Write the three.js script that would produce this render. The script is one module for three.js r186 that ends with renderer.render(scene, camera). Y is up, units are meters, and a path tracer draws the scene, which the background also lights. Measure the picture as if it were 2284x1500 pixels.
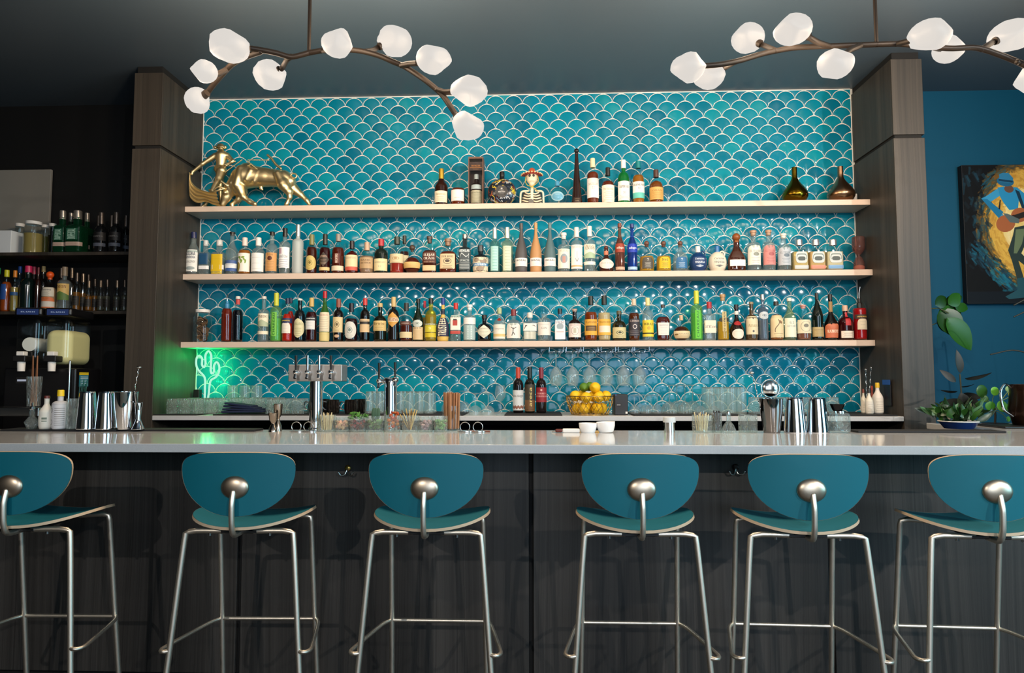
import * as THREE from 'three';
import { mergeGeometries, mergeVertices } from 'three/addons/utils/BufferGeometryUtils.js';
import { RoundedBoxGeometry } from 'three/addons/geometries/RoundedBoxGeometry.js';
import { MarchingCubes } from 'three/addons/objects/MarchingCubes.js';
import { RectAreaLightUniformsLib } from 'three/addons/lights/RectAreaLightUniformsLib.js';

// ---------------------------------------------------------------- camera, daylight, room lamps, exposure
const scene = new THREE.Scene();
scene.background = new THREE.Color(0x05070a);
const renderer = new THREE.WebGLRenderer({ antialias: true });
renderer.toneMapping = THREE.LinearToneMapping;
renderer.toneMappingExposure = 0.9;
renderer.shadowMap.enabled = true;
const FOCAL = 1500;
const camera = new THREE.PerspectiveCamera(2 * Math.atan(750 / FOCAL) * 180 / Math.PI, 2284 / 1500, 0.05, 60);
camera.position.set(0.1034, 1.305, 4.5154);
camera.rotation.set(0.0639, 0.0377, -0.0008, 'YXZ');
camera.updateMatrixWorld(true);

const NEON_CD = 0.045, BULB_CD = 1.15, DAY_NITS = 3.2, DOWNLIGHT_CD = 10;
RectAreaLightUniformsLib.init();
function addLight(l) { l.castShadow = true; scene.add(l); return l; }
// daylight: a shop window behind the camera; the right-wall window is added to tint the bar
const FRONT_Z = 7.6, X_LEFT = -4.6, X_RIGHT = 4.7;
const WINDOWS = [{ x: 1.6, y: 1.75, w: 3.2, h: 1.9 }], ADDED_SIDE_WINDOW = { z: 4.3, y: 1.75, w: 2.4, h: 1.9 };
for (const w of WINDOWS) {
  const l = new THREE.RectAreaLight(0xcfe6ff, DAY_NITS, w.w, w.h);
  l.position.set(w.x, w.y, FRONT_Z - 0.06); scene.add(l);
}
{ const w = ADDED_SIDE_WINDOW, l = new THREE.RectAreaLight(0x8fd6ee, DAY_NITS * 1.8, w.w, w.h); l.position.set(X_RIGHT - 0.06, w.y, w.z); l.rotation.y = Math.PI / 2; scene.add(l); }  // added cyan source, pulls the right end of the bar front towards teal
// ceiling spot lamps in the room behind the camera (their fittings are built with the room)
const SPOTS = [{ at: [4.15, 3.16, 5.5], to: [0.9, 1.6, 0.2], k: 3.6, angle: 0.55 }, { at: [-1.7, 2.9, 7.2], to: [-0.4, 1.0, 1.9], k: 2.1, angle: 0.62 }, { at: [2.5, 2.9, 7.2], to: [0.4, 1.0, 1.9], k: 2.6, angle: 0.62 }];
for (const s of SPOTS) {
  const l = new THREE.SpotLight(0xfff6ec, DOWNLIGHT_CD * s.k, 0, s.angle, 0.6, 2);
  l.position.set(...s.at); l.target.position.set(...s.to); l.shadow.radius = 1.5; scene.add(l.target); addLight(l);
}

// ---------------------------------------------------------------- measured room (metres)
const Y_CEIL = 3.2635, HALF = 2.225, COL_D = 0.5155, COL_W = 0.1816, SHELF_D = 0.2132;
const SHELF = { top: [2.413, 2.4487], mid: [1.961, 1.9987], low: [1.514, 1.5514] };
const BACK_TOP = 1.0898, BAR_TOP = 1.07, BAR_Z0 = 1.365, BAR_Z1 = 2.065, PANEL_Z = 1.77;

// ---------------------------------------------------------------- helpers
let seed = 12345;
function rnd() { seed = (seed * 1664525 + 1013904223) >>> 0; return seed / 4294967296; }
const rr = (a, b) => a + (b - a) * rnd();
const V = (x, y, z) => new THREE.Vector3(x, y, z);
const lerp = (a, b, t) => a + (b - a) * t, clamp = (x, a, b) => Math.max(a, Math.min(b, x));
const ORD = ['first', 'second', 'third', 'fourth', 'fifth', 'sixth', 'seventh', 'eighth', 'ninth', 'tenth'];
const smooth = (t) => { t = clamp(t, 0, 1); return t * t * (3 - 2 * t); };
function ray(px, py) { return V((px - 1142) / FOCAL, (750 - py) / FOCAL, -1).applyQuaternion(camera.quaternion); }
function pix(px, py, z) { const d = ray(px, py), t = (z - camera.position.z) / d.z; return camera.position.clone().addScaledVector(d, t); }
function onY(px, py, y) { const d = ray(px, py), t = (y - camera.position.y) / d.y; return camera.position.clone().addScaledVector(d, t); }
const taken = {};
function numbered(n) { const k = taken[n] = (taken[n] ?? -1) + 1; return k ? n + '_' + String(k).padStart(3, '0') : n; }
function mesh(name, geo, mat, parent) {
  const m = new THREE.Mesh(geo, mat); m.name = parent ? name : numbered(name); m.castShadow = m.receiveShadow = true; (parent || scene).add(m); return m;
}
function tag(o, label, category, group) { o.userData.label = label; o.userData.category = category; if (group) o.userData.group = group; return o; }
function thing(name, label, category, at = [0, 0, 0], turn = 0, group) {
  const g = new THREE.Group(); g.name = numbered(name); g.position.set(...at); g.rotation.y = turn; scene.add(g); return tag(g, label, category, group);
}
function single(name, geo, mat, label, category, at, group) { const m = mesh(name, geo, mat); if (at) m.position.set(...at); return tag(m, label, category, group); }
function struct(name, geo, mat, parent) { const m = mesh(name, geo, mat, parent); if (!parent) m.userData.kind = 'structure'; return m; }
function copyOf(o, at, label, group) {
  const base = o.name.replace(/_\d{3}$/, ''), c = o.clone(); c.name = numbered(base); c.position.set(...at); scene.add(c);
  c.userData = { ...o.userData }; if (label) c.userData.label = label; if (group) c.userData.group = group; return c;
}
function box(x0, x1, y0, y1, z0, z1) { const g = new THREE.BoxGeometry(x1 - x0, y1 - y0, z1 - z0); g.translate((x0 + x1) / 2, (y0 + y1) / 2, (z0 + z1) / 2); return uvMetres(g); }
function rbox(x0, x1, y0, y1, z0, z1, r = 0.004, s = 2) { const g = new RoundedBoxGeometry(x1 - x0, y1 - y0, z1 - z0, s, r); g.translate((x0 + x1) / 2, (y0 + y1) / 2, (z0 + z1) / 2); return uvMetres(g); }
function uvMetres(g) {
  const p = g.attributes.position, n = g.attributes.normal, uv = new Float32Array(p.count * 2);
  for (let i = 0; i < p.count; i++) {
    const ax = Math.abs(n.getX(i)), ay = Math.abs(n.getY(i)), az = Math.abs(n.getZ(i));
    if (az >= ax && az >= ay) uv.set([p.getX(i), p.getY(i)], i * 2); else if (ax >= ay) uv.set([p.getZ(i), p.getY(i)], i * 2); else uv.set([p.getX(i), p.getZ(i)], i * 2);
  }
  g.setAttribute('uv', new THREE.BufferAttribute(uv, 2)); return g;
}
const merge = (gs) => mergeGeometries(gs.map((g) => { const q = g.index ? g.toNonIndexed() : g; for (const k of Object.keys(q.attributes)) if (!['position', 'normal', 'uv'].includes(k)) q.deleteAttribute(k); return q; }));
function tube(pts, r, seg = 24, rs = 10, closed = false) {
  const c = new THREE.CatmullRomCurve3(pts.map((p) => Array.isArray(p) ? V(...p) : p), closed, 'catmullrom', 0.4);
  const g = new THREE.TubeGeometry(c, seg, r, rs, closed); if (closed) return g;
  const caps = [c.getPoint(0), c.getPoint(1)].map((p) => { const s = new THREE.SphereGeometry(r, rs, 6); s.translate(p.x, p.y, p.z); return s; });
  return merge([g, ...caps]);
}
function rod(a, b, r, rs = 10, r2 = r) {
  a = Array.isArray(a) ? V(...a) : a; b = Array.isArray(b) ? V(...b) : b;
  const d = b.clone().sub(a), g = new THREE.CylinderGeometry(r2, r, d.length(), rs);
  g.applyQuaternion(new THREE.Quaternion().setFromUnitVectors(V(0, 1, 0), d.clone().normalize())); const m = a.clone().add(b).multiplyScalar(0.5); g.translate(m.x, m.y, m.z); return g;
}
// surface of revolution of [radius, height] points; e: 1 = round section, <1 = boxy section; dz = depth / width
function revolve(pts, seg = 28, e = 1, dz = 1, flute = 0, nf = 0) {
  const pos = [], uv = [], idx = [], n = pts.length, top = pts[n - 1][1] || 1;
  const se = (v) => Math.sign(v) * Math.pow(Math.abs(v), e);
  for (let i = 0; i < n; i++) for (let j = 0; j <= seg; j++) {
    const a = j / seg * Math.PI * 2, f = 1 + flute * Math.cos(nf * a); // a = 0 faces +z
    pos.push(pts[i][0] * se(Math.sin(a)) * f, pts[i][1], pts[i][0] * dz * se(Math.cos(a)) * f); uv.push(j / seg, pts[i][1] / top);
  }
  for (let i = 0; i < n - 1; i++) { if (pts[i][0] === pts[i + 1][0] && pts[i][1] === pts[i + 1][1]) continue;
    for (let j = 0; j < seg; j++) { const a = i * (seg + 1) + j, b = a + seg + 1; idx.push(a, a + 1, b, b, a + 1, b + 1); } }
  const g = new THREE.BufferGeometry(); g.setAttribute('position', new THREE.Float32BufferAttribute(pos, 3)); g.setAttribute('uv', new THREE.Float32BufferAttribute(uv, 2)); g.setIndex(idx);
  g.computeVertexNormals(); const N = g.attributes.normal; // close the seam
  for (let i = 0; i < n; i++) { const a = i * (seg + 1), b = a + seg, v = V(N.getX(a) + N.getX(b), N.getY(a) + N.getY(b), N.getZ(a) + N.getZ(b)).normalize(); N.setXYZ(a, v.x, v.y, v.z); N.setXYZ(b, v.x, v.y, v.z); }
  return g;
}
const crease = (pts) => pts.flatMap((p, i) => p[2] ? [[p[0], p[1]], [p[0], p[1]]] : [[p[0], p[1]]]);
// smooth union of tapered capsules [ax,ay,az,ra, bx,by,bz,rb], meshed
function body(prims, cell, k = 0.02, squash = 1) {
  const lo = [1e9, 1e9, 1e9], hi = [-1e9, -1e9, -1e9];
  for (const p of prims) for (const o of [0, 4]) for (let i = 0; i < 3; i++) { lo[i] = Math.min(lo[i], p[o + i] - p[o + 3] - cell * 3 - k); hi[i] = Math.max(hi[i], p[o + i] + p[o + 3] + cell * 3 + k); }
  const size = Math.max(hi[0] - lo[0], hi[1] - lo[1], hi[2] - lo[2]), N = Math.ceil(size / cell) + 2, half = N * cell / 2;
  const c = [0, 1, 2].map((i) => (lo[i] + hi[i]) / 2);
  const mc = new MarchingCubes(N, new THREE.MeshBasicMaterial(), false, false, 400000); mc.isolation = 0; mc.field.fill(-1);
  for (let z = 1; z < N - 1; z++) { const pz = c[2] + (z - N / 2) * cell; if (pz < lo[2] || pz > hi[2]) continue;
    for (let y = 1; y < N - 1; y++) { const py = c[1] + (y - N / 2) * cell; if (py < lo[1] || py > hi[1]) continue;
      for (let x = 1; x < N - 1; x++) { const px = c[0] + (x - N / 2) * cell; let d = 1;
        for (const q of prims) {
          const bx = q[4] - q[0], by = q[5] - q[1], bz = q[6] - q[2], ax = px - q[0], ay = py - q[1], az = pz - q[2], L = bx * bx + by * by + bz * bz;
          const t = L > 0 ? clamp((ax * bx + ay * by + az * bz) / L, 0, 1) : 0;
          const e = Math.hypot(ax - t * bx, ay - t * by, (az - t * bz) * squash) - (q[3] + t * (q[7] - q[3]));
          const h = Math.max(k - Math.abs(d - e), 0) / k; d = Math.min(d, e) - h * h * k * 0.25;
        }
        mc.field[z * N * N + y * N + x] = -d; } } }
  mc.update();
  const g = new THREE.BufferGeometry(), P = new Float32Array(mc.count * 3);
  for (let i = 0; i < mc.count; i++) for (let j = 0; j < 3; j++) P[i * 3 + j] = mc.positionArray[i * 3 + j] * half + c[j];
  g.setAttribute('position', new THREE.BufferAttribute(P, 3)); const m = mergeVertices(g, 1e-5); m.computeVertexNormals(); return m;
}

// ---------------------------------------------------------------- materials
const std = (color, roughness = 0.6, metalness = 0, more = {}) => new THREE.MeshStandardMaterial({ color, roughness, metalness, ...more });
const phys = (o) => new THREE.MeshPhysicalMaterial(o);
function noiseTex(w, h, fn, srgb = true) {
  const d = new Uint8Array(w * h * 4); for (let y = 0; y < h; y++) for (let x = 0; x < w; x++) { const c = fn(x, y); d.set([c[0], c[1], c[2], 255], (y * w + x) * 4); }
  const t = new THREE.DataTexture(d, w, h); t.wrapS = t.wrapT = THREE.RepeatWrapping; t.magFilter = THREE.LinearFilter; t.minFilter = THREE.LinearFilter; if (srgb) t.colorSpace = THREE.SRGBColorSpace; t.needsUpdate = true; return t;
}
// upright wood grain; fine streaks whose strength wanders along the board
function grain(base, spread, w = 512, h = 512) {
  const col = []; let v = 0; for (let x = 0; x < w; x++) { v = v * 0.55 + (rnd() - 0.5); col.push(v); }
  const wide = []; let u = 0; for (let x = 0; x < w; x++) { u = u * 0.97 + (rnd() - 0.5) * 0.4; wide.push(u); }
  const wave = []; for (let i = 0; i < 12; i++) wave.push([rr(0, w), rr(0.5, 2), rr(0, 6.28)]);
  const f = (x, y) => { const sh = Math.round(3 * Math.sin(y / h * 6.283 + x * 0.01)); const xx = (x + sh + w) % w; return col[xx] * (0.65 + 0.35 * Math.sin(y / h * 12.566 + wave[xx % 12][2])) + wide[xx] * 0.8; };
  const map = noiseTex(w, h, (x, y) => { const k = 1 + spread * f(x, y); return base.map((b) => clamp(b * k, 0, 255)); });
  const bump = noiseTex(w, h, (x, y) => { const k = clamp(128 + 70 * f(x, y), 0, 255); return [k, k, k]; }, false);
  return { map, bump };
}
const GR_DARK = grain([54, 49, 43], 0.22), GR_BAR = grain([46, 44, 42], 0.34), GR_MAPLE = grain([212, 192, 175], 0.03);
GR_DARK.map.repeat.set(1.6, 0.9); GR_DARK.bump.repeat.set(1.6, 0.9); GR_BAR.map.repeat.set(1.1, 0.7); GR_BAR.bump.repeat.set(1.1, 0.7); GR_MAPLE.map.repeat.set(0.7, 6); GR_MAPLE.map.rotation = Math.PI / 2;
const speck = noiseTex(256, 256, () => { const k = 196 + (rnd() < 0.06 ? rr(-14, 12) : rr(-4, 4)); return [k * 0.97, k * 0.985, k]; }); speck.repeat.set(2, 2);
const roller = noiseTex(256, 256, () => { const k = rr(100, 156); return [k, k, k]; }, false); roller.repeat.set(6, 6);
// starburst cuts pressed into the rocks glasses
const starCut = noiseTex(384, 128, (x, y) => { const u = (x % 64) / 64 - 0.5, v = (y / 128 - 0.5) * 1.6, a = Math.atan2(v, u), r = Math.hypot(u, v); const k = clamp(128 + 120 * Math.cos(a * 12) * clamp(r * 5, 0, 1), 0, 255); return [k, k, k]; }, false);
const M = {
  darkWood: std(0xffffff, 0.5, 0, { map: GR_DARK.map, bumpMap: GR_DARK.bump, bumpScale: 0.0006 }),
  barWood: std(0xffffff, 0.5, 0, { map: GR_BAR.map, bumpMap: GR_BAR.bump, bumpScale: 0.0006 }),
  maple: std(0xffffff, 0.45, 0, { map: GR_MAPLE.map }),
  quartz: phys({ color: 0xffffff, map: speck, roughness: 0.13, clearcoat: 0.3, clearcoatRoughness: 0.05 }),
  quartzBack: phys({ color: 0xffffff, map: speck, roughness: 0.3 }),
  ceiling: std(0x475562, 0.36, 0, { bumpMap: roller, bumpScale: 0.0003 }),
  teal: phys({ color: 0x014c68, roughness: 0.65, specularIntensity: 0.5, bumpMap: roller, bumpScale: 0.0003 }),
  blackWall: std(0x060708, 0.7), floor: std(0x2c2622, 0.5), plaster: std(0xb9b4aa, 0.8),
  grout: std(0xd8dcd8, 0.85), black: std(0x0b0b0c, 0.45), rubber: std(0x14161a, 0.75), gap: std(0x060606, 0.8),
  steel: std(0xd8d8d6, 0.14, 1), brushed: std(0xcdbda8, 0.36, 1), nickel: std(0xf0e6d6, 0.42, 1), chrome: std(0xe8e8ea, 0.05, 1), gold: std(0xe6d2a2, 0.4, 1), brass: std(0xc9a45a, 0.25, 1),
  bronze: std(0x241d18, 0.42, 0.5), white: std(0xe6e4df, 0.5), paper: std(0xe9e4d6, 0.7), cork: std(0xb98f62, 0.8), plastic: std(0x111113, 0.3),
  clear: phys({ color: 0xf8fcfb, transmission: 1, thickness: 0, roughness: 0.02, ior: 1.5 }),
  stemware: phys({ color: 0xf2f8f8, transmission: 0.92, thickness: 0, roughness: 0.02, ior: 1.55 }),
  bottleClear: phys({ color: 0xdfe9e8, transmission: 0.89, thickness: 0, roughness: 0.03, ior: 1.54 }),
  cut: phys({ color: 0xeef6f4, transmission: 0.9, thickness: 0, roughness: 0.03, ior: 1.6, bumpMap: starCut, bumpScale: 0.004 }),
  plainCut: phys({ color: 0xeef6f4, transmission: 0.9, thickness: 0, roughness: 0.03, ior: 1.56 }),
  tealSeat: phys({ color: 0x026373, roughness: 0.55, specularIntensity: 0.7 }), ply: std(0xc6b094, 0.55), citrus: std(0xf0c21a, 0.5), lime: std(0x5c8a1e, 0.5),
};
const matCache = {};
const dark = (c) => matCache['d' + c] ??= phys({ color: c, roughness: 0.07, clearcoat: 0.4, clearcoatRoughness: 0.03 });
const tint = (c) => matCache['t' + c] ??= phys({ color: c, transmission: 0.9, thickness: 0, roughness: 0.03, ior: 1.5 });
const liquor = (c) => matCache['l' + c] ??= phys({ color: c, transmission: 0.32, thickness: 0, roughness: 0.05, ior: 1.36 });
const matte = (c, r = 0.5) => matCache['m' + c + r] ??= std(c, r);
const foil = (c) => matCache['f' + c] ??= std(c, 0.3, 0.75);

// printed labels share two picture sheets
const SHEETS = [];
function print(draw) {
  const CELL = 128, PER = 16; let s = SHEETS[SHEETS.length - 1];
  if (!s || s.n >= 128) { const cv = document.createElement('canvas'); cv.width = 2048; cv.height = 1024; const tex = new THREE.CanvasTexture(cv); tex.colorSpace = THREE.SRGBColorSpace; tex.magFilter = THREE.LinearFilter; tex.minFilter = THREE.LinearFilter; s = { cv, c: cv.getContext('2d'), n: 0, mat: std(0xffffff, 0.55, 0, { map: tex }) }; SHEETS.push(s); }
  const cx = s.n % PER, cy = Math.floor(s.n / PER); s.n++; const c = s.c; c.save(); c.beginPath(); c.rect(cx * CELL, cy * CELL, CELL, CELL); c.clip(); c.translate(cx * CELL, cy * CELL); draw(c); c.restore();
  const e = 2; return { mat: s.mat, u0: (cx * CELL + e) / 2048, u1: ((cx + 1) * CELL - e) / 2048, v0: 1 - ((cy + 1) * CELL - e) / 1024, v1: 1 - (cy * CELL + e) / 1024 };
}
// bg colour, lines of [text, y 0..1, size px, colour, bold/serif], extra drawing
function printLabel(bg, lines = [], extra) {
  return print((c) => {
    c.fillStyle = bg; c.fillRect(0, 0, 128, 128); if (extra) extra(c);
    for (const [t, y, s, col = '#222', font = 'sans-serif'] of lines) { c.fillStyle = col; c.textAlign = 'center'; c.textBaseline = 'middle'; c.font = `${font.includes('bold') ? 'bold ' : ''}${s}px ${font.replace('bold ', '')}`;
      const w = c.measureText(t).width; c.save(); c.translate(64, y * 128); if (w > 84) c.scale(84 / w, 1); c.fillText(t, 0, 0); c.restore(); }
  });
}
const fine = (c, y0, y1, col, n = 4, w = 70) => { c.fillStyle = col; for (let i = 0; i < n; i++) c.fillRect(64 - w / 2 + (i % 2) * 6, lerp(y0, y1, n > 1 ? i / (n - 1) : 0) * 128, w - (i % 2) * 12, 2); };
// a patch of print laid over surface at(angle, height): shapes rect, oval, diamond, arch, leaf
function patch(at, half, y0, y1, shape, P) {
  const pos = [], uv = [], idx = []; const put = (s, t) => { const p = at(s * half, lerp(y0, y1, (t + 1) / 2)); pos.push(...p); uv.push(lerp(P.u0, P.u1, (s + 1) / 2), lerp(P.v0, P.v1, (t + 1) / 2)); };
  if (shape === 'rect') { const nx = 10, ny = 6; for (let j = 0; j <= ny; j++) for (let i = 0; i <= nx; i++) put(i / nx * 2 - 1, j / ny * 2 - 1); for (let j = 0; j < ny; j++) for (let i = 0; i < nx; i++) { const a = j * (nx + 1) + i; idx.push(a, a + 1, a + nx + 1, a + 1, a + nx + 2, a + nx + 1); } }
  else {
    const n = 32, R = 6, edge = (k) => { const a = k / n * Math.PI * 2, s = Math.sin(a), c = Math.cos(a); if (shape === 'diamond') { const q = Math.abs(s) + Math.abs(c); return [s / q, c / q]; } if (shape === 'arch') { return c > 0 ? [Math.sign(s) * Math.pow(Math.abs(s), 0.45), c] : [clamp(s * 1.5, -1, 1), clamp(c * 1.5, -1, 1)]; } if (shape === 'leaf') { return [Math.sign(s) * Math.pow(Math.abs(s), 1.4), c]; } return [s, c]; };
    put(0, 0); for (let r = 1; r <= R; r++) for (let k = 0; k < n; k++) { const [s, t] = edge(k); put(s * r / R, t * r / R); }
    for (let k = 0; k < n; k++) { const k2 = (k + 1) % n; idx.push(0, 1 + k2, 1 + k); for (let r = 1; r < R; r++) { const a = 1 + (r - 1) * n, b = a + n; idx.push(a + k, a + k2, b + k, a + k2, b + k2, b + k); } }
  }
  const g = new THREE.BufferGeometry(); g.setAttribute('position', new THREE.Float32BufferAttribute(pos, 3)); g.setAttribute('uv', new THREE.Float32BufferAttribute(uv, 2)); g.setIndex(idx); g.computeVertexNormals(); return g;
}

// ---------------------------------------------------------------- room shell
const BACK_Z = -0.06;
struct('floor', box(X_LEFT - 0.2, X_RIGHT + 0.2, -0.1, 0, BACK_Z - 0.2, FRONT_Z + 0.2), M.floor);
struct('ceiling', box(X_LEFT - 0.2, X_RIGHT + 0.2, Y_CEIL, Y_CEIL + 0.12, BACK_Z - 0.2, FRONT_Z + 0.2), M.ceiling);
struct('wall_left', box(X_LEFT - 0.2, X_LEFT, 0, Y_CEIL, BACK_Z, FRONT_Z), M.blackWall);
{ const w = ADDED_SIDE_WINDOW, a = w.z - w.w / 2, b = w.z + w.w / 2; // right wall, opened for the added window that throws cyan on the bar
  struct('wall_right', merge([box(X_RIGHT, X_RIGHT + 0.2, 0, 0.8, BACK_Z, FRONT_Z), box(X_RIGHT, X_RIGHT + 0.2, 2.7, Y_CEIL, BACK_Z, FRONT_Z), box(X_RIGHT, X_RIGHT + 0.2, 0.8, 2.7, BACK_Z, a), box(X_RIGHT, X_RIGHT + 0.2, 0.8, 2.7, b, FRONT_Z)]), M.teal);
  const g = new THREE.Group(); g.name = 'window_2'; g.userData.kind = 'structure'; scene.add(g);
  mesh('window_pane', box(X_RIGHT + 0.08, X_RIGHT + 0.1, 0.8, 2.7, a, b), std(0xffffff, 0.2, 0, { emissive: 0x8fd6ee, emissiveIntensity: 1.2 }), g);  // glowing face of the added side window
  const f = []; for (let k = 0; k <= 2; k++) { const z = lerp(a, b, k / 2); f.push(box(X_RIGHT + 0.03, X_RIGHT + 0.079, 0.8, 2.7, z - 0.025, z + 0.025)); } mesh('window_frame', merge(f), M.black, g);
}
struct('wall_back', box(HALF + 0.02, X_RIGHT + 0.2, 0, Y_CEIL, BACK_Z - 0.2, BACK_Z), M.teal);
struct('wall_back_left', box(X_LEFT - 0.2, -HALF - 0.02, 0, Y_CEIL, BACK_Z - 0.2, BACK_Z), M.blackWall);
{ // wall behind the camera with its two window openings
  const gs = [box(X_LEFT - 0.2, X_RIGHT + 0.2, 0, 0.8, FRONT_Z, FRONT_Z + 0.2), box(X_LEFT - 0.2, X_RIGHT + 0.2, 2.7, Y_CEIL, FRONT_Z, FRONT_Z + 0.2)];
  const e = WINDOWS.flatMap((w) => [w.x - w.w / 2, w.x + w.w / 2]); const xs = [X_LEFT - 0.2, ...e, X_RIGHT + 0.2];
  for (let i = 0; i < xs.length; i += 2) gs.push(box(xs[i], xs[i + 1], 0.8, 2.7, FRONT_Z, FRONT_Z + 0.2));
  struct('wall_front', merge(gs), M.plaster);
  WINDOWS.forEach((w, i) => {
    const g = new THREE.Group(); g.name = 'window_' + (i + 1); g.userData.kind = 'structure'; scene.add(g);
    mesh('window_pane', box(w.x - w.w / 2, w.x + w.w / 2, 0.8, 2.7, FRONT_Z + 0.08, FRONT_Z + 0.1), std(0xffffff, 0.2, 0, { emissive: 0xcfe6ff, emissiveIntensity: 1.2 }), g);
    const f = []; for (let k = 0; k <= 3; k++) { const x = lerp(w.x - w.w / 2, w.x + w.w / 2, k / 3); f.push(box(x - 0.025, x + 0.025, 0.8, 2.7, FRONT_Z + 0.03, FRONT_Z + 0.079)); }
    f.push(box(w.x - w.w / 2, w.x + w.w / 2, 2.2, 2.24, FRONT_Z + 0.03, FRONT_Z + 0.079)); mesh('window_frame', merge(f), M.black, g);
  });
}
SPOTS.forEach((s, i) => { // ceiling spot fittings
  const g = thing('ceiling_spot', ['black ceiling spot lamp aimed at the bottle shelves', 'black ceiling spot lamp aimed at the bar front from the dark wall side', 'black ceiling spot lamp aimed at the bar front from the teal wall side'][i], 'lamp', [s.at[0], s.at[1], s.at[2]]);
  const d = V(...s.to).sub(V(...s.at)).normalize();
  const hood = revolve([[0.05, 0], [0.05, 0.12], [0.015, 0.14], [0.0, 0.14]], 20); hood.translate(0, -0.05, 0); hood.applyQuaternion(new THREE.Quaternion().setFromUnitVectors(V(0, 1, 0), d.clone().negate())); mesh('hood', hood, M.black, g);
  const face = new THREE.CircleGeometry(0.045, 20); face.rotateX(Math.PI / 2); face.translate(0, 0.02, 0); face.applyQuaternion(new THREE.Quaternion().setFromUnitVectors(V(0, 1, 0), d.clone().negate())); mesh('lamp_face', face, std(0xffffff, 0.3, 0, { emissive: 0xfff1df, emissiveIntensity: 2 }), g);
  mesh('stalk', rod([0, 0.05, 0], [0, Y_CEIL - s.at[1], 0], 0.012), M.black, g);
});

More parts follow.
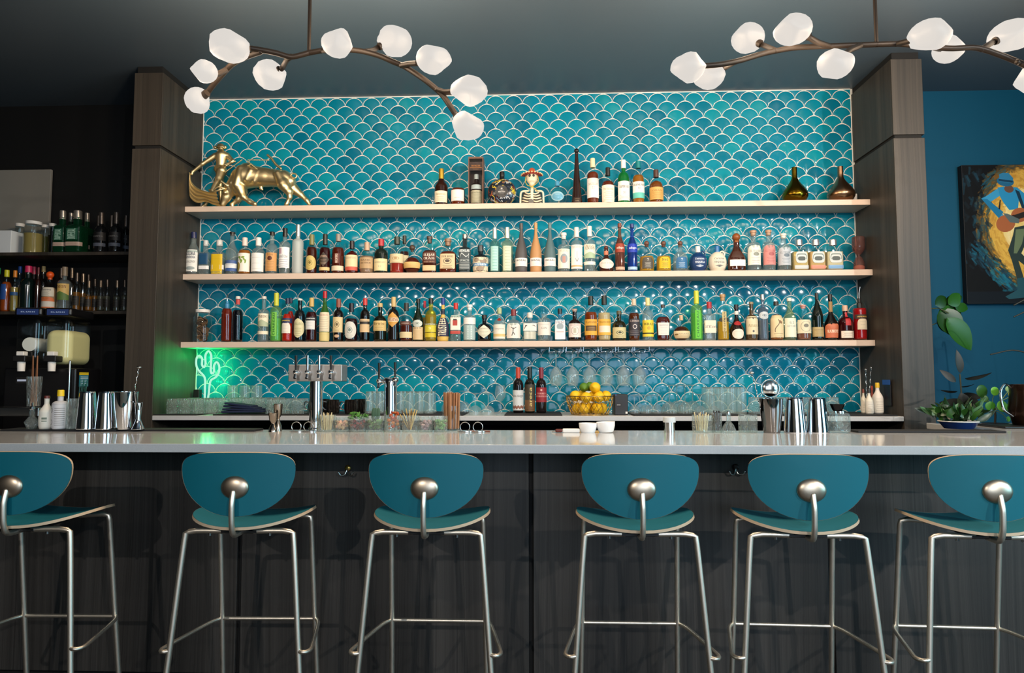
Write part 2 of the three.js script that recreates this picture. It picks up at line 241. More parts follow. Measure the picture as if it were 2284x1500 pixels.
// ---------------------------------------------------------------- scallop tile wall
{
  const wall = new THREE.Group(); wall.name = 'wall_tiled'; wall.userData.kind = 'structure'; scene.add(wall);
  const y0 = BACK_TOP - 0.03;
  mesh('grout', box(-HALF - 0.02, HALF + 0.02, y0, Y_CEIL, BACK_Z - 0.2, 0), M.grout, wall);
  struct('wall_lower', box(-HALF - 0.02, HALF + 0.02, 0, y0, BACK_Z - 0.2, BACK_Z), M.blackWall);
  const P = 0.1231, RP = 0.0581, R = P / 2, G = 0.0046, TOP = 3.2527, X0 = -2.148, T = 0.0055;
  const own = R - G / 2, nb = R + G / 2;
  // half width of a scale at height y over its circle's centre
  const wid = (y) => { const a = y > -own && y < own ? Math.sqrt(own * own - y * y) : 0; const q = y + RP, b = Math.abs(q) < nb ? R - Math.sqrt(nb * nb - q * q) : 1; return y > 0 ? Math.min(a, Math.max(b, a * (b > 0.02 || y > 0.02 ? 1 : 1))) : Math.max(0, Math.min(a || 1, b)); };
  function outline(n) { // evenly spaced loop
    const ys = []; const lo = -RP + 0.002, hi = own; const pts = [];
    for (let i = 0; i <= n; i++) { const t = i / n, y = lerp(lo, hi, 1 - Math.pow(1 - t, 1.6)); const q = y + RP; let w; if (y > 0) { w = Math.sqrt(Math.max(0, own * own - y * y)); if (Math.abs(q) < nb) w = Math.min(w, own); } else w = Math.min(R - Math.sqrt(Math.max(0, nb * nb - q * q)), own); ys.push([Math.max(w, 0.0005), y]); }
    for (const [w, y] of ys) pts.push([w, y]); for (let i = ys.length - 1; i >= 0; i--) if (i < ys.length - 1) pts.push([-ys[i][0], ys[i][1]]); return pts;
  }
  const loop = outline(12), cy = 0.004;
  function tileGeo(cx, yc) { // domed glazed face and its edge; cut where the wall ends
    const pos = [], nor = [], idx = []; const rings = [[0, 1], [0.45, 0.98], [0.78, 0.9], [0.93, 0.7], [1, 0.3]], n = loop.length;
    const X = (x) => cx === null ? x : clamp(x + cx, -HALF + 0.003, HALF - 0.003) - cx, Y = (y) => cx === null ? y : clamp(y + yc, y0, Y_CEIL - 0.003) - yc;
    const tilt = [0, 0.045, 0.1, 0.28, 0.8];
    rings.forEach(([s, h], r) => { for (let k = 0; k < n; k++) { const x = loop[k][0] * s, y = cy + (loop[k][1] - cy) * s; pos.push(X(x), Y(y), T * h); const d = Math.hypot(loop[k][0], loop[k][1] - cy) || 1; const v = V(loop[k][0] / d * tilt[r], (loop[k][1] - cy) / d * tilt[r], 1).normalize(); nor.push(v.x, v.y, v.z); if (r === 0) break; } });
    const at = (r, k) => r === 0 ? 0 : 1 + (r - 1) * n + (k % n);
    for (let k = 0; k < n; k++) { idx.push(0, at(1, k), at(1, k + 1)); for (let r = 1; r < rings.length - 1; r++) idx.push(at(r, k), at(r + 1, k), at(r + 1, k + 1), at(r, k), at(r + 1, k + 1), at(r, k + 1)); }
    const g = new THREE.BufferGeometry(); g.setAttribute('position', new THREE.Float32BufferAttribute(pos, 3)); g.setAttribute('normal', new THREE.Float32BufferAttribute(nor, 3)); g.setIndex(idx); return g;
  }
  const tones = ['#067d96', '#057590', '#08849d', '#046e8a', '#0a889b', '#067996', '#046784'].map((c) => phys({ color: c, roughness: 0.085 }));
  const whole = tileGeo(null, 0), spots = [];
  for (let r = -1; ; r++) { const yc = TOP - r * RP - own; if (yc + own < y0) break;
    for (let c = -1; c < 38; c++) { const x = X0 + c * P + (r & 1 ? P / 2 : 0); if (x - R > HALF - 0.006 || x + R < -HALF + 0.006 || yc - RP > Y_CEIL - 0.006) continue;
      const cut = x - R < -HALF + 0.003 || x + R > HALF - 0.003 || yc + own > Y_CEIL - 0.003 || yc - RP < y0; spots.push({ x, y: yc, cut, tone: [0, 0, 1, 1, 2, 3, 4, 5, 5, 6][Math.floor(rnd() * 10)] }); } }
  // the 300 whole scales in the open field under the ceiling are pieces of their own
  const free = spots.filter((s) => !s.cut && s.y > 2.62).sort((a, b) => Math.hypot(a.x - 0.25, (a.y - 2.9) * 1.2) - Math.hypot(b.x - 0.25, (b.y - 2.9) * 1.2)).slice(0, 300), mine = new Set(free);
  for (const s of free) { const m = mesh('tile', whole, tones[s.tone], wall); m.position.set(s.x, s.y, 0); m.rotation.set(rr(-0.008, 0.008), rr(-0.008, 0.008), 0); }
  const rest = tones.map(() => []);
  for (const s of spots) if (!mine.has(s)) { const g = s.cut ? tileGeo(s.x, s.y) : whole.clone(); g.rotateX(rr(-0.008, 0.008)); g.translate(s.x, s.y, 0); rest[s.tone].push(g); }
  rest.forEach((gs, i) => { if (!gs.length) return; const m = mesh('tile_field', mergeGeometries(gs), tones[i], wall); m.userData.kind = 'stuff'; });
  mesh('edge_trim', merge([box(-HALF, HALF, Y_CEIL - 0.007, Y_CEIL - 0.0005, 0, 0.006), box(-HALF, -HALF + 0.006, y0, Y_CEIL, 0, 0.006), box(HALF - 0.006, HALF, y0, Y_CEIL, 0, 0.006)]), M.grout, wall);
}

// ---------------------------------------------------------------- columns and shelves
for (const s of [-1, 1]) {
  const g = new THREE.Group(); g.name = s < 0 ? 'column_left' : 'column_right'; g.userData.kind = 'structure'; scene.add(g);
  const xa = s < 0 ? -HALF - COL_W : HALF, xb = xa + COL_W, in_ = 0.006;
  mesh('core', box(xa + 0.012, xb - 0.012, 0, Y_CEIL, BACK_Z, COL_D - 0.012), M.gap, g);
  const panel = (y0, y1) => { mesh('front_panel', rbox(xa, xb, y0, y1, COL_D - 0.012, COL_D, 0.002, 1), M.darkWood, g); mesh('side_panel', box(xa, xa + 0.012, y0, y1, BACK_Z, COL_D - 0.0125), M.darkWood, g); mesh('side_panel', box(xb - 0.012, xb, y0, y1, BACK_Z, COL_D - 0.0125), M.darkWood, g); };
  panel(0, 2.736); panel(2.757, Y_CEIL - 0.045);
}
{
  const names = { top: 'pale maple floating shelf carrying the bull statue and skeleton bottle', mid: 'pale maple floating shelf carrying the hourglass and grey ceramic bottles', low: 'pale maple floating shelf carrying the dried citrus jar' };
  for (const k of ['top', 'mid', 'low']) single('wall_shelf', rbox(-HALF, HALF, SHELF[k][0], SHELF[k][1], 0.007, SHELF_D, 0.002, 1), M.maple, names[k], 'shelf', null, 'long maple bottle shelves');
}

// ---------------------------------------------------------------- back counter
{
  const g = thing('back_counter', 'white stone back counter over dark fridges below the tiles', 'counter');
  mesh('worktop', rbox(-HALF + 0.001, HALF - 0.001, 1.0615, BACK_TOP, 0.007, COL_D, 0.003, 1), M.quartzBack, g);
  const y = 1.0; mesh('fridge_body', box(-HALF + 0.06, HALF - 0.06, 0.08, y, 0.0, COL_D - 0.09), M.black, g);
  for (let i = 0; i < 6; i++) { const x0 = lerp(-HALF + 0.06, HALF - 0.06, i / 6), x1 = lerp(-HALF + 0.06, HALF - 0.06, (i + 1) / 6); const d = mesh('fridge_door', rbox(x0 + 0.006, x1 - 0.006, 0.1, y - 0.015, COL_D - 0.09, COL_D - 0.05, 0.004, 1), M.plastic, g); mesh('door_handle', rod([x0 + 0.12, y - 0.05, COL_D - 0.03], [x1 - 0.12, y - 0.05, COL_D - 0.03], 0.008), M.steel, d); }
}

// ---------------------------------------------------------------- bar
{
  const g = thing('bar_counter', 'long bar with glossy grey stone top and dark wood front', 'bar');
  const xL = X_LEFT + 0.02, xR = 4.1;
  const top = mesh('bar_top', rbox(xL, xR, BAR_TOP - 0.032, BAR_TOP, BAR_Z0, BAR_Z1, 0.003, 2), M.quartz, g);
  mesh('bar_return', rbox(2.2, xR, BAR_TOP - 0.032, BAR_TOP, 0.78, BAR_Z0 - 0.001, 0.003, 1), M.quartz, g);
  mesh('bar_body', box(xL, xR - 0.25, 0.12, BAR_TOP - 0.033, 1.5, PANEL_Z - 0.022), M.gap, g);
  mesh('return_body', box(2.45, xR - 0.25, 0, BAR_TOP - 0.033, 0.9, 1.49), M.gap, g);
  mesh('toe_kick', box(xL, xR - 0.25, 0, 0.119, 1.5, PANEL_Z - 0.07), M.gap, g);
  const seams = [-3.47, -2.29, -1.111, 0.076, 1.256, 2.44, 3.62], ends = [xL, ...seams, xR - 0.24];
  for (let i = 0; i < ends.length - 1; i++) mesh('front_panel', rbox(ends[i] + 0.009, ends[i + 1] - 0.009, 0.125, BAR_TOP - 0.034, PANEL_Z - 0.02, PANEL_Z, 0.002, 1), M.barWood, g);
}
for (const [x, y, t] of [[-0.671, 0.934, 'brass-knobbed double coat hook under the bar top beside the second panel seam'], [0.89, 0.944, 'black-knobbed double coat hook under the bar top on the panel']]) {
  const g = thing('coat_hook', t, 'hook', [x, y, PANEL_Z]);
  const pl = new THREE.SphereGeometry(0.013, 16, 10); pl.scale(1, 1, 0.5); pl.translate(0.002, 0.012, 0.0072); mesh('backplate', pl, x < 0 ? M.brass : M.bronze, g);
  mesh('prong', tube([[0, 0.008, 0.01], [-0.008, -0.012, 0.018], [-0.022, -0.014, 0.026], [-0.03, -0.002, 0.03]], 0.0035, 16, 8), M.steel, g);
  mesh('prong', tube([[0, 0.008, 0.01], [0.008, -0.012, 0.018], [0.022, -0.014, 0.026], [0.03, -0.002, 0.03]], 0.0035, 16, 8), M.steel, g);
}

// ---------------------------------------------------------------- bar stools
{
  const stools = [[-1.655, '', 0.02], [-0.895, '', 0.03], [-0.264, '', 0], [0.436, '', 0], [0.979, '', -0.04], [1.556, '', -0.05]];
  const texts = ['teal bar stool with steel legs below the steel shaker tins', 'teal bar stool with steel legs below the green neon cactus', 'teal bar stool with steel legs between the brass hook and a panel seam', 'teal bar stool with steel legs below the lemon basket and white bowls', 'teal bar stool with steel legs below the strainer tin and beside the black hook', 'teal bar stool with steel legs below the potted plants and painting'];
  function shell(nx, f, th, edge) { // shaped plywood sheet from f(angle, s) -> point; its two faces teal, its rim pale ply
    const seg = 48, rings = 8, P = []; for (let r = 0; r <= rings; r++) for (let k = 0; k < seg; k++) P.push(f(k / seg * Math.PI * 2, r / rings));
    const face = (off) => { const pos = P.map((p) => p.p.clone().addScaledVector(p.n, off)), a = []; pos.forEach((p) => a.push(p.x, p.y, p.z)); const idx = []; for (let r = 0; r < rings; r++) for (let k = 0; k < seg; k++) { const A = r * seg + k, B = r * seg + (k + 1) % seg, C = A + seg, D = B + seg; idx.push(A, C, B, B, C, D); } const g = new THREE.BufferGeometry(); g.setAttribute('position', new THREE.Float32BufferAttribute(a, 3)); g.setIndex(idx); g.computeVertexNormals(); return g; };
    const strip = new THREE.BufferGeometry(), a = [], idx = []; for (let k = 0; k < seg; k++) { const p = P[rings * seg + k]; for (const o of [-th / 2, th / 2]) { const q = p.p.clone().addScaledVector(p.n, o).addScaledVector(p.o, 0.0008); a.push(q.x, q.y, q.z); } } for (let k = 0; k < seg; k++) { const A = 2 * k, B = 2 * ((k + 1) % seg); idx.push(A, A + 1, B, B, A + 1, B + 1); } strip.setAttribute('position', new THREE.Float32BufferAttribute(a, 3)); strip.setIndex(idx); strip.computeVertexNormals();
    const strip2 = strip.clone(); return { faces: mergeGeometries([face(th / 2), face(-th / 2)]), rim: strip2 };
  }
  // backrest: broad rounded top, narrowing to a rounded foot, bowed round the sitter
  const backOutline = (a) => { const s = Math.sin(a), c = Math.cos(a); const y = c > 0 ? 0.058 * Math.pow(c, 0.72) : 0.15 * -Math.pow(-c, 0.97); const w = c > 0 ? 0.187 * Math.sign(s) * Math.pow(Math.abs(s), 0.52) : 0.187 * Math.sign(s) * Math.pow(Math.abs(s), 1.02); return [w, y]; };
  const backPt = (x, y) => V(x, y, 0.16 + 0.05 * y - 0.9 * x * x);
  const back = shell(0, (a, s) => { const [w, y] = backOutline(a), x = w * s, yy = -0.01 + (y + 0.01) * s; const p = backPt(x, yy), e = 1e-3; const n = backPt(x + e, yy).sub(p).cross(backPt(x, yy + e).sub(p)).normalize(); return { p, n, o: V(w, y + 0.03, 0).normalize() }; }, 0.015);
  const seatPt = (x, z) => V(x, 0.03 * Math.pow(x / 0.2, 2) + 0.012 * (z < 0 ? -Math.pow(z / 0.2, 2) * 0.8 : 0) - 0.004, z);
  const seat = shell(0, (a, s) => { const w = 0.199 * Math.sign(Math.sin(a)) * Math.pow(Math.abs(Math.sin(a)), 0.85), d = Math.cos(a) > 0 ? 0.175 * Math.pow(Math.cos(a), 0.9) : -0.2 * Math.pow(-Math.cos(a), 0.75); const x = w * s, z = d * s, p = seatPt(x, z), e = 1e-3; const n = seatPt(x, z + e).sub(p).cross(seatPt(x + e, z).sub(p)).normalize(); return { p, n, o: V(w, 0, d).normalize() }; }, 0.0095);
  const B = (x, y, z) => [x, y, z], R = 0.0094;
  const make = (x, label, turn) => {
    const g = thing('bar_stool', label, 'stool', [x, 0, 2.14], turn, 'teal bar stools along the bar');
    const b = mesh('backrest', back.faces, M.tealSeat, g); b.position.set(0, 1.008, 0.015); const br = mesh('backrest_rim', back.rim, M.ply, b);
    const s = mesh("seat", seat.faces, M.tealSeat, g); s.position.y = 0.822; mesh('seat_rim', seat.rim, M.ply, s);
    const md = new THREE.SphereGeometry(0.0465, 28, 14, 0, Math.PI * 2, 0, Math.PI / 2); md.rotateX(Math.PI / 2); md.scale(1, 0.83, 0.38); md.translate(0, 0.953, 0.178); mesh('back_boss', md, M.brushed, g);
    mesh('back_stem', tube([B(0, 0.94, 0.19), B(0, 0.9, 0.2), B(0, 0.84, 0.197), B(0, 0.805, 0.185), B(0, 0.797, 0.16), B(0, 0.797, 0.09)], R, 24, 10), M.nickel, g);
    for (const q of [-1, 1]) {
      mesh('leg', tube([B(q * 0.05, 0.802, 0.13), B(q * 0.14, 0.803, 0.13), B(q * 0.17, 0.798, 0.131), B(q * 0.182, 0.775, 0.134), B(q * 0.213, 0.4, 0.155), B(q * 0.246, 0, 0.178)], R, 40, 10), M.nickel, g);
      mesh('leg', tube([B(q * 0.05, 0.802, -0.1), B(q * 0.14, 0.808, -0.1), B(q * 0.165, 0.802, -0.101), B(q * 0.168, 0.77, -0.106), B(q * 0.173, 0.4, -0.155), B(q * 0.18, 0, -0.208)], R, 40, 10), M.nickel, g);
      mesh('foot_rail_side', tube([B(q * 0.178, 0.42, -0.15), B(q * 0.2, 0.42, -0.1), B(q * 0.24, 0.42, 0.1), B(q * 0.245, 0.42, 0.14), B(q * 0.232, 0.421, 0.162), B(q * 0.213, 0.422, 0.156)], 0.007, 28, 8), M.nickel, g);
    }
    mesh('foot_rail', rod([-0.176, 0.42, -0.152], [0.176, 0.42, -0.152], 0.007), M.nickel, g);
    mesh('seat_plate', rbox(-0.06, 0.06, 0.796, 0.806, -0.11, 0.14, 0.002, 1), M.black, g);
    for (const q of [-1, 1]) { const sc = new THREE.CylinderGeometry(0.006, 0.006, 0.01, 10); sc.translate(q * 0.1, 0.792, 0.13); mesh('seat_bolt', sc, M.steel, g); }
    return g;
  };
  stools.forEach(([x, , turn], i) => make(x, texts[i], turn));
}

// ---------------------------------------------------------------- branching chandeliers
{
  const glow = std(0x000000, 0.6, 0, { emissive: 0xfff8f0, emissiveIntensity: 0.8 });
  const Z = 1.6, rodM = M.bronze;
  function facet(w, h) { // blown glass shade with flattened facets
    const g = new THREE.IcosahedronGeometry(1, 3), p = g.attributes.position; const cuts = []; for (let i = 0; i < 9; i++) cuts.push([V(rr(-1, 1), rr(-1, 1), rr(-1, 1)).normalize(), rr(0.74, 0.9)]);
    for (let i = 0; i < p.count; i++) { const v = V(p.getX(i), p.getY(i), p.getZ(i)); for (const [n, d] of cuts) { const k = v.dot(n) - d; if (k > 0) v.addScaledVector(n, -k); } p.setXYZ(i, v.x * w, v.y * h, v.z * w); } const m = mergeVertices(g, 1e-4); m.computeVertexNormals(); return m;
  }
  function chandelier(label, stem, arms, bulbs) {
    const at = pix(stem[0], stem[1], Z), g = thing('branch_chandelier', label, 'chandelier', [at.x, at.y, at.z]);
    const loc = (px, py, dz = 0) => pix(px, py, Z + dz).sub(at);
    mesh('stem', rod([0, 0, 0], [0, Y_CEIL - at.y, 0], 0.008), rodM, g);
    const cp = revolve([[0, -0.03], [0.05, -0.03], [0.06, -0.01], [0.06, 0]], 24); cp.translate(0, Y_CEIL - at.y, 0); mesh('ceiling_canopy', cp, rodM, g);
    for (const a of arms) mesh('branch', tube(a.map(([x, y, dz]) => loc(x, y, dz)), 0.0125, 30, 8), rodM, g);
    for (const [x, y, w, h, dz, nx, ny] of bulbs) {
      const c = loc(x, y, dz), s = (4.5154 - Z - dz) / FOCAL; const neck = loc(nx, ny, dz * 0.7), dir = c.clone().sub(neck).normalize();
      const sk = mesh('socket', rod(neck, neck.clone().addScaledVector(dir, 0.045), 0.017, 12, 0.02), rodM, g);
      const b = mesh('glass_shade', facet(w * s * 0.54, h * s * 0.54), glow, g); b.position.copy(c);
      const l = new THREE.PointLight(0xffe0bd, BULB_CD, 0, 2); l.position.copy(c.clone().add(at)); l.shadow.radius = 2.2; addLight(l);
    }
  }
  chandelier('bronze branching chandelier of glowing glass globes hung before the bull statue', [689, 118], [
    [[689, 118, 0], [650, 127, 0.02], [615, 118, 0.05], [585, 112, 0.08], [560, 108, 0.1]], [[650, 126, 0.02], [640, 134, 0], [632, 148, -0.05], [626, 155, -0.06]],
    [[580, 116, 0.08], [548, 127, 0.06], [518, 143, 0.02], [492, 170, -0.03], [475, 190, -0.06], [464, 205, -0.08]], [[505, 155, 0], [490, 163, 0.05], [476, 167, 0.08]],
    [[689, 118, 0], [740, 110, 0], [800, 113, 0], [845, 124, 0], [875, 137, 0], [905, 150, 0], [950, 180, 0.03], [985, 210, 0.04], [1005, 238, 0.05], [1014, 252, 0.05]],
    [[815, 115, 0], [832, 112, -0.05], [842, 106, -0.08]], [[895, 146, 0], [915, 142, 0.04], [930, 141, 0.08]], [[975, 200, 0.04], [992, 205, 0.05], [1010, 204, 0.06]], [[720, 113, 0], [735, 112, 0.05], [745, 108, 0.1]]],
  [[441, 224, 54, 56, -0.08, 462, 207], [455, 159, 56, 48, 0.1, 474, 167], [511, 103, 88, 66, 0.12, 556, 108], [602, 167, 72, 62, -0.08, 624, 155], [753, 95, 70, 62, 0.12, 748, 108], [879, 92, 77, 63, -0.1, 845, 104], [968, 132, 77, 60, 0.1, 934, 141], [1046, 203, 80, 62, 0.08, 1012, 204], [1043, 281, 70, 64, 0.05, 1017, 256]]);
  chandelier('bronze branching chandelier of glowing glass globes hung before the painting side column', [1955, 99], [
    [[1955, 99, 0], [1900, 101, 0], [1850, 103, 0], [1812, 104, 0], [1760, 108, 0], [1700, 120, 0], [1650, 135, 0.03], [1605, 144, 0.05], [1568, 147, 0.06]], [[1850, 103, 0], [1825, 95, 0.05], [1806, 84, 0.08]], [[1730, 113, 0], [1710, 104, -0.05], [1698, 99, -0.08]],
    [[1640, 138, 0.03], [1622, 148, -0.02], [1612, 155, -0.05]], [[1920, 101, 0], [1895, 112, 0.05], [1884, 122, 0.08]],
    [[1955, 99, 0], [2010, 98, 0], [2060, 103, 0], [2120, 108, 0], [2170, 106, 0], [2200, 112, 0], [2250, 130, 0], [2300, 152, 0.03], [2345, 180, 0.05]], [[2000, 98, 0], [2025, 92, 0.05], [2040, 88, 0.08]], [[2190, 110, 0], [2205, 100, -0.02], [2216, 93, -0.05]], [[2080, 105, 0], [2092, 108, -0.05], [2100, 110, -0.08]], [[2270, 138, 0.02], [2285, 146, -0.02], [2292, 152, -0.04]]],
  [[1536, 151, 76, 60, 0.06, 1568, 147], [1582, 171, 66, 50, -0.06, 1610, 157], [1668, 85, 68, 60, -0.1, 1697, 98], [1768, 66, 78, 60, 0.1, 1804, 82], [1863, 142, 74, 62, 0.1, 1883, 123], [2073, 80, 84, 64, 0.1, 2040, 88], [2116, 110, 62, 54, -0.1, 2100, 111], [2255, 80, 84, 62, -0.06, 2218, 92], [2308, 172, 76, 64, -0.05, 2294, 155], [2380, 205, 76, 62, 0.06, 2348, 183]]);
}

// ---------------------------------------------------------------- bottles
const SHAPES = { // shoulder start, neck start (shares of height), neck radius (share of body), shoulder kind, section squareness, depth, body taper at the foot
  std: [0.56, 0.73, 0.36, 'round'], wine: [0.58, 0.74, 0.38, 'round'], tall: [0.63, 0.72, 0.36, 'round'], square: [0.58, 0.67, 0.38, 'round', 0.45], slope: [0.5, 0.78, 0.34, 'slope'], long: [0.5, 0.86, 0.26, 'slope'], squat: [0.5, 0.68, 0.32, 'round'], flask: [0.52, 0.66, 0.3, 'round', 0.75, 0.5], blocky: [0.64, 0.7, 0.36, 'round', 0.35, 0.8],
  round: [0.34, 0.66, 0.3, 'round'], clay: [0.36, 0.84, 0.26, 'slope'], taper: [0.04, 0.86, 0.3, 'line'], ball: [0.0, 0.72, 0.22, 'ball'], onion: [0.0, 0.6, 0.2, 'ball'], bell: [0.3, 0.66, 0.26, 'slope', 1, 1, 0.9], waist: [0.52, 0.7, 0.24, 'round', 0.8, 0.6, 0.86], drop: [0.3, 0.68, 0.32, 'slope', 0.8, 0.6],
};
function profile(H, R, k, capH) {
  const [sh, ns, nr, kind, , , foot] = SHAPES[k], top = H * (1 - capH * 0.8), p = [[0, 0], [R * 0.88 * (foot || 1), 0], [R * 0.97 * (foot || 1), 0.012], [R * (foot || 1), 0.02]];
  if (kind === 'ball') { p.length = 0; p.push([0, 0], [R * 0.5, 0]); const h = ns * H; for (let i = 1; i <= 16; i++) { const a = i / 17 * Math.PI * 0.97 + 0.1; p.push([Math.max(R * Math.sin(a), nr * R), h * (0.5 - 0.5 * Math.cos(a))]); } p.push([nr * R, h], [nr * R, top], [0, top]); return p; }
  p.push([R, Math.max(sh * H, 0.022)]);
  for (let i = 1; i <= 10; i++) { const t = i / 10; if (kind === 'round') { const a = t * Math.PI / 2; p.push([nr * R + (1 - nr) * R * Math.cos(a), sh * H + (ns - sh) * H * (Math.sin(a) * 0.8 + t * 0.2)]); } else if (kind === 'slope') p.push([lerp(R, nr * R, smooth(t)), lerp(sh, ns, t) * H]); else p.push([lerp(R, nr * R, Math.pow(t, 0.8)), lerp(sh, ns, t) * H]); }
  p.push([nr * R, top - 0.004], [nr * R * 1.12, top - 0.004], [nr * R * 1.12, top], [0, top]); return p;
}
function radiusAt(pts, y) { for (let i = 1; i < pts.length; i++) if (pts[i][1] >= y && pts[i][1] > pts[i - 1][1]) return lerp(pts[i - 1][0], pts[i][0], (y - pts[i - 1][1]) / (pts[i][1] - pts[i - 1][1])); return pts[pts.length - 2][0]; }
const glassOf = (g) => g === 'clear' ? M.bottleClear : g === 'frost' ? (matCache.frost ??= phys({ color: 0xdfe6e4, transmission: 0.55, thickness: 0, roughness: 0.45 })) : g[0] === '~' ? tint(g.slice(1)) : g[0] === '=' ? matte(g.slice(1), 0.55) : dark(g);
// o: s shape, g glass, q [liquor colour, level], c [cap colour, share, kind], l list of [y0, y1, half angle share, shape, print], t turn
function bottle(name, label, group, x, y, z, R, H, o) {
  const grp = thing(name, label, 'bottle', [x, y, z], o.t || 0, group), [cc, ch, ck = 'cyl'] = o.c, sp = SHAPES[o.s], e = sp[4] || 1, dz = sp[5] || 1;
  const pts = profile(H, R, o.s, ch);
  mesh('glass_body', revolve(pts, 28, e, dz), o.q && o.g === 'clear' ? M.clear : glassOf(o.g), grp);
  if (o.q) { const lv = o.q[1] * H, q = [[0, 0.006]]; for (let i = 0; i <= 18; i++) { const yy = lerp(0.007, lv, i / 18); q.push([Math.max(radiusAt(pts, yy) - 0.0022, 0.003), yy]); } q.push([0, lv]); mesh('liquor', revolve(q, 24, e, dz), liquor(o.q[0]), grp); }
  const nr = sp[2] * R, y0 = H * (1 - ch), mat = ck === 'metal' || ck === 'metalball' ? foil(cc) : ck === 'glass' ? M.clear : matte(cc, 0.4);
  if (ck === 'ball' || ck === 'metalball') { const rB = Math.max(ch * H * 0.42, nr * 1.1); const s = revolve([[nr * 0.9, y0], [nr * 0.9, H - rB * 1.9], ...Array.from({ length: 11 }, (_, i) => { const a = 0.35 + i / 10 * (Math.PI - 0.35); return [rB * Math.sin(a) + 1e-5, H - rB - rB * Math.cos(a)]; })], 20); mesh('stopper', s, mat, grp); }
  else if (ck === 'cork') { mesh('stopper', revolve(crease([[nr * 1.05, y0], [nr * 1.05, H - ch * H * 0.45, 1], [nr * 1.35, H - ch * H * 0.44, 1], [nr * 1.35, H - 0.003], [nr * 1.25, H], [0, H]]), 20), mat, grp); }
  else if (ck === 'pour') { mesh('stopper', revolve(crease([[nr * 1.12, y0 - H * 0.12], [nr * 1.12, y0, 1], [nr * 0.8, y0 + 0.004, 1], [nr * 0.8, y0 + ch * H * 0.3, 1], [0, y0 + ch * H * 0.3]]), 18), mat, grp); mesh('pour_spout', tube([[0, y0 + ch * H * 0.25, 0], [0, y0 + ch * H * 0.6, 0], [0.006, H, 0.004]], 0.0035, 12, 8), M.steel, grp); }
  else mesh('cap', revolve(crease([[nr * 1.18, y0], [nr * 1.2, y0, 1], [nr * 1.16, H - 0.003], [nr * 1.05, H, 1], [0, H]]), 20), mat, grp);
  const se = (v) => Math.sign(v) * Math.pow(Math.abs(v), e);
  for (const [a, b, w, shp, P] of o.l || []) { const at = (phi, yy) => { const r = radiusAt(pts, yy) + (o.s === 'bell' || o.s === 'onion' || o.s === 'round' ? 0.0018 : 0.0009); return [r * se(Math.sin(phi)), yy, r * dz * se(Math.cos(phi))]; }; mesh(a > 0.7 ? 'neck_label' : 'front_label', patch(at, w * Math.PI / 2, a * H, b * H, shp, P), P.mat, grp); }
  return grp;
}
const T = { // print makers
  plain: (bg, col = '#777', n = 5) => printLabel(bg, [], (c) => fine(c, 0.25, 0.85, col, n)),
  name: (bg, t, col = '#222', font = 'bold serif', size = 30) => printLabel(bg, [[t, 0.3, size, col, font]], (c) => fine(c, 0.5, 0.88, col, 5, 60)),
  two: (bg, t, u, col = '#222', font = 'bold sans-serif') => printLabel(bg, [[t, 0.22, 30, col, font], [u, 0.45, 20, col, font]], (c) => fine(c, 0.6, 0.9, col, 4, 64)),
  crest: (bg, col = '#555', t = '') => printLabel(bg, t ? [[t, 0.2, 22, col, 'bold serif']] : [], (c) => { c.strokeStyle = col; c.lineWidth = 4; c.beginPath(); c.arc(64, 64, 22, 0, 7); c.stroke(); c.fillStyle = col; c.beginPath(); c.arc(64, 62, 12, 0, 7); c.fill(); fine(c, 0.78, 0.92, col, 3, 60); }),
  band: (bg, band, y = 0.5, h = 0.25, t = '', col = '#fff') => printLabel(bg, t ? [[t, y + h / 2, 24, col, 'bold sans-serif']] : [], (c) => { c.fillStyle = band; c.fillRect(0, y * 128, 128, h * 128); fine(c, 0.12, 0.35, '#777', 3, 70); }),
  vert: (bg, t, col, size = 26) => print((c) => { c.fillStyle = bg; c.fillRect(0, 0, 128, 128); c.save(); c.translate(64, 64); c.rotate(-Math.PI / 2); c.fillStyle = col; c.font = `bold ${size * 1.9}px sans-serif`; c.textAlign = 'center'; c.textBaseline = 'middle'; const w = c.measureText(t).width; c.scale(118 / w, 1.4); c.fillText(t, 0, 0); c.restore(); }),
};
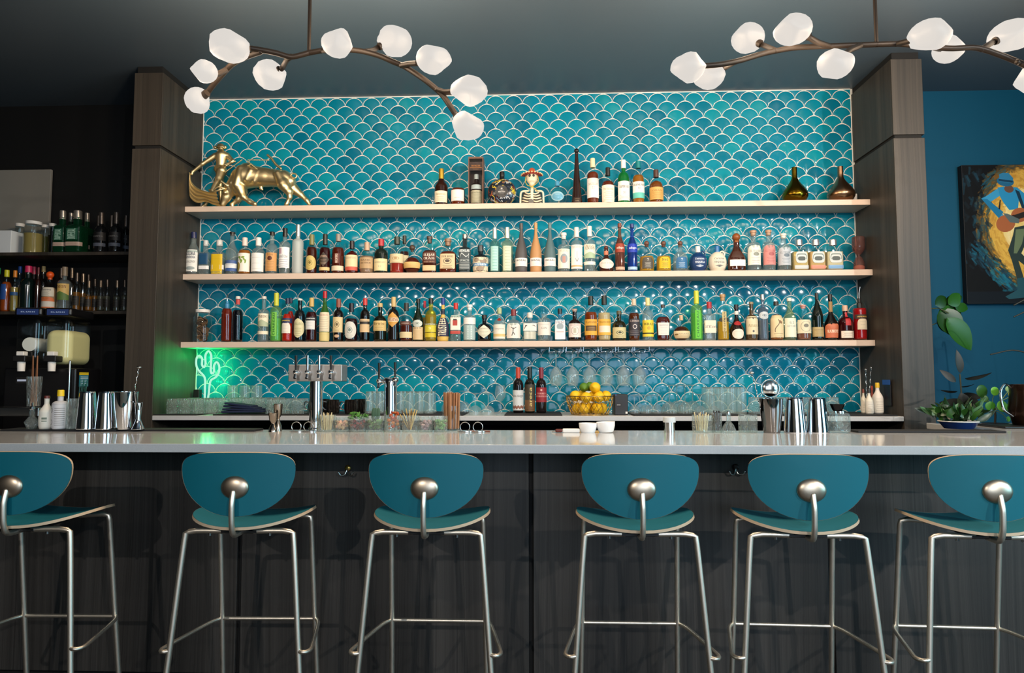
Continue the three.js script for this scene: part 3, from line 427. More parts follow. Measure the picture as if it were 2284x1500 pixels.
// row: shelf, z, base pixel span -> bottle placed by its pixel edges and top
function row(shelf, group, list) {
  for (const [name, x0, x1, yt, label, o] of list) {
    const base = SHELF[shelf][1], z = o.z ?? 0.14, a = pix(x0, 600, z), b = pix(x1, 600, z); const mid = (x0 + x1) / 2, yb = { top: 450, mid: 604, low: 760 }[shelf];
    const l = pix(x0, yb - 30, z), r = pix(x1, yb - 30, z), t = pix(mid, yt, z), R = (r.x - l.x) / 2;
    o.made = bottle(name, label, group, (l.x + r.x) / 2, base, z, R, t.y - base, o);
  }
}
const L = (a, b, w, P, shp = 'rect') => [a, b, w, shp, P];
row('top', 'bottles on the top shelf', [
  ['cognac_bottle', 969.6, 999, 376.5, 'dark cognac bottle with cream label and gold cap on the top shelf', { s: 'slope', g: '#2a1208', q: 0, c: ['#c9a23c', 0.3, 'metal'], l: [L(0.08, 0.38, 0.75, T.name('#e9dfc2', 'Hennessy', '#6b5a30', 'serif', 26))] }],
  ['whiskey_bottle', 1006, 1037, 395, 'faceted amber whiskey decanter with brush-lettered white label and glass stopper', { s: 'squat', g: 'clear', q: ['#7a2f10', 0.6], c: ['#ffffff', 0.2, 'glass'], l: [L(0.14, 0.52, 0.7, printLabel('#f1e6df', [['響', 0.35, 46, '#222', 'serif'], ['HIBIKI', 0.72, 14, '#a88', 'serif']]))] }],
  ['whiskey_bottle', 1309, 1335.6, 353.5, 'amber whisky bottle with tall white label and cream cap on the top shelf', { s: 'tall', g: 'clear', q: ['#7c3413', 0.7], c: ['#e2d8b0', 0.2], l: [L(0.13, 0.55, 0.8, printLabel('#efece6', [['MACALLAN', 0.3, 20, '#998', 'serif'], ['12', 0.5, 22, '#998', 'serif']]))] }],
  ['whiskey_bottle', 1342, 1370, 374, 'squat red-amber whisky bottle with cream label and black cap', { s: 'squat', g: 'clear', q: ['#6f2a12', 0.62], c: ['#151515', 0.22], l: [L(0.04, 0.5, 0.85, printLabel('#efe6d2', [['The Balvenie', 0.25, 22, '#987', 'serif']], (c) => fine(c, 0.42, 0.85, '#a98', 5, 70)))] }],
  ['whiskey_bottle', 1378, 1404, 357, 'green glass whisky bottle with white label and white cap', { s: 'std', g: '#0c6a2c', c: ['#ecebe6', 0.19], l: [L(0.07, 0.5, 0.85, printLabel('#eeeeea', [['LAPHROAIG', 0.3, 22, '#333', 'bold serif'], ['10', 0.6, 22, '#555', 'serif']], (c) => fine(c, 0.72, 0.92, '#999', 4, 76)))] }],
  ['whiskey_bottle', 1411, 1437, 359, 'pale amber whisky bottle with white and turquoise label and turquoise cap', { s: 'std', g: 'clear', q: ['#b4701c', 0.66], c: ['#0f7f83', 0.17], l: [L(0.12, 0.5, 0.85, print((c) => { c.fillStyle = '#f1efe8'; c.fillRect(0, 0, 128, 128); c.fillStyle = '#5fc0b2'; c.fillRect(0, 84, 128, 44); c.fillStyle = '#444'; c.font = 'bold 18px serif'; c.textAlign = 'center'; c.fillText('GLENLIVET', 64, 34); c.fillText('12', 64, 58); }))] }],
  ['whiskey_bottle', 1448, 1479, 379, 'amber whisky bottle with tan label and brown cap at the row end', { s: 'squat', g: 'clear', q: ['#8a4a16', 0.66], c: ['#4a3028', 0.22], l: [L(0.1, 0.46, 0.85, printLabel('#d9a65a', [['OBAN', 0.3, 24, '#7a5220', 'serif']], (c) => fine(c, 0.45, 0.85, '#8a6226', 6, 76)))] }],
  ['tequila_bottle', 1274, 1299, 331, 'very tall tapering dark amber tequila bottle with black knob stopper', { s: 'taper', g: '#27120a', c: ['#141414', 0.1, 'ball'], l: [L(0.03, 0.12, 0.45, printLabel('#27120a', [['DON JULIO', 0.35, 24, '#c9b48a', 'sans-serif'], ['1942', 0.7, 28, '#c9b48a', 'sans-serif']]))] }],
]);
const MID = 'bottles on the middle shelf', LOW = 'bottles on the lowest shelf';
row('mid', MID, [
  ['vodka_bottle', 416.6, 445.5, 517.6, 'clear vodka bottle with white label and navy cap beside the left column', { s: 'slope', g: 'clear', c: ['#1b2450', 0.14], l: [L(0.08, 0.58, 0.7, printLabel('#e9ebe6', [['VODKA', 0.2, 30, '#1d2b45', 'bold sans-serif'], ['WYBOROWA', 0.36, 18, '#1d2b45', 'bold sans-serif'], ['LA BALDWIN', 0.56, 16, '#444', 'serif']], (c) => { c.fillStyle = '#9aa7a8'; c.beginPath(); c.ellipse(64, 108, 40, 10, 0, 0, 7); c.fill(); }))] }],
  ['vodka_bottle', 447, 470, 536, 'small clear vodka bottle with blue back and low white band label', { s: 'square', g: 'clear', c: ['#cfd3d2', 0.16], l: [L(0.16, 0.26, 0.8, T.plain('#eceeee', '#ccc', 2)), L(0.3, 0.62, 0.45, T.plain('#114a72', '#0d3a5c', 2))] }],
  ['vodka_bottle', 475, 503, 536, 'clear vodka bottle with bright yellow back label and white band', { s: 'square', g: 'clear', c: ['#dcdcd8', 0.16], l: [L(0.03, 0.58, 0.55, T.plain('#dcb814', '#c9a510', 2)), L(0.15, 0.28, 0.85, T.plain('#eeeae6', '#ccc', 2))] }],
  ['vodka_bottle', 504, 530.5, 517.6, 'clear vodka bottle with silver lettering, low blue and white label and black cork top', { s: 'slope', g: 'clear', c: ['#2a2a2a', 0.08, 'cork'], l: [L(0.08, 0.33, 0.8, T.band('#3a5c9a', '#dfe4ea', 0.3, 0.4))] }],
  ['vodka_bottle', 532, 559, 530, 'pear vodka bottle with white label showing a green pear branch', { s: 'std', g: 'clear', q: ['#b06a24', 0.66], c: ['#e8d6cc', 0.22], l: [L(0.08, 0.57, 0.82, print((c) => { c.fillStyle = '#f0ece0'; c.fillRect(0, 0, 128, 128); c.fillStyle = '#a08a2a'; c.beginPath(); c.ellipse(26, 96, 22, 34, 0.2, 0, 7); c.fill(); c.fillStyle = '#7e9a3a'; for (let i = 0; i < 6; i++) { c.beginPath(); c.ellipse(40 + i * 10, 30 + (i % 3) * 14, 14, 6, i, 0, 7); c.fill(); } }))] }],
  ['vodka_bottle', 562, 590, 530, 'clear bottle with plain white label and white cap next to the pear vodka', { s: 'std', g: 'clear', c: ['#eae7e2', 0.22], l: [L(0.08, 0.57, 0.82, T.plain('#f1f1ee', '#bbb', 3))] }],
  ['vodka_bottle', 593.5, 619, 517, 'clear vodka bottle with kraft-tan label and black cap', { s: 'std', g: 'clear', c: ['#1a1a1a', 0.08], l: [L(0.08, 0.5, 0.8, printLabel('#cf9a5c', [['Titos', 0.12, 22, '#8a5a2a', 'bold serif']], (c) => { c.fillStyle = '#5a2a1a'; c.beginPath(); c.ellipse(64, 40, 20, 15, 0, 0, 7); c.fill(); fine(c, 0.5, 0.9, '#a0703a', 6, 80); }))] }],
  ['vodka_bottle', 623, 647, 509, 'tall clear vodka bottle with white label and black foil cap', { s: 'tall', g: 'clear', c: ['#141414', 0.18], l: [L(0.14, 0.58, 0.8, printLabel('#eceff0', [['Ketel One', 0.45, 24, '#445', 'serif']], (c) => { c.fillStyle = '#c9a8b8'; c.fillRect(12, 8, 40, 34); fine(c, 0.6, 0.9, '#889', 4, 90); }))] }],
  ['vodka_bottle', 652, 676, 501, 'tall frosted vodka bottle with silver neck', { s: 'tall', g: 'frost', c: ['#b9c2c4', 0.23, 'metal'], l: [] }],
  ['bourbon_bottle', 683, 707, 523, 'dark bourbon bottle with tan oval label and olive wax neck', { s: 'wine', g: 'clear', q: ['#4a1a0c', 0.68], c: ['#7a7a4a', 0.26], l: [L(0.1, 0.46, 0.75, T.crest('#c9b46a', '#7a6a2a'), 'oval')] }],
  ['bourbon_bottle', 712.6, 737, 522, 'dark bourbon bottle with black diamond label over tan strip', { s: 'std', g: 'clear', q: ['#3c0f10', 0.66], c: ['#1c211c', 0.26], l: [L(0.18, 0.54, 0.7, T.name('#3a3028', 'RITTENHOUSE', '#c9a890', 'bold serif', 24), 'diamond'), L(0.09, 0.17, 0.8, T.plain('#d8bf86', '#a98', 2))] }],
  ['bourbon_bottle', 740.6, 768, 522, 'brown bourbon bottle with low cream label and grey cork', { s: 'std', g: 'clear', q: ['#5c1f10', 0.66], c: ['#8f8880', 0.18], l: [L(0.08, 0.2, 0.8, T.plain('#dccfb4', '#998', 3)), L(0.26, 0.5, 0.3, T.vert('#5c1f10', 'MICHTERS', '#e8d8c8'))] }],
  ['bourbon_bottle', 771, 799, 537, 'short red-brown bourbon bottle with cream and pink label and black cap', { s: 'squat', g: 'clear', q: ['#5a140c', 0.7], c: ['#1b1820', 0.24], l: [L(0.1, 0.56, 0.82, printLabel('#e6d3a8', [['REDEMPTION', 0.2, 20, '#987', 'serif']], (c) => { c.fillStyle = '#c85a4a'; c.fillRect(0, 96, 128, 32); }))] }],
  ['bourbon_bottle', 803, 834, 540, 'pale smoked whiskey bottle with tan lettering and beige cork', { s: 'squat', g: 'clear', q: ['#a08068', 0.55], c: ['#c3a489', 0.26], l: [L(0.16, 0.5, 0.75, printLabel('#b89a72', [['BASIL', 0.25, 26, '#5a4028', 'bold serif'], ['HAYDEN', 0.5, 26, '#5a4028', 'bold serif']]))] }],
  ['whiskey_bottle', 835, 865, 533, 'dark green whiskey bottle with cream label and red cap', { s: 'std', g: '#16201a', c: ['#b02030', 0.2], l: [L(0.08, 0.42, 0.85, printLabel('#e6d8a8', [['REDBREAST', 0.3, 20, '#776', 'serif'], ['12', 0.65, 22, '#998', 'serif']]))] }],
  ['whiskey_bottle', 892, 912, 525.5, 'brown whiskey bottle with dark cap half hidden behind its neighbours', { s: 'std', g: 'clear', q: ['#4a1c10', 0.6], c: ['#22261e', 0.2], z: 0.06, l: [L(0.2, 0.5, 0.8, T.plain('#d8c9a0', '#998', 3))] }],
  ['whiskey_bottle', 870, 901, 528, 'whiskey bottle with pale label, red foot and dark green cap', { s: 'std', g: 'clear', q: ['#a8352a', 0.28], c: ['#28362c', 0.2], l: [L(0.28, 0.52, 0.85, T.crest('#dccba4', '#a98a5a'))] }],
  ['bourbon_bottle', 901, 938, 545.7, 'squat round bourbon bottle with tan strip label and dark stopper', { s: 'onion', g: 'clear', q: ['#5c1c0c', 0.55], c: ['#4a3a30', 0.24, 'ball'], l: [L(0.18, 0.38, 0.85, T.plain('#d9b673', '#98754a', 4))] }],
  ['bourbon_bottle', 942, 974, 527, 'oval bourbon bottle with raised white lettering and tan foot label', { s: 'flask', g: 'clear', q: ['#4a1c0e', 0.62], c: ['#4a3a32', 0.18, 'cork'], l: [L(0.28, 0.58, 0.7, printLabel('#4a1c0e', [['ELIJAH', 0.28, 34, '#f1e6d8', 'bold serif'], ['CRAIG', 0.58, 34, '#f1e6d8', 'bold serif'], ['Small Batch', 0.86, 18, '#c9a88a', 'serif']])), L(0.08, 0.22, 0.65, T.plain('#dcbf94', '#a8784a', 3))] }],
  ['bourbon_bottle', 980, 1018, 532.5, 'broad-shouldered bourbon bottle with crest label and wood cork', { s: 'flask', g: 'clear', q: ['#6a2a16', 0.64], c: ['#8a6a50', 0.2, 'cork'], l: [L(0.14, 0.56, 0.6, T.crest('#d9c29a', '#4a4038', 'FOUR ROSES'))] }],
  ['mezcal_bottle', 1024, 1050, 522, 'square smoky bottle with slate grey printed label and grey cap', { s: 'square', g: '~#6a7a7c', c: ['#8f9698', 0.12, 'metal'], l: [L(0.03, 0.6, 0.8, printLabel('#3c4a50', [['NORTHLANDS', 0.08, 20, '#e8eeee', 'bold sans-serif'], ['ESPADIN', 0.5, 16, '#cfd8d8', 'sans-serif']], (c) => { c.strokeStyle = '#dfe6e6'; c.lineWidth = 3; c.beginPath(); c.moveTo(34, 50); c.lineTo(54, 24); c.lineTo(70, 44); c.lineTo(94, 26); c.lineTo(88, 52); c.stroke(); fine(c, 0.6, 0.92, '#cfd8d8', 6, 86); }))] }],
  ['mezcal_bottle', 1055, 1089, 547, 'small dark bottle with blue-banded illustrated cream label', { s: 'squat', g: '#131a20', c: ['#2a3640', 0.22], l: [L(0.03, 0.55, 0.85, printLabel('#dcd0b4', [['LAFFORTE', 0.5, 20, '#e8f0f4', 'bold sans-serif']], (c) => { c.fillStyle = '#9a8a78'; c.beginPath(); c.arc(40, 26, 18, 0, 7); c.arc(96, 30, 14, 0, 7); c.arc(64, 100, 24, 0, 7); c.fill(); c.fillStyle = '#4a86b4'; c.fillRect(0, 52, 128, 24); c.fillStyle = '#e8f0f4'; c.font = 'bold 18px sans-serif'; c.textAlign = 'center'; c.fillText('LAFFORTE', 64, 70); }))] }],
  ['mezcal_bottle', 1092, 1115, 508, 'tall ribbed clear bottle with turquoise tint', { s: 'tall', g: '~#9ad8d2', c: ['#d8e8e4', 0.24, 'metal'], l: [L(0.05, 0.58, 0.5, T.vert('#a9d9d2', '||||||||', '#7ab8b4'))] }],
  ['mezcal_bottle', 1119, 1144, 507, 'tall ribbed clear bottle with pale cream print', { s: 'tall', g: '~#dcead8', c: ['#dfe6d0', 0.24, 'metal'], l: [L(0.05, 0.58, 0.5, T.vert('#d5dcc0', '||||||||', '#a9b8a4'))] }],
  ...[[1149.5, 1176, 497.5, '=#4b4a4c', '#4b4a4c', 'charcoal grey'], [1182.5, 1208, 496.6, '=#b98a5a', '#c0925f', 'tan orange'], [1214, 1239.5, 496.6, '=#4e6a70', '#5a767c', 'slate blue']].map(([a, b, c, g, cap, w]) => ['mezcal_bottle', a, b, c, `matte ${w} ceramic mezcal bottle with white label`, { s: 'clay', g, c: [cap, 0.12], l: [L(0.13, 0.29, 0.85, printLabel('#eae6e2', [['BOZAL', 0.3, 34, '#4a4a48', 'bold sans-serif']], (cc) => fine(cc, 0.6, 0.85, '#b5b0aa', 3, 80)))] }]),
  ['tequila_bottle', 1244, 1271, 519, 'clear bottle with portrait label and white stopper beside the slate blue ceramic bottle', { s: 'tall', g: 'clear', c: ['#e4e2da', 0.16, 'cork'], l: [L(0.1, 0.58, 0.8, printLabel('#e9e6d4', [['MEZCAL', 0.1, 18, '#a9a48a', 'serif']], (c) => { c.fillStyle = '#8a9aa4'; c.beginPath(); c.arc(64, 64, 30, 0, 7); c.fill(); c.fillStyle = '#b98a80'; c.fillRect(52, 50, 24, 40); }))] }],
  ['tequila_bottle', 1273.6, 1299, 507, 'clear bottle with tall white agave label and white cap', { s: 'tall', g: 'clear', c: ['#e6e2d8', 0.22], l: [L(0.08, 0.6, 0.82, printLabel('#eeece4', [['BANHEZ', 0.1, 20, '#999', 'serif']], (c) => { c.strokeStyle = '#777'; c.lineWidth = 3; c.beginPath(); c.moveTo(64, 90); c.lineTo(64, 36); c.moveTo(64, 90); c.lineTo(48, 70); c.moveTo(64, 90); c.lineTo(80, 70); c.stroke(); c.fillStyle = '#c9a878'; c.fillRect(0, 108, 128, 8); }))] }],
  ['tequila_bottle', 1302.5, 1328, 504.5, 'clear bottle with cream and green farm label and white cap', { s: 'tall', g: 'clear', c: ['#e6e2d8', 0.22], l: [L(0.3, 0.6, 0.82, printLabel('#efe9d4', [['MEZCAL', 0.12, 16, '#c96a4a', 'bold serif'], ['UNION', 0.3, 36, '#5a4a3a', 'bold serif']], (c) => { c.fillStyle = '#a9c0a0'; c.beginPath(); c.moveTo(0, 128); c.lineTo(0, 96); c.lineTo(64, 70); c.lineTo(128, 96); c.lineTo(128, 128); c.fill(); })), L(0.16, 0.23, 0.85, T.plain('#efecdc', '#bbb', 1))] }],
  ['tequila_bottle', 1335, 1369, 548, 'squat brown tequila bottle with round white label and brown stopper', { s: 'bell', g: '#3a1a10', c: ['#5a2414', 0.17, 'ball'], l: [L(0.12, 0.5, 0.75, printLabel('#e8e4da', [['Don Julio', 0.45, 26, '#777', 'serif']]), 'oval'), L(0.66, 0.8, 0.95, T.plain('#c9785a', '#c9785a', 1))] }],
  ['tequila_bottle', 1371.7, 1393.6, 498, 'slim tequila bottle fading from deep red neck to clear foot', { s: 'slope', g: '~#c99a84', q: ['#7a2414', 0.7], c: ['#7a3a2c', 0.08], l: [L(0.4, 0.58, 0.75, printLabel('#9a3a24', [['milagro', 0.5, 36, '#f4e8dc', 'bold serif']])), L(0.05, 0.11, 0.7, T.plain('#c9a890', '#8a5a40', 2))] }],
  ['tequila_bottle', 1399, 1421.6, 499, 'slim cobalt blue tequila bottle with white lettering', { s: 'slope', g: '~#4a8ad8', q: ['#1030a8', 0.72], c: ['#2a3a7a', 0.08], l: [L(0.4, 0.58, 0.75, printLabel('#1238b0', [['milagro', 0.5, 36, '#f4f4fc', 'bold serif']])), L(0.05, 0.11, 0.7, T.plain('#a9c9e8', '#4a7ab0', 2))] }],
  ...[[1426, 1459, '#c9962a', '#4c4a44', '#e8e4d8', 'gold tequila bottle with dark arched label and round brown stopper', '7'], [1463.6, 1497, '#d0a038', '#d8b81c', '#4a3a10', 'gold tequila bottle with yellow arched label and round brown stopper', 'No1'], [1500.5, 1534.5, null, '#2a6a9a', '#e8f0f8', 'clear tequila bottle with blue arched label and round brown stopper', '7']].map(([a, b, q, bg, col, lab, t]) => ['tequila_bottle', a, b, 537, lab, { s: 'round', g: 'clear', q: q ? [q, 0.5] : 0, c: ['#6a4436', 0.19, 'ball'], l: [L(0.1, 0.46, 0.5, printLabel(bg, [[t, 0.25, 34, col, 'bold serif']], (c) => fine(c, 0.5, 0.85, col, 5, 64)), 'arch')] }]),
  ['tequila_bottle', 1623, 1663, 520, 'brown tequila decanter with ornate stopper, gold emblem and tilted white label', { s: 'drop', g: '#3c1a0c', c: ['#8a4a1c', 0.24, 'ball'], l: [L(0.36, 0.52, 0.5, printLabel('#3c1a0c', [['✦', 0.45, 60, '#d8b04a', 'sans-serif']])), L(0.14, 0.3, 0.6, T.plain('#efece6', '#ddd', 1))] }],
  ...[[1666, 1696, 514, '#ece8da', '#8a8f84', 'white'], [1701, 1729, 513, '#c98480', '#a85a5c', 'pink'], [1733.6, 1763, 521, '#b4bcc4', '#6a7884', 'grey']].map(([a, b, c, bg, col, w]) => ['tequila_bottle', a, b, c, `clear tequila bottle with ${w} arched label and pale wooden stopper`, { s: 'tall', g: 'clear', c: [w === 'grey' ? '#e0dccf' : '#b08a6e', 0.13, 'cork'], l: [L(0.15, 0.62, 0.8, printLabel(bg, [['EL TESORO', 0.3, 20, col, 'bold serif']], (cc) => { cc.fillStyle = col; cc.beginPath(); cc.ellipse(70, 58, 22, 12, 0, 0, 7); cc.fill(); fine(cc, 0.62, 0.85, col, 4, 60); }), 'arch')] }]),
  ...[[1766, 1800, '#e2c684', '#b9c0c0', 'plain silver'], [1802, 1838, '#e2bc80', '#d0806a', 'copper'], [1840, 1877, '#e8dcb8', '#6a9ac8', 'sky blue']].map(([a, b, q, bc, w], i) => ['tequila_bottle', a, b, 534.5, `square gold-tinged tequila bottle with silver horseshoe label and ${w} foot strip`, { s: 'blocky', g: 'clear', q: [q, 0.6], c: ['#b8b8bc', 0.18, 'metal'], l: [L(0.24, 0.6, 0.3, printLabel('#c3cac8', [], (c) => { c.strokeStyle = '#70807c'; c.lineWidth = 12; c.beginPath(); c.arc(64, 64, 34, 2.4, 7.0); c.stroke(); c.fillStyle = '#4a5452'; c.beginPath(); c.ellipse(64, 78, 16, 22, 0, 0, 7); c.fill(); }), 'oval'), L(0.06, 0.17, 0.5, T.plain(bc, '#fff', 2))] }]),
]);
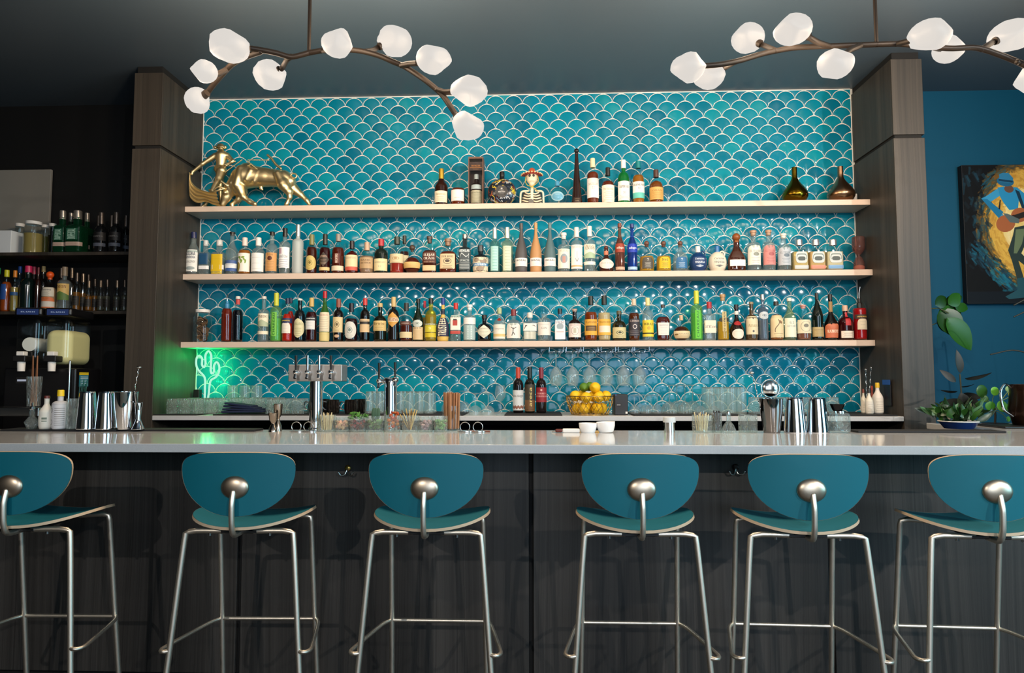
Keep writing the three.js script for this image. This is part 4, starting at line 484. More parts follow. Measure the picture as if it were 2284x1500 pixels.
row('low', LOW, [
  ['syrup_bottle', 493.7, 517, 656, 'rust red syrup bottle with blue-taped neck and pour spout', { s: 'wine', g: 'clear', q: ['#7a2410', 0.7], c: ['#3a8ab8', 0.2, 'pour'], l: [] }],
  ['syrup_bottle', 518, 541, 660.6, 'near-black syrup bottle with red-taped neck and white cap', { s: 'wine', g: 'clear', q: ['#070a14', 0.7], c: ['#dcd8d0', 0.06], l: [L(0.82, 0.93, 0.98, T.plain('#c04a48', '#c04a48', 1))] }],
  ['mezcal_bottle', 576, 599.6, 660.6, 'clear bottle with cream farm label between syrup bottle and green liqueur', { s: 'tall', g: 'clear', c: ['#d8d4cc', 0.06], l: [L(0.34, 0.62, 0.82, printLabel('#efe6cc', [['UNION', 0.25, 34, '#5a4a3a', 'bold serif']], (c) => { c.fillStyle = '#b4bfa0'; c.beginPath(); c.moveTo(0, 128); c.lineTo(0, 96); c.lineTo(64, 60); c.lineTo(128, 96); c.lineTo(128, 128); c.fill(); })), L(0.17, 0.24, 0.85, T.plain('#efe6cc', '#bbb', 1))] }],
  ['liqueur_bottle', 603, 627.6, 653, 'green aloe liqueur bottle with vertical lettering near the cream farm label', { s: 'tall', g: '~#c8f0c0', q: ['#5cc424', 0.48], c: ['#c8cc3c', 0.26], l: [L(0.12, 0.6, 0.3, T.vert('#74c048', 'CHAREAU', '#2a6a2a'))] }],
  ['aperitif_bottle', 638, 657, 664, 'orange-red aperitif bottle half hidden behind another', { s: 'slope', g: 'clear', q: ['#c02818', 0.7], c: ['#1a2648', 0.12], z: 0.07, l: [] }],
  ['aperitif_bottle', 629, 652, 665, 'orange-red aperitif bottle with blue banner and white shield label', { s: 'slope', g: 'clear', q: ['#c62a18', 0.64], c: ['#1a2648', 0.12], l: [L(0.2, 0.44, 0.6, T.plain('#e9e2d4', '#bbb', 3), 'arch'), L(0.43, 0.54, 0.85, printLabel('#1c2a5a', [['APEROL', 0.5, 40, '#e8c43c', 'bold sans-serif']]))] }],
  ['amaro_bottle', 656.6, 680, 666, 'black amaro bottle with pointed-oval cream label and white cap', { s: 'wine', g: '#0c1216', c: ['#dcdcd8', 0.04], l: [L(0.1, 0.54, 0.85, T.name('#d8d2a8', 'AMARO', '#888a60', 'serif', 22), 'leaf')] }],
  ['aperitif_bottle', 682, 706.5, 664, 'dark red bitter bottle with white label and gold cap', { s: 'std', g: 'clear', q: ['#3a0a0c', 0.68], c: ['#c9aa62', 0.2], l: [L(0.28, 0.48, 0.6, T.plain('#dfe0dc', '#9ab', 3)), L(0.49, 0.56, 0.9, printLabel('#20242c', [['CAMPARI', 0.5, 56, '#f1f1ee', 'bold sans-serif']]))] }],
  ['vermouth_bottle', 712.6, 735, 649, 'tall green-necked bottle with cream label, yellow foot and red capsule', { s: 'slope', g: '#2a5a20', c: ['#b01c28', 0.14], l: [L(0.2, 0.58, 0.9, printLabel('#e8dcc0', [['CHARTREUSE', 0.15, 18, '#a86a5a', 'serif']], (c) => fine(c, 0.3, 0.9, '#a9a08a', 8, 90))), L(0.02, 0.19, 0.95, T.plain('#d8c888', '#c9b878', 1))] }],
  ['vermouth_bottle', 743, 766, 666, 'dark vermouth bottle with cream label and copper capsule', { s: 'wine', g: '#120c0c', c: ['#8a4a3c', 0.2], l: [L(0.22, 0.57, 0.75, T.crest('#dcc898', '#6a5a40')), L(0.1, 0.17, 0.3, T.plain('#c9a888', '#a98', 1), 'oval')] }],
  ['amaro_bottle', 769.5, 797.5, 676, 'dark red bottle with ornate white label and black cat-shaped stopper', { s: 'squat', g: 'clear', q: ['#2a0c10', 0.6], c: ['#101828', 0.22], l: [L(0.08, 0.52, 0.7, T.crest('#d8d8d0', '#7a8a84'), 'oval')] }],
  ['vermouth_bottle', 803, 824.6, 665, 'black vermouth bottle with cream label and bright red capsule', { s: 'wine', g: '#0e0c0a', c: ['#c43a38', 0.16], l: [L(0.22, 0.52, 0.85, T.band('#dcbf94', '#2a2420', 0.2, 0.2))] }],
  ['liqueur_bottle', 833.4, 862, 676, 'dark green round liqueur bottle with cream label and gold cap', { s: 'squat', g: '#14160c', c: ['#c9ab72', 0.1], l: [L(0.28, 0.54, 0.85, T.name('#d9bf80', 'Bruto', '#6a5220', 'bold serif', 40))] }],
  ['amaro_bottle', 865, 890, 662, 'dark amaro bottle with tan diamond label and gold cap', { s: 'std', g: '#16100e', c: ['#cdb27a', 0.22], l: [L(0.32, 0.66, 0.95, printLabel('#cf9a48', [['AVERNA', 0.5, 34, '#7a1c1c', 'bold serif']], (c) => { c.fillStyle = '#ead8b4'; c.fillRect(0, 48, 128, 34); }), 'diamond')] }],
  ['whiskey_bottle', 892, 920, 675.5, 'clear bottle of brown liquor with low cream label and black cap', { s: 'squat', g: 'clear', q: ['#5a2014', 0.42], c: ['#2a2a28', 0.2], l: [L(0.1, 0.25, 0.8, T.plain('#dccba0', '#998', 3)), L(0.42, 0.52, 0.6, printLabel('#5a3024', [['MONTENEGRO', 0.5, 34, '#e8e0d8', 'bold sans-serif']]))] }],
  ['aperitif_bottle', 940, 954, 671, 'clear-necked bottle with red cap half hidden behind the green amaro', { s: 'std', g: 'clear', q: ['#a88a30', 0.6], c: ['#b02436', 0.16], z: 0.06, l: [] }],
  ['amaro_bottle', 921, 943.7, 666, 'dark green amaro bottle with round and square cream labels', { s: 'slope', g: '#0f1f12', c: ['#121a18', 0.1], l: [L(0.05, 0.34, 0.9, printLabel('#d9bf94', [['DICI IV', 0.12, 22, '#555', 'serif']], (c) => fine(c, 0.3, 0.9, '#a08a60', 7, 76))), L(0.34, 0.5, 0.7, T.crest('#cfd8d0', '#6a7a70'), 'oval')] }],
  ['liqueur_bottle', 948, 973.5, 665, 'yellow herbal liqueur bottle with green and yellow label and black cap', { s: 'std', g: '~#e8e070', q: ['#a8941c', 0.62], c: ['#1a1c16', 0.12], l: [L(0.1, 0.2, 0.85, T.plain('#d0bc28', '#a89010', 2)), L(0.22, 0.42, 0.85, printLabel('#d4c83a', [['CHARTREUSE', 0.12, 20, '#e8e8c8', 'bold serif'], ['3', 0.6, 40, '#f0ecb4', 'bold serif']], (c) => { c.fillStyle = '#4a4a18'; c.fillRect(0, 0, 128, 30); c.fillStyle = '#e8e8c8'; c.font = 'bold 17px serif'; c.textAlign = 'center'; c.fillText('CHARTREUSE', 64, 21); }))] }],
  ['aperitif_bottle', 974, 1002, 664, 'yellow and navy striped bottle with bold vertical lettering and blue cap', { s: 'bell', g: '=#d8b45c', c: ['#1c3a8a', 0.16], l: [L(0.12, 0.54, 0.95, T.vert('#2a2c4a', 'TRUSTEES', '#f0e4c4', 30)), L(0.62, 0.74, 0.8, T.plain('#20243c', '#b9a86a', 2))] }],
  ['gin_bottle', 1005, 1028, 675.5, 'clear gin bottle with white guardsman label and red cap', { s: 'blocky', g: '~#cfe8e8', c: ['#c02c28', 0.16], l: [L(0.3, 0.68, 0.75, printLabel('#ece6da', [['BEEFEATER', 0.12, 18, '#a86a60', 'bold serif']], (c) => { c.fillStyle = '#b04038'; c.fillRect(54, 44, 18, 46); c.fillStyle = '#333'; c.fillRect(56, 34, 14, 12); })), L(0.2, 0.28, 0.75, T.plain('#b8443c', '#e8c8b8', 1))] }],
  ['gin_bottle', 1034, 1061, 679, 'clear textured gin bottle with white top label and clear cork', { s: 'tall', g: 'clear', c: ['#e6e8e4', 0.16, 'cork'], l: [L(0.46, 0.64, 0.85, T.plain('#eeeeea', '#aaa', 3)), L(0.05, 0.44, 0.8, T.vert('#a8c0c0', '::::::::', '#d0e0e0'))] }],
  ['gin_bottle', 1065.5, 1095, 702, 'squat black apothecary gin bottle with white diamond label', { s: 'squat', g: '#0a0b0e', c: ['#121212', 0.14], l: [L(0.12, 0.62, 0.9, T.name('#dfdcc8', 'HENDRICKS', '#8a8a78', 'serif', 18), 'diamond')] }],
  ['gin_bottle', 1100.5, 1127.6, 686, 'clear gin bottle with red wax seal and pale green cap', { s: 'squat', g: 'clear', c: ['#a9b88a', 0.18], l: [L(0.08, 0.5, 0.8, printLabel('#e4e2d4', [['Tanqueray', 0.3, 20, '#777', 'serif']], (c) => { c.fillStyle = '#d8c084'; c.fillRect(0, 84, 128, 24); })), L(0.6, 0.7, 0.3, T.plain('#8a2a1c', '#7a2014', 1), 'oval')] }],
  ['gin_bottle', 1130, 1161, 689.5, 'clear gin bottle with white label showing a dancing figure', { s: 'squat', g: 'clear', c: ['#7a2a30', 0.2], l: [L(0.1, 0.56, 0.85, printLabel('#e9e5dc', [], (c) => { c.strokeStyle = '#4a4a4a'; c.lineWidth = 5; c.beginPath(); c.moveTo(64, 40); c.lineTo(62, 74); c.lineTo(54, 106); c.moveTo(62, 74); c.lineTo(74, 100); c.moveTo(48, 34); c.lineTo(64, 50); c.lineTo(84, 36); c.stroke(); c.beginPath(); c.arc(64, 34, 6, 0, 7); c.fill(); fine(c, 0.1, 0.16, '#999', 1, 60); }), 'arch')] }],
  ['gin_bottle', 1167, 1197, 697, 'hexagonal clear gin bottle with brushstroke white label', { s: 'blocky', g: 'clear', c: ['#dcd8d0', 0.18], l: [L(0.36, 0.62, 0.75, printLabel('#eae5dd', [], (c) => { c.strokeStyle = '#222'; c.lineWidth = 7; c.beginPath(); c.moveTo(54, 30); c.lineTo(36, 96); c.moveTo(72, 30); c.lineTo(92, 56); c.moveTo(44, 44); c.lineTo(54, 50); c.stroke(); })), L(0.08, 0.34, 0.4, T.vert('#b4b8a8', '######', '#d0d4c8'))] }],
  ['gin_bottle', 1199, 1228, 687, 'round-shouldered clear gin bottle with broad white label and glass stopper', { s: 'tall', g: 'clear', c: ['#ffffff', 0.22, 'glass'], l: [L(0.18, 0.57, 0.85, printLabel('#e6e2da', [['GIN', 0.45, 24, '#666', 'serif']], (c) => fine(c, 0.08, 0.2, '#aaa', 2, 90)))] }],
  ['gin_bottle', 1237, 1261, 688, 'pale blue gin bottle with arched white label', { s: 'blocky', g: '~#7cc8dc', c: ['#22262a', 0.16], l: [L(0.06, 0.66, 0.62, printLabel('#e6e9ea', [['BOMBAY', 0.16, 22, '#889', 'bold serif']], (c) => { c.fillStyle = '#9aa8b0'; c.beginPath(); c.ellipse(64, 44, 16, 18, 0, 0, 7); c.fill(); c.fillStyle = '#c9b8b8'; c.fillRect(44, 76, 40, 6); }), 'arch')] }],
  ['gin_bottle', 1267.5, 1296, 688.7, 'dark brown apothecary gin bottle with framed white label', { s: 'squat', g: '#1c0f0a', c: ['#b0988a', 0.1, 'cork'], l: [L(0.12, 0.54, 0.75, printLabel('#eadfd8', [['MONKEY', 0.12, 20, '#a88', 'serif']], (c) => { c.strokeStyle = '#998a88'; c.lineWidth = 3; c.beginPath(); c.ellipse(64, 68, 30, 36, 0, 0, 7); c.stroke(); c.fillStyle = '#bba'; c.fillRect(52, 44, 22, 44); }))] }],
  ['rum_bottle', 1304, 1332, 660, 'amber rum bottle with yellow label, black panel and black cap', { s: 'std', g: 'clear', q: ['#8a3a0e', 0.64], c: ['#16201f', 0.2], l: [L(0.13, 0.48, 0.9, printLabel('#dca83e', [['PLANTATION', 0.2, 20, '#7a4a10', 'bold serif']], (c) => { c.fillStyle = '#4a3420'; c.fillRect(20, 52, 88, 40); fine(c, 0.48, 0.66, '#d8b070', 4, 70); }))] }],
  ['rum_bottle', 1334, 1362, 659, 'pale rum bottle with yellow label, white panel and black cap', { s: 'std', g: 'clear', q: ['#d8c49a', 0.62], c: ['#16201f', 0.2], l: [L(0.13, 0.48, 0.9, printLabel('#e0b24a', [['PLANTATION', 0.2, 20, '#8a5a18', 'bold serif']], (c) => { c.fillStyle = '#e6dcc8'; c.fillRect(20, 54, 88, 50); }))] }],
  ['rum_bottle', 1366, 1396, 693, 'squat olive black rum bottle with cream portrait label', { s: 'squat', g: '#1d1c0c', c: ['#4a4a34', 0.12], l: [L(0.1, 0.45, 0.85, T.crest('#cfc594', '#3a4030'))] }],
  ['rum_bottle', 1402, 1427, 666, 'amber rum bottle with charcoal label and pale cap', { s: 'std', g: 'clear', q: ['#5c2a0e', 0.66], c: ['#cbbba4', 0.16], l: [L(0.12, 0.52, 0.9, printLabel('#33303a', [['EL DORADO', 0.14, 18, '#c9b8b0', 'bold sans-serif']], (c) => { c.strokeStyle = '#d8d0d0'; c.lineWidth = 5; c.beginPath(); c.arc(64, 58, 14, 0, 7); c.stroke(); fine(c, 0.7, 0.9, '#a8a0a0', 3, 90); }))] }],
  ['rum_bottle', 1433, 1457.5, 664, 'clear rum bottle with bright yellow label and pale yellow cap', { s: 'std', g: 'clear', c: ['#d9cf92', 0.18], l: [L(0.1, 0.48, 0.9, printLabel('#e8cf3c', [['WRAY', 0.25, 26, '#4a4410', 'bold serif']], (c) => { c.fillStyle = '#c8a838'; c.beginPath(); c.arc(64, 62, 14, 0, 7); c.fill(); c.fillStyle = '#3a3a14'; c.fillRect(0, 96, 128, 10); }))] }],
  ['rum_bottle', 1463, 1495, 679, 'curvy red-brown rum bottle with tall white label and dark cap', { s: 'waist', g: 'clear', q: ['#5a1a10', 0.66], c: ['#3a3030', 0.08], l: [L(0.16, 0.5, 0.55, printLabel('#e4dfd6', [['Appleton', 0.2, 22, '#889', 'serif']], (c) => fine(c, 0.4, 0.85, '#aab', 5, 60)))] }],
  ['rum_bottle', 1501, 1538, 702.5, 'squat round brown rum bottle with curved cream label and cork', { s: 'onion', g: 'clear', q: ['#4a200e', 0.56], c: ['#c9aa86', 0.2], l: [L(0.1, 0.38, 0.8, printLabel('#ddcba2', [['HAVANA', 0.4, 22, '#887', 'serif']], (c) => { c.fillStyle = '#8a6a3a'; c.beginPath(); c.arc(22, 64, 14, 0, 7); c.fill(); }))] }],
  ['liqueur_bottle', 1541, 1567.5, 648, 'bright green aloe liqueur bottle beside the red-capped white label bottle', { s: 'tall', g: '~#c0f0b0', q: ['#4cc81c', 0.55], c: ['#c6cc3a', 0.26], l: [L(0.05, 0.6, 0.3, T.vert('#62c234', 'CHAREAU', '#2a6a2a'))] }],
  ['liqueur_bottle', 1569.5, 1595.7, 673, 'clear liqueur bottle with script white label and red cap', { s: 'blocky', g: 'clear', c: ['#a8202c', 0.17], l: [L(0.2, 0.52, 0.82, printLabel('#e6dcc6', [['Giffard', 0.5, 30, '#666', 'serif']], (c) => { c.fillStyle = '#c08a70'; c.fillRect(8, 30, 8, 20); }))] }],
  ['liqueur_bottle', 1599.7, 1626, 656, 'ornate fluted liqueur bottle of pale gold with tall cork and emblem', { s: 'tall', g: 'clear', q: ['#c9a030', 0.42], c: ['#b08a5c', 0.14, 'cork'], l: [L(0.2, 0.62, 0.22, T.vert('#c8b47a', 'ST GERMAIN', '#4a4436')), L(0.4, 0.5, 0.6, T.plain('#3a3a38', '#8a8a80', 1), 'oval')] }],
  ['liqueur_bottle', 1627, 1659, 679, 'dark bell-shaped liqueur bottle with red wax seal and round white label', { s: 'bell', g: '#1c0e08', c: ['#1a181c', 0.12], l: [L(0.05, 0.32, 0.6, T.plain('#e6e0d0', '#bba', 2), 'oval'), L(0.42, 0.54, 0.5, T.plain('#a02024', '#7a1418', 1), 'oval'), L(0.72, 0.82, 0.8, T.plain('#dcd8d0', '#dcd8d0', 1))] }],
  ['amaro_bottle', 1663, 1690, 673, 'smoky brown bottle with tall cream script label', { s: 'squat', g: '#4a3c28', c: ['#8a7a5c', 0.06], l: [L(0.16, 0.62, 0.8, printLabel('#ddd0ac', [['Amaro', 0.5, 28, '#8a7a4a', 'serif']], (c) => { c.fillStyle = '#555'; c.beginPath(); c.arc(64, 16, 6, 0, 7); c.arc(64, 104, 8, 0, 7); c.fill(); }))] }],
  ['liqueur_bottle', 1691, 1713.5, 656, 'slim silver-grey bottle with round white emblem', { s: 'tall', g: '~#b8c4d0', q: ['#7a8a98', 0.44], c: ['#a8b0b4', 0.12, 'metal'], l: [L(0.46, 0.62, 0.7, T.crest('#c9d0d4', '#5a6a74'), 'oval')] }],
  ['liqueur_bottle', 1717.5, 1746.7, 672, 'amber liqueur bottle with illustrated cream label and black cap', { s: 'squat', g: 'clear', q: ['#a0602c', 0.66], c: ['#20201e', 0.1], l: [L(0.08, 0.64, 0.85, printLabel('#dfcba0', [], (c) => { c.strokeStyle = '#6a5a48'; c.lineWidth = 5; c.beginPath(); c.moveTo(40, 96); c.bezierCurveTo(30, 60, 90, 60, 60, 24); c.stroke(); c.fillStyle = '#8a6a4a'; c.beginPath(); c.ellipse(78, 40, 14, 8, 0.5, 0, 7); c.fill(); fine(c, 0.82, 0.92, '#8a7a60', 2, 70); }))] }],
  ['liqueur_bottle', 1748.7, 1775, 664, 'clear green-tinged liqueur bottle with white label and white cap', { s: 'slope', g: '~#d0e0c0', c: ['#dcd8cc', 0.08], l: [L(0.08, 0.52, 0.82, printLabel('#dfe2cc', [['GIFFARD', 0.42, 18, '#888', 'serif'], ['6.1', 0.24, 26, '#777', 'serif']]))] }],
  ['liqueur_bottle', 1777, 1808, 680, 'clear bottle with cream portrait label and pink glass stopper', { s: 'squat', g: 'clear', q: ['#8a5a4a', 0.2], c: ['#c08a80', 0.1, 'cork'], l: [L(0.2, 0.58, 0.85, printLabel('#dcd2b4', [], (c) => { c.strokeStyle = '#8a8878'; c.lineWidth = 3; c.beginPath(); c.ellipse(64, 64, 34, 46, 0, 0, 7); c.stroke(); c.fillStyle = '#777568'; c.beginPath(); c.arc(64, 56, 16, 0, 7); c.fill(); }))] }],
  ['wine_bottle', 1811, 1836, 653, 'black-green wine bottle with tan label near the right column', { s: 'long', g: '#0c140e', c: ['#20201e', 0.14], l: [L(0.08, 0.28, 0.85, T.name('#b09a6a', 'Domaine', '#6a5a38', 'serif', 26))] }],
  ['liqueur_bottle', 1838, 1868.6, 656, 'black pear-shaped liqueur bottle with orange label', { s: 'bell', g: '#0c0806', c: ['#1c1614', 0.12], l: [L(0.06, 0.36, 0.85, printLabel('#c06a48', [['RAMOTE', 0.55, 34, '#ece0c8', 'bold serif']]), 'arch'), L(0.62, 0.84, 0.7, T.plain('#9a7a4a', '#5a4424', 2))] }],
  ['liqueur_bottle', 1869.6, 1902, 681, 'squat red liqueur bottle with ribbon and framed white label', { s: 'squat', g: '#2a0608', c: ['#c9a890', 0.16], l: [L(0.06, 0.28, 0.72, printLabel('#e8dccf', [], (c) => { c.strokeStyle = '#1a1414'; c.lineWidth = 8; c.strokeRect(6, 6, 116, 116); fine(c, 0.3, 0.75, '#2a2020', 5, 80); })), L(0.42, 0.8, 0.24, T.plain('#b0242c', '#c02c34', 1))] }],
  ['aperitif_bottle', 1904, 1933, 640, 'red aperitif bottle with pour spout against the right column', { s: 'std', g: 'clear', q: ['#b4161c', 0.6], c: ['#1a1818', 0.3, 'pour'], l: [L(0.2, 0.4, 0.5, T.plain('#d8cdb4', '#998', 3), 'arch'), L(0.4, 0.48, 0.75, printLabel('#3a2a24', [['APEROL', 0.5, 44, '#e0c060', 'bold sans-serif']]))] }],
]);

// ---------------------------------------------------------------- other things on the shelves
// place by pixels: edges x0..x1, top and foot pixel rows, distance z -> centre, half width, height
function span(x0, x1, yt, yb, z) { const a = pix(x0, (yt + yb) / 2, z), b = pix(x1, (yt + yb) / 2, z), t = pix((x0 + x1) / 2, yt, z), f = pix((x0 + x1) / 2, yb, z); return { x: (a.x + b.x) / 2, R: (b.x - a.x) / 2, H: t.y - f.y, y: f.y }; }
{ // gilded sculpture: matador sweeping his cape before a charging bull
  const z0 = 0.152, base = SHELF.top[1], o = pix(400, 290, z0), k = (pix(500, 290, z0).x - o.x) / 713.75;
  const foot = pix(550, 290 + 1190 / 7.1375, z0).y, g = thing('bull_sculpture', 'gold sculpture of a matador with cape and charging bull', 'sculpture', [o.x + 0.014, base, z0]);
  const X = (x) => x * k, Y = (y) => (1190 - y) * k;
  const C = (ax, ay, az, ra, bx, by, bz, rb) => [X(ax), Y(ay), az, ra * k, X(bx), Y(by), bz, rb * k];
  const bull = [C(1060, 690, 0, 185, 1350, 705, 0, 142), C(1350, 705, 0, 142, 1640, 735, 0, 128), C(1640, 735, 0, 128, 1735, 775, 0, 92), C(1080, 630, 0, 150, 960, 700, 0, 140), C(1010, 610, 0.05, 62, 960, 860, 0.055, 60), C(1590, 690, 0.045, 60, 1690, 880, 0.05, 62), C(1120, 780, 0.06, 30, 1180, 640, 0.062, 26), C(1230, 800, 0.05, 24, 1290, 650, 0.052, 20), C(860, 820, 0.045, 30, 930, 960, 0.03, 40), C(960, 730, 0, 150, 830, 880, 0, 110), C(800, 900, 0, 95, 745, 1020, 0.005, 70), C(745, 1020, 0.005, 68, 700, 1130, 0.008, 44),
    C(990, 890, 0.035, 85, 1050, 1030, 0.038, 48), C(1050, 1030, 0.038, 46, 1150, 1115, 0.038, 30), C(1150, 1115, 0.038, 30, 1235, 1150, 0.038, 34), C(960, 900, -0.035, 80, 900, 1030, -0.035, 44), C(900, 1030, -0.035, 42, 800, 1110, -0.03, 28), C(800, 1110, -0.03, 28, 820, 1160, -0.03, 26),
    C(1670, 850, 0.035, 96, 1760, 960, 0.038, 62), C(1760, 960, 0.038, 50, 1775, 1050, 0.038, 34), C(1775, 1050, 0.038, 32, 1730, 1150, 0.038, 26), C(1730, 1150, 0.038, 28, 1715, 1168, 0.04, 24), C(1740, 850, -0.03, 95, 1880, 960, -0.034, 50), C(1880, 960, -0.034, 44, 1985, 1060, -0.034, 32), C(1985, 1060, -0.034, 31, 2050, 1160, -0.034, 25), C(2050, 1160, -0.034, 26, 2068, 1168, -0.034, 24),
    C(800, 860, 0.05, 22, 720, 800, 0.06, 16), C(760, 960, 0.035, 34, 770, 965, 0.04, 30), C(1290, 880, 0, 30, 1310, 900, 0, 16)];
  const b = mesh('bull', body(bull, 0.005, 0.011), M.gold, g);
  for (const [pts, n] of [[[[760, 905, 0.045], [690, 940, 0.06], [600, 965, 0.06], [530, 930, 0.05]], 'horn'], [[[720, 880, 0.02], [650, 870, 0.03], [590, 905, 0.03]], 'horn']]) mesh(n, tube(pts.map(([x, y, z]) => [X(x), Y(y), z]), 0.006, 16, 8), M.gold, b);
  mesh('tail', merge([tube([[1600, 575], [1520, 510], [1460, 430], [1390, 365]].map(([x, y]) => [X(x), Y(y), 0.01]), 0.0085, 16, 8), tube([[1770, 690], [1800, 665], [1850, 680], [1855, 725], [1815, 742], [1790, 725]].map(([x, y]) => [X(x), Y(y), 0.02]), 0.0055, 20, 8)]), M.gold, b);
  for (const [a, c] of [[[1030, 470], [780, 655]], [[1120, 490], [1345, 675]], [[1130, 470], [1450, 478]], [[770, 540], [930, 492]], [[900, 690], [1160, 545]]]) { const beads = []; for (let i = 0; i <= 16; i++) { const s = new THREE.SphereGeometry(0.0042, 6, 5); s.translate(X(lerp(a[0], c[0], i / 16)), Y(lerp(a[1], c[1], i / 16)), 0.055); beads.push(s); } mesh('banderilla', merge(beads), M.gold, b); }
  const man = [C(640, 350, -0.01, 90, 640, 520, -0.01, 72), C(560, 350, -0.01, 46, 720, 345, -0.01, 46), C(545, 360, 0.0, 44, 370, 495, 0.015, 30), C(370, 495, 0.015, 29, 225, 620, 0.02, 22), C(225, 620, 0.02, 22, 215, 660, 0.022, 20), C(735, 350, -0.01, 42, 830, 440, -0.005, 28), C(830, 440, -0.005, 27, 745, 530, 0.02, 22), C(640, 300, -0.005, 30, 636, 330, -0.005, 34), C(632, 245, -0.005, 44, 636, 275, 0, 34),
    C(600, 560, -0.01, 70, 640, 590, -0.01, 74), C(670, 600, 0.005, 78, 620, 710, 0.0, 54), C(620, 710, 0.0, 50, 500, 910, -0.015, 34), C(500, 910, -0.015, 32, 380, 1110, -0.03, 24), C(380, 1110, -0.03, 24, 300, 1172, -0.02, 16), C(600, 600, -0.03, 66, 590, 800, -0.05, 46), C(590, 800, -0.05, 42, 600, 1100, -0.06, 24), C(600, 1100, -0.06, 24, 660, 1170, -0.05, 16)];
  const mm = mesh('matador', body(man, 0.0042, 0.008), M.gold, g);
  const hat = revolve([[0.052, 0], [0.054, 0.006], [0.03, 0.022], [0.034, 0.026], [0.02, 0.04], [0, 0.042]].map(([r, y]) => [r * 0.75, y * 0.75]), 20); hat.scale(1, 1, 0.7); hat.translate(X(625), Y(232), -0.005); mesh('matador_hat', hat, M.gold, mm);
  for (const x of [540, 700]) { const e = new THREE.SphereGeometry(0.012, 10, 8); e.translate(X(x + 5), Y(222), 0); mesh('hat_tuft', e, M.gold, mm); }
  // cape: folds running from the hand to the bull's muzzle
  const A = new THREE.CatmullRomCurve3([[212, 650], [240, 790], [330, 880], [470, 945], [640, 965]].map(([x, y]) => V(X(x), Y(y), 0.045))), Bc = new THREE.CatmullRomCurve3([[205, 655], [195, 860], [215, 1030], [330, 1120], [470, 1105], [580, 1150], [690, 1182]].map(([x, y]) => V(X(x), Y(y), 0.03)));
  const nu = 40, nv = 36, pos = [], idx = []; for (let i = 0; i <= nu; i++) for (let j = 0; j <= nv; j++) { const u = i / nu, v = j / nv, p = A.getPoint(u).lerp(Bc.getPoint(u), v); const f = Math.sin(v * 26) * 0.008 * smooth(u * 2); p.z += f + 0.012 * Math.sin(v * 3.1); pos.push(p.x, p.y, p.z); }
  for (let i = 0; i < nu; i++) for (let j = 0; j < nv; j++) { const a = i * (nv + 1) + j; idx.push(a, a + nv + 1, a + 1, a + 1, a + nv + 1, a + nv + 2); }
  const cg = new THREE.BufferGeometry(); cg.setAttribute('position', new THREE.Float32BufferAttribute(pos, 3)); cg.setIndex(idx); cg.computeVertexNormals(); const back = cg.clone(); back.translate(0, 0, -0.004); mesh('cape', mergeGeometries([cg, back]), M.gold, g);
}
{ // wooden presentation case with a bourbon bottle inside
  const s = span(1045.7, 1079, 346, 452, 0.14), y = SHELF.top[1], W = s.R, D = 0.05, w = 0.006, H = s.H + 0.0;
  const g = thing('presentation_case', 'brown wooden bottle case with window and orange lettering', 'case', [s.x, y, 0.13]); const wood = matte('#6a4632', 0.5);
  mesh('case_frame', merge([box(-W, -W + w, 0, H, -D, D), box(W - w, W, 0, H, -D, D), box(-W + w, W - w, 0, w, -D, D), box(-W + w, W - w, H - w * 2, H, -D, D)]), wood, g);
  mesh('case_back', box(-W + w, W - w, w, H - 2 * w, -D, -D + 0.004), matte('#3a150e', 0.5), g);
  const P = printLabel('#3a150e', [['BOOKERS', 0.45, 34, '#d0802c', 'bold serif']], (c) => { c.fillStyle = '#d0802c'; c.fillRect(8, 84, 112, 5); fine(c, 0.78, 0.86, '#a86a3c', 2, 60); });
  mesh('case_print', patch((p, yy) => [p / 1.5 * (W - w) * 1.5, yy, D - 0.006], 1, H * 0.72, H * 0.9, 'rect', P), P.mat, g);
  mesh('case_window', box(-W + w, W - w, w, H - 2 * w, D - 0.004, D - 0.003), M.clear, g);
  bottle('bourbon_bottle', 'dark bourbon bottle standing inside the wooden case', 'bottles on the top shelf', s.x, y + w, 0.125, W * 0.78, H * 0.66, { s: 'std', g: '#241008', c: ['#b8bcc0', 0.16], l: [L(0.06, 0.46, 0.9, printLabel('#cdbda4', [['Booker', 0.2, 26, '#665', 'serif']], (c) => fine(c, 0.35, 0.9, '#887', 6, 90))), L(0.5, 0.64, 0.7, T.plain('#c9cfd4', '#889', 3))] });
}
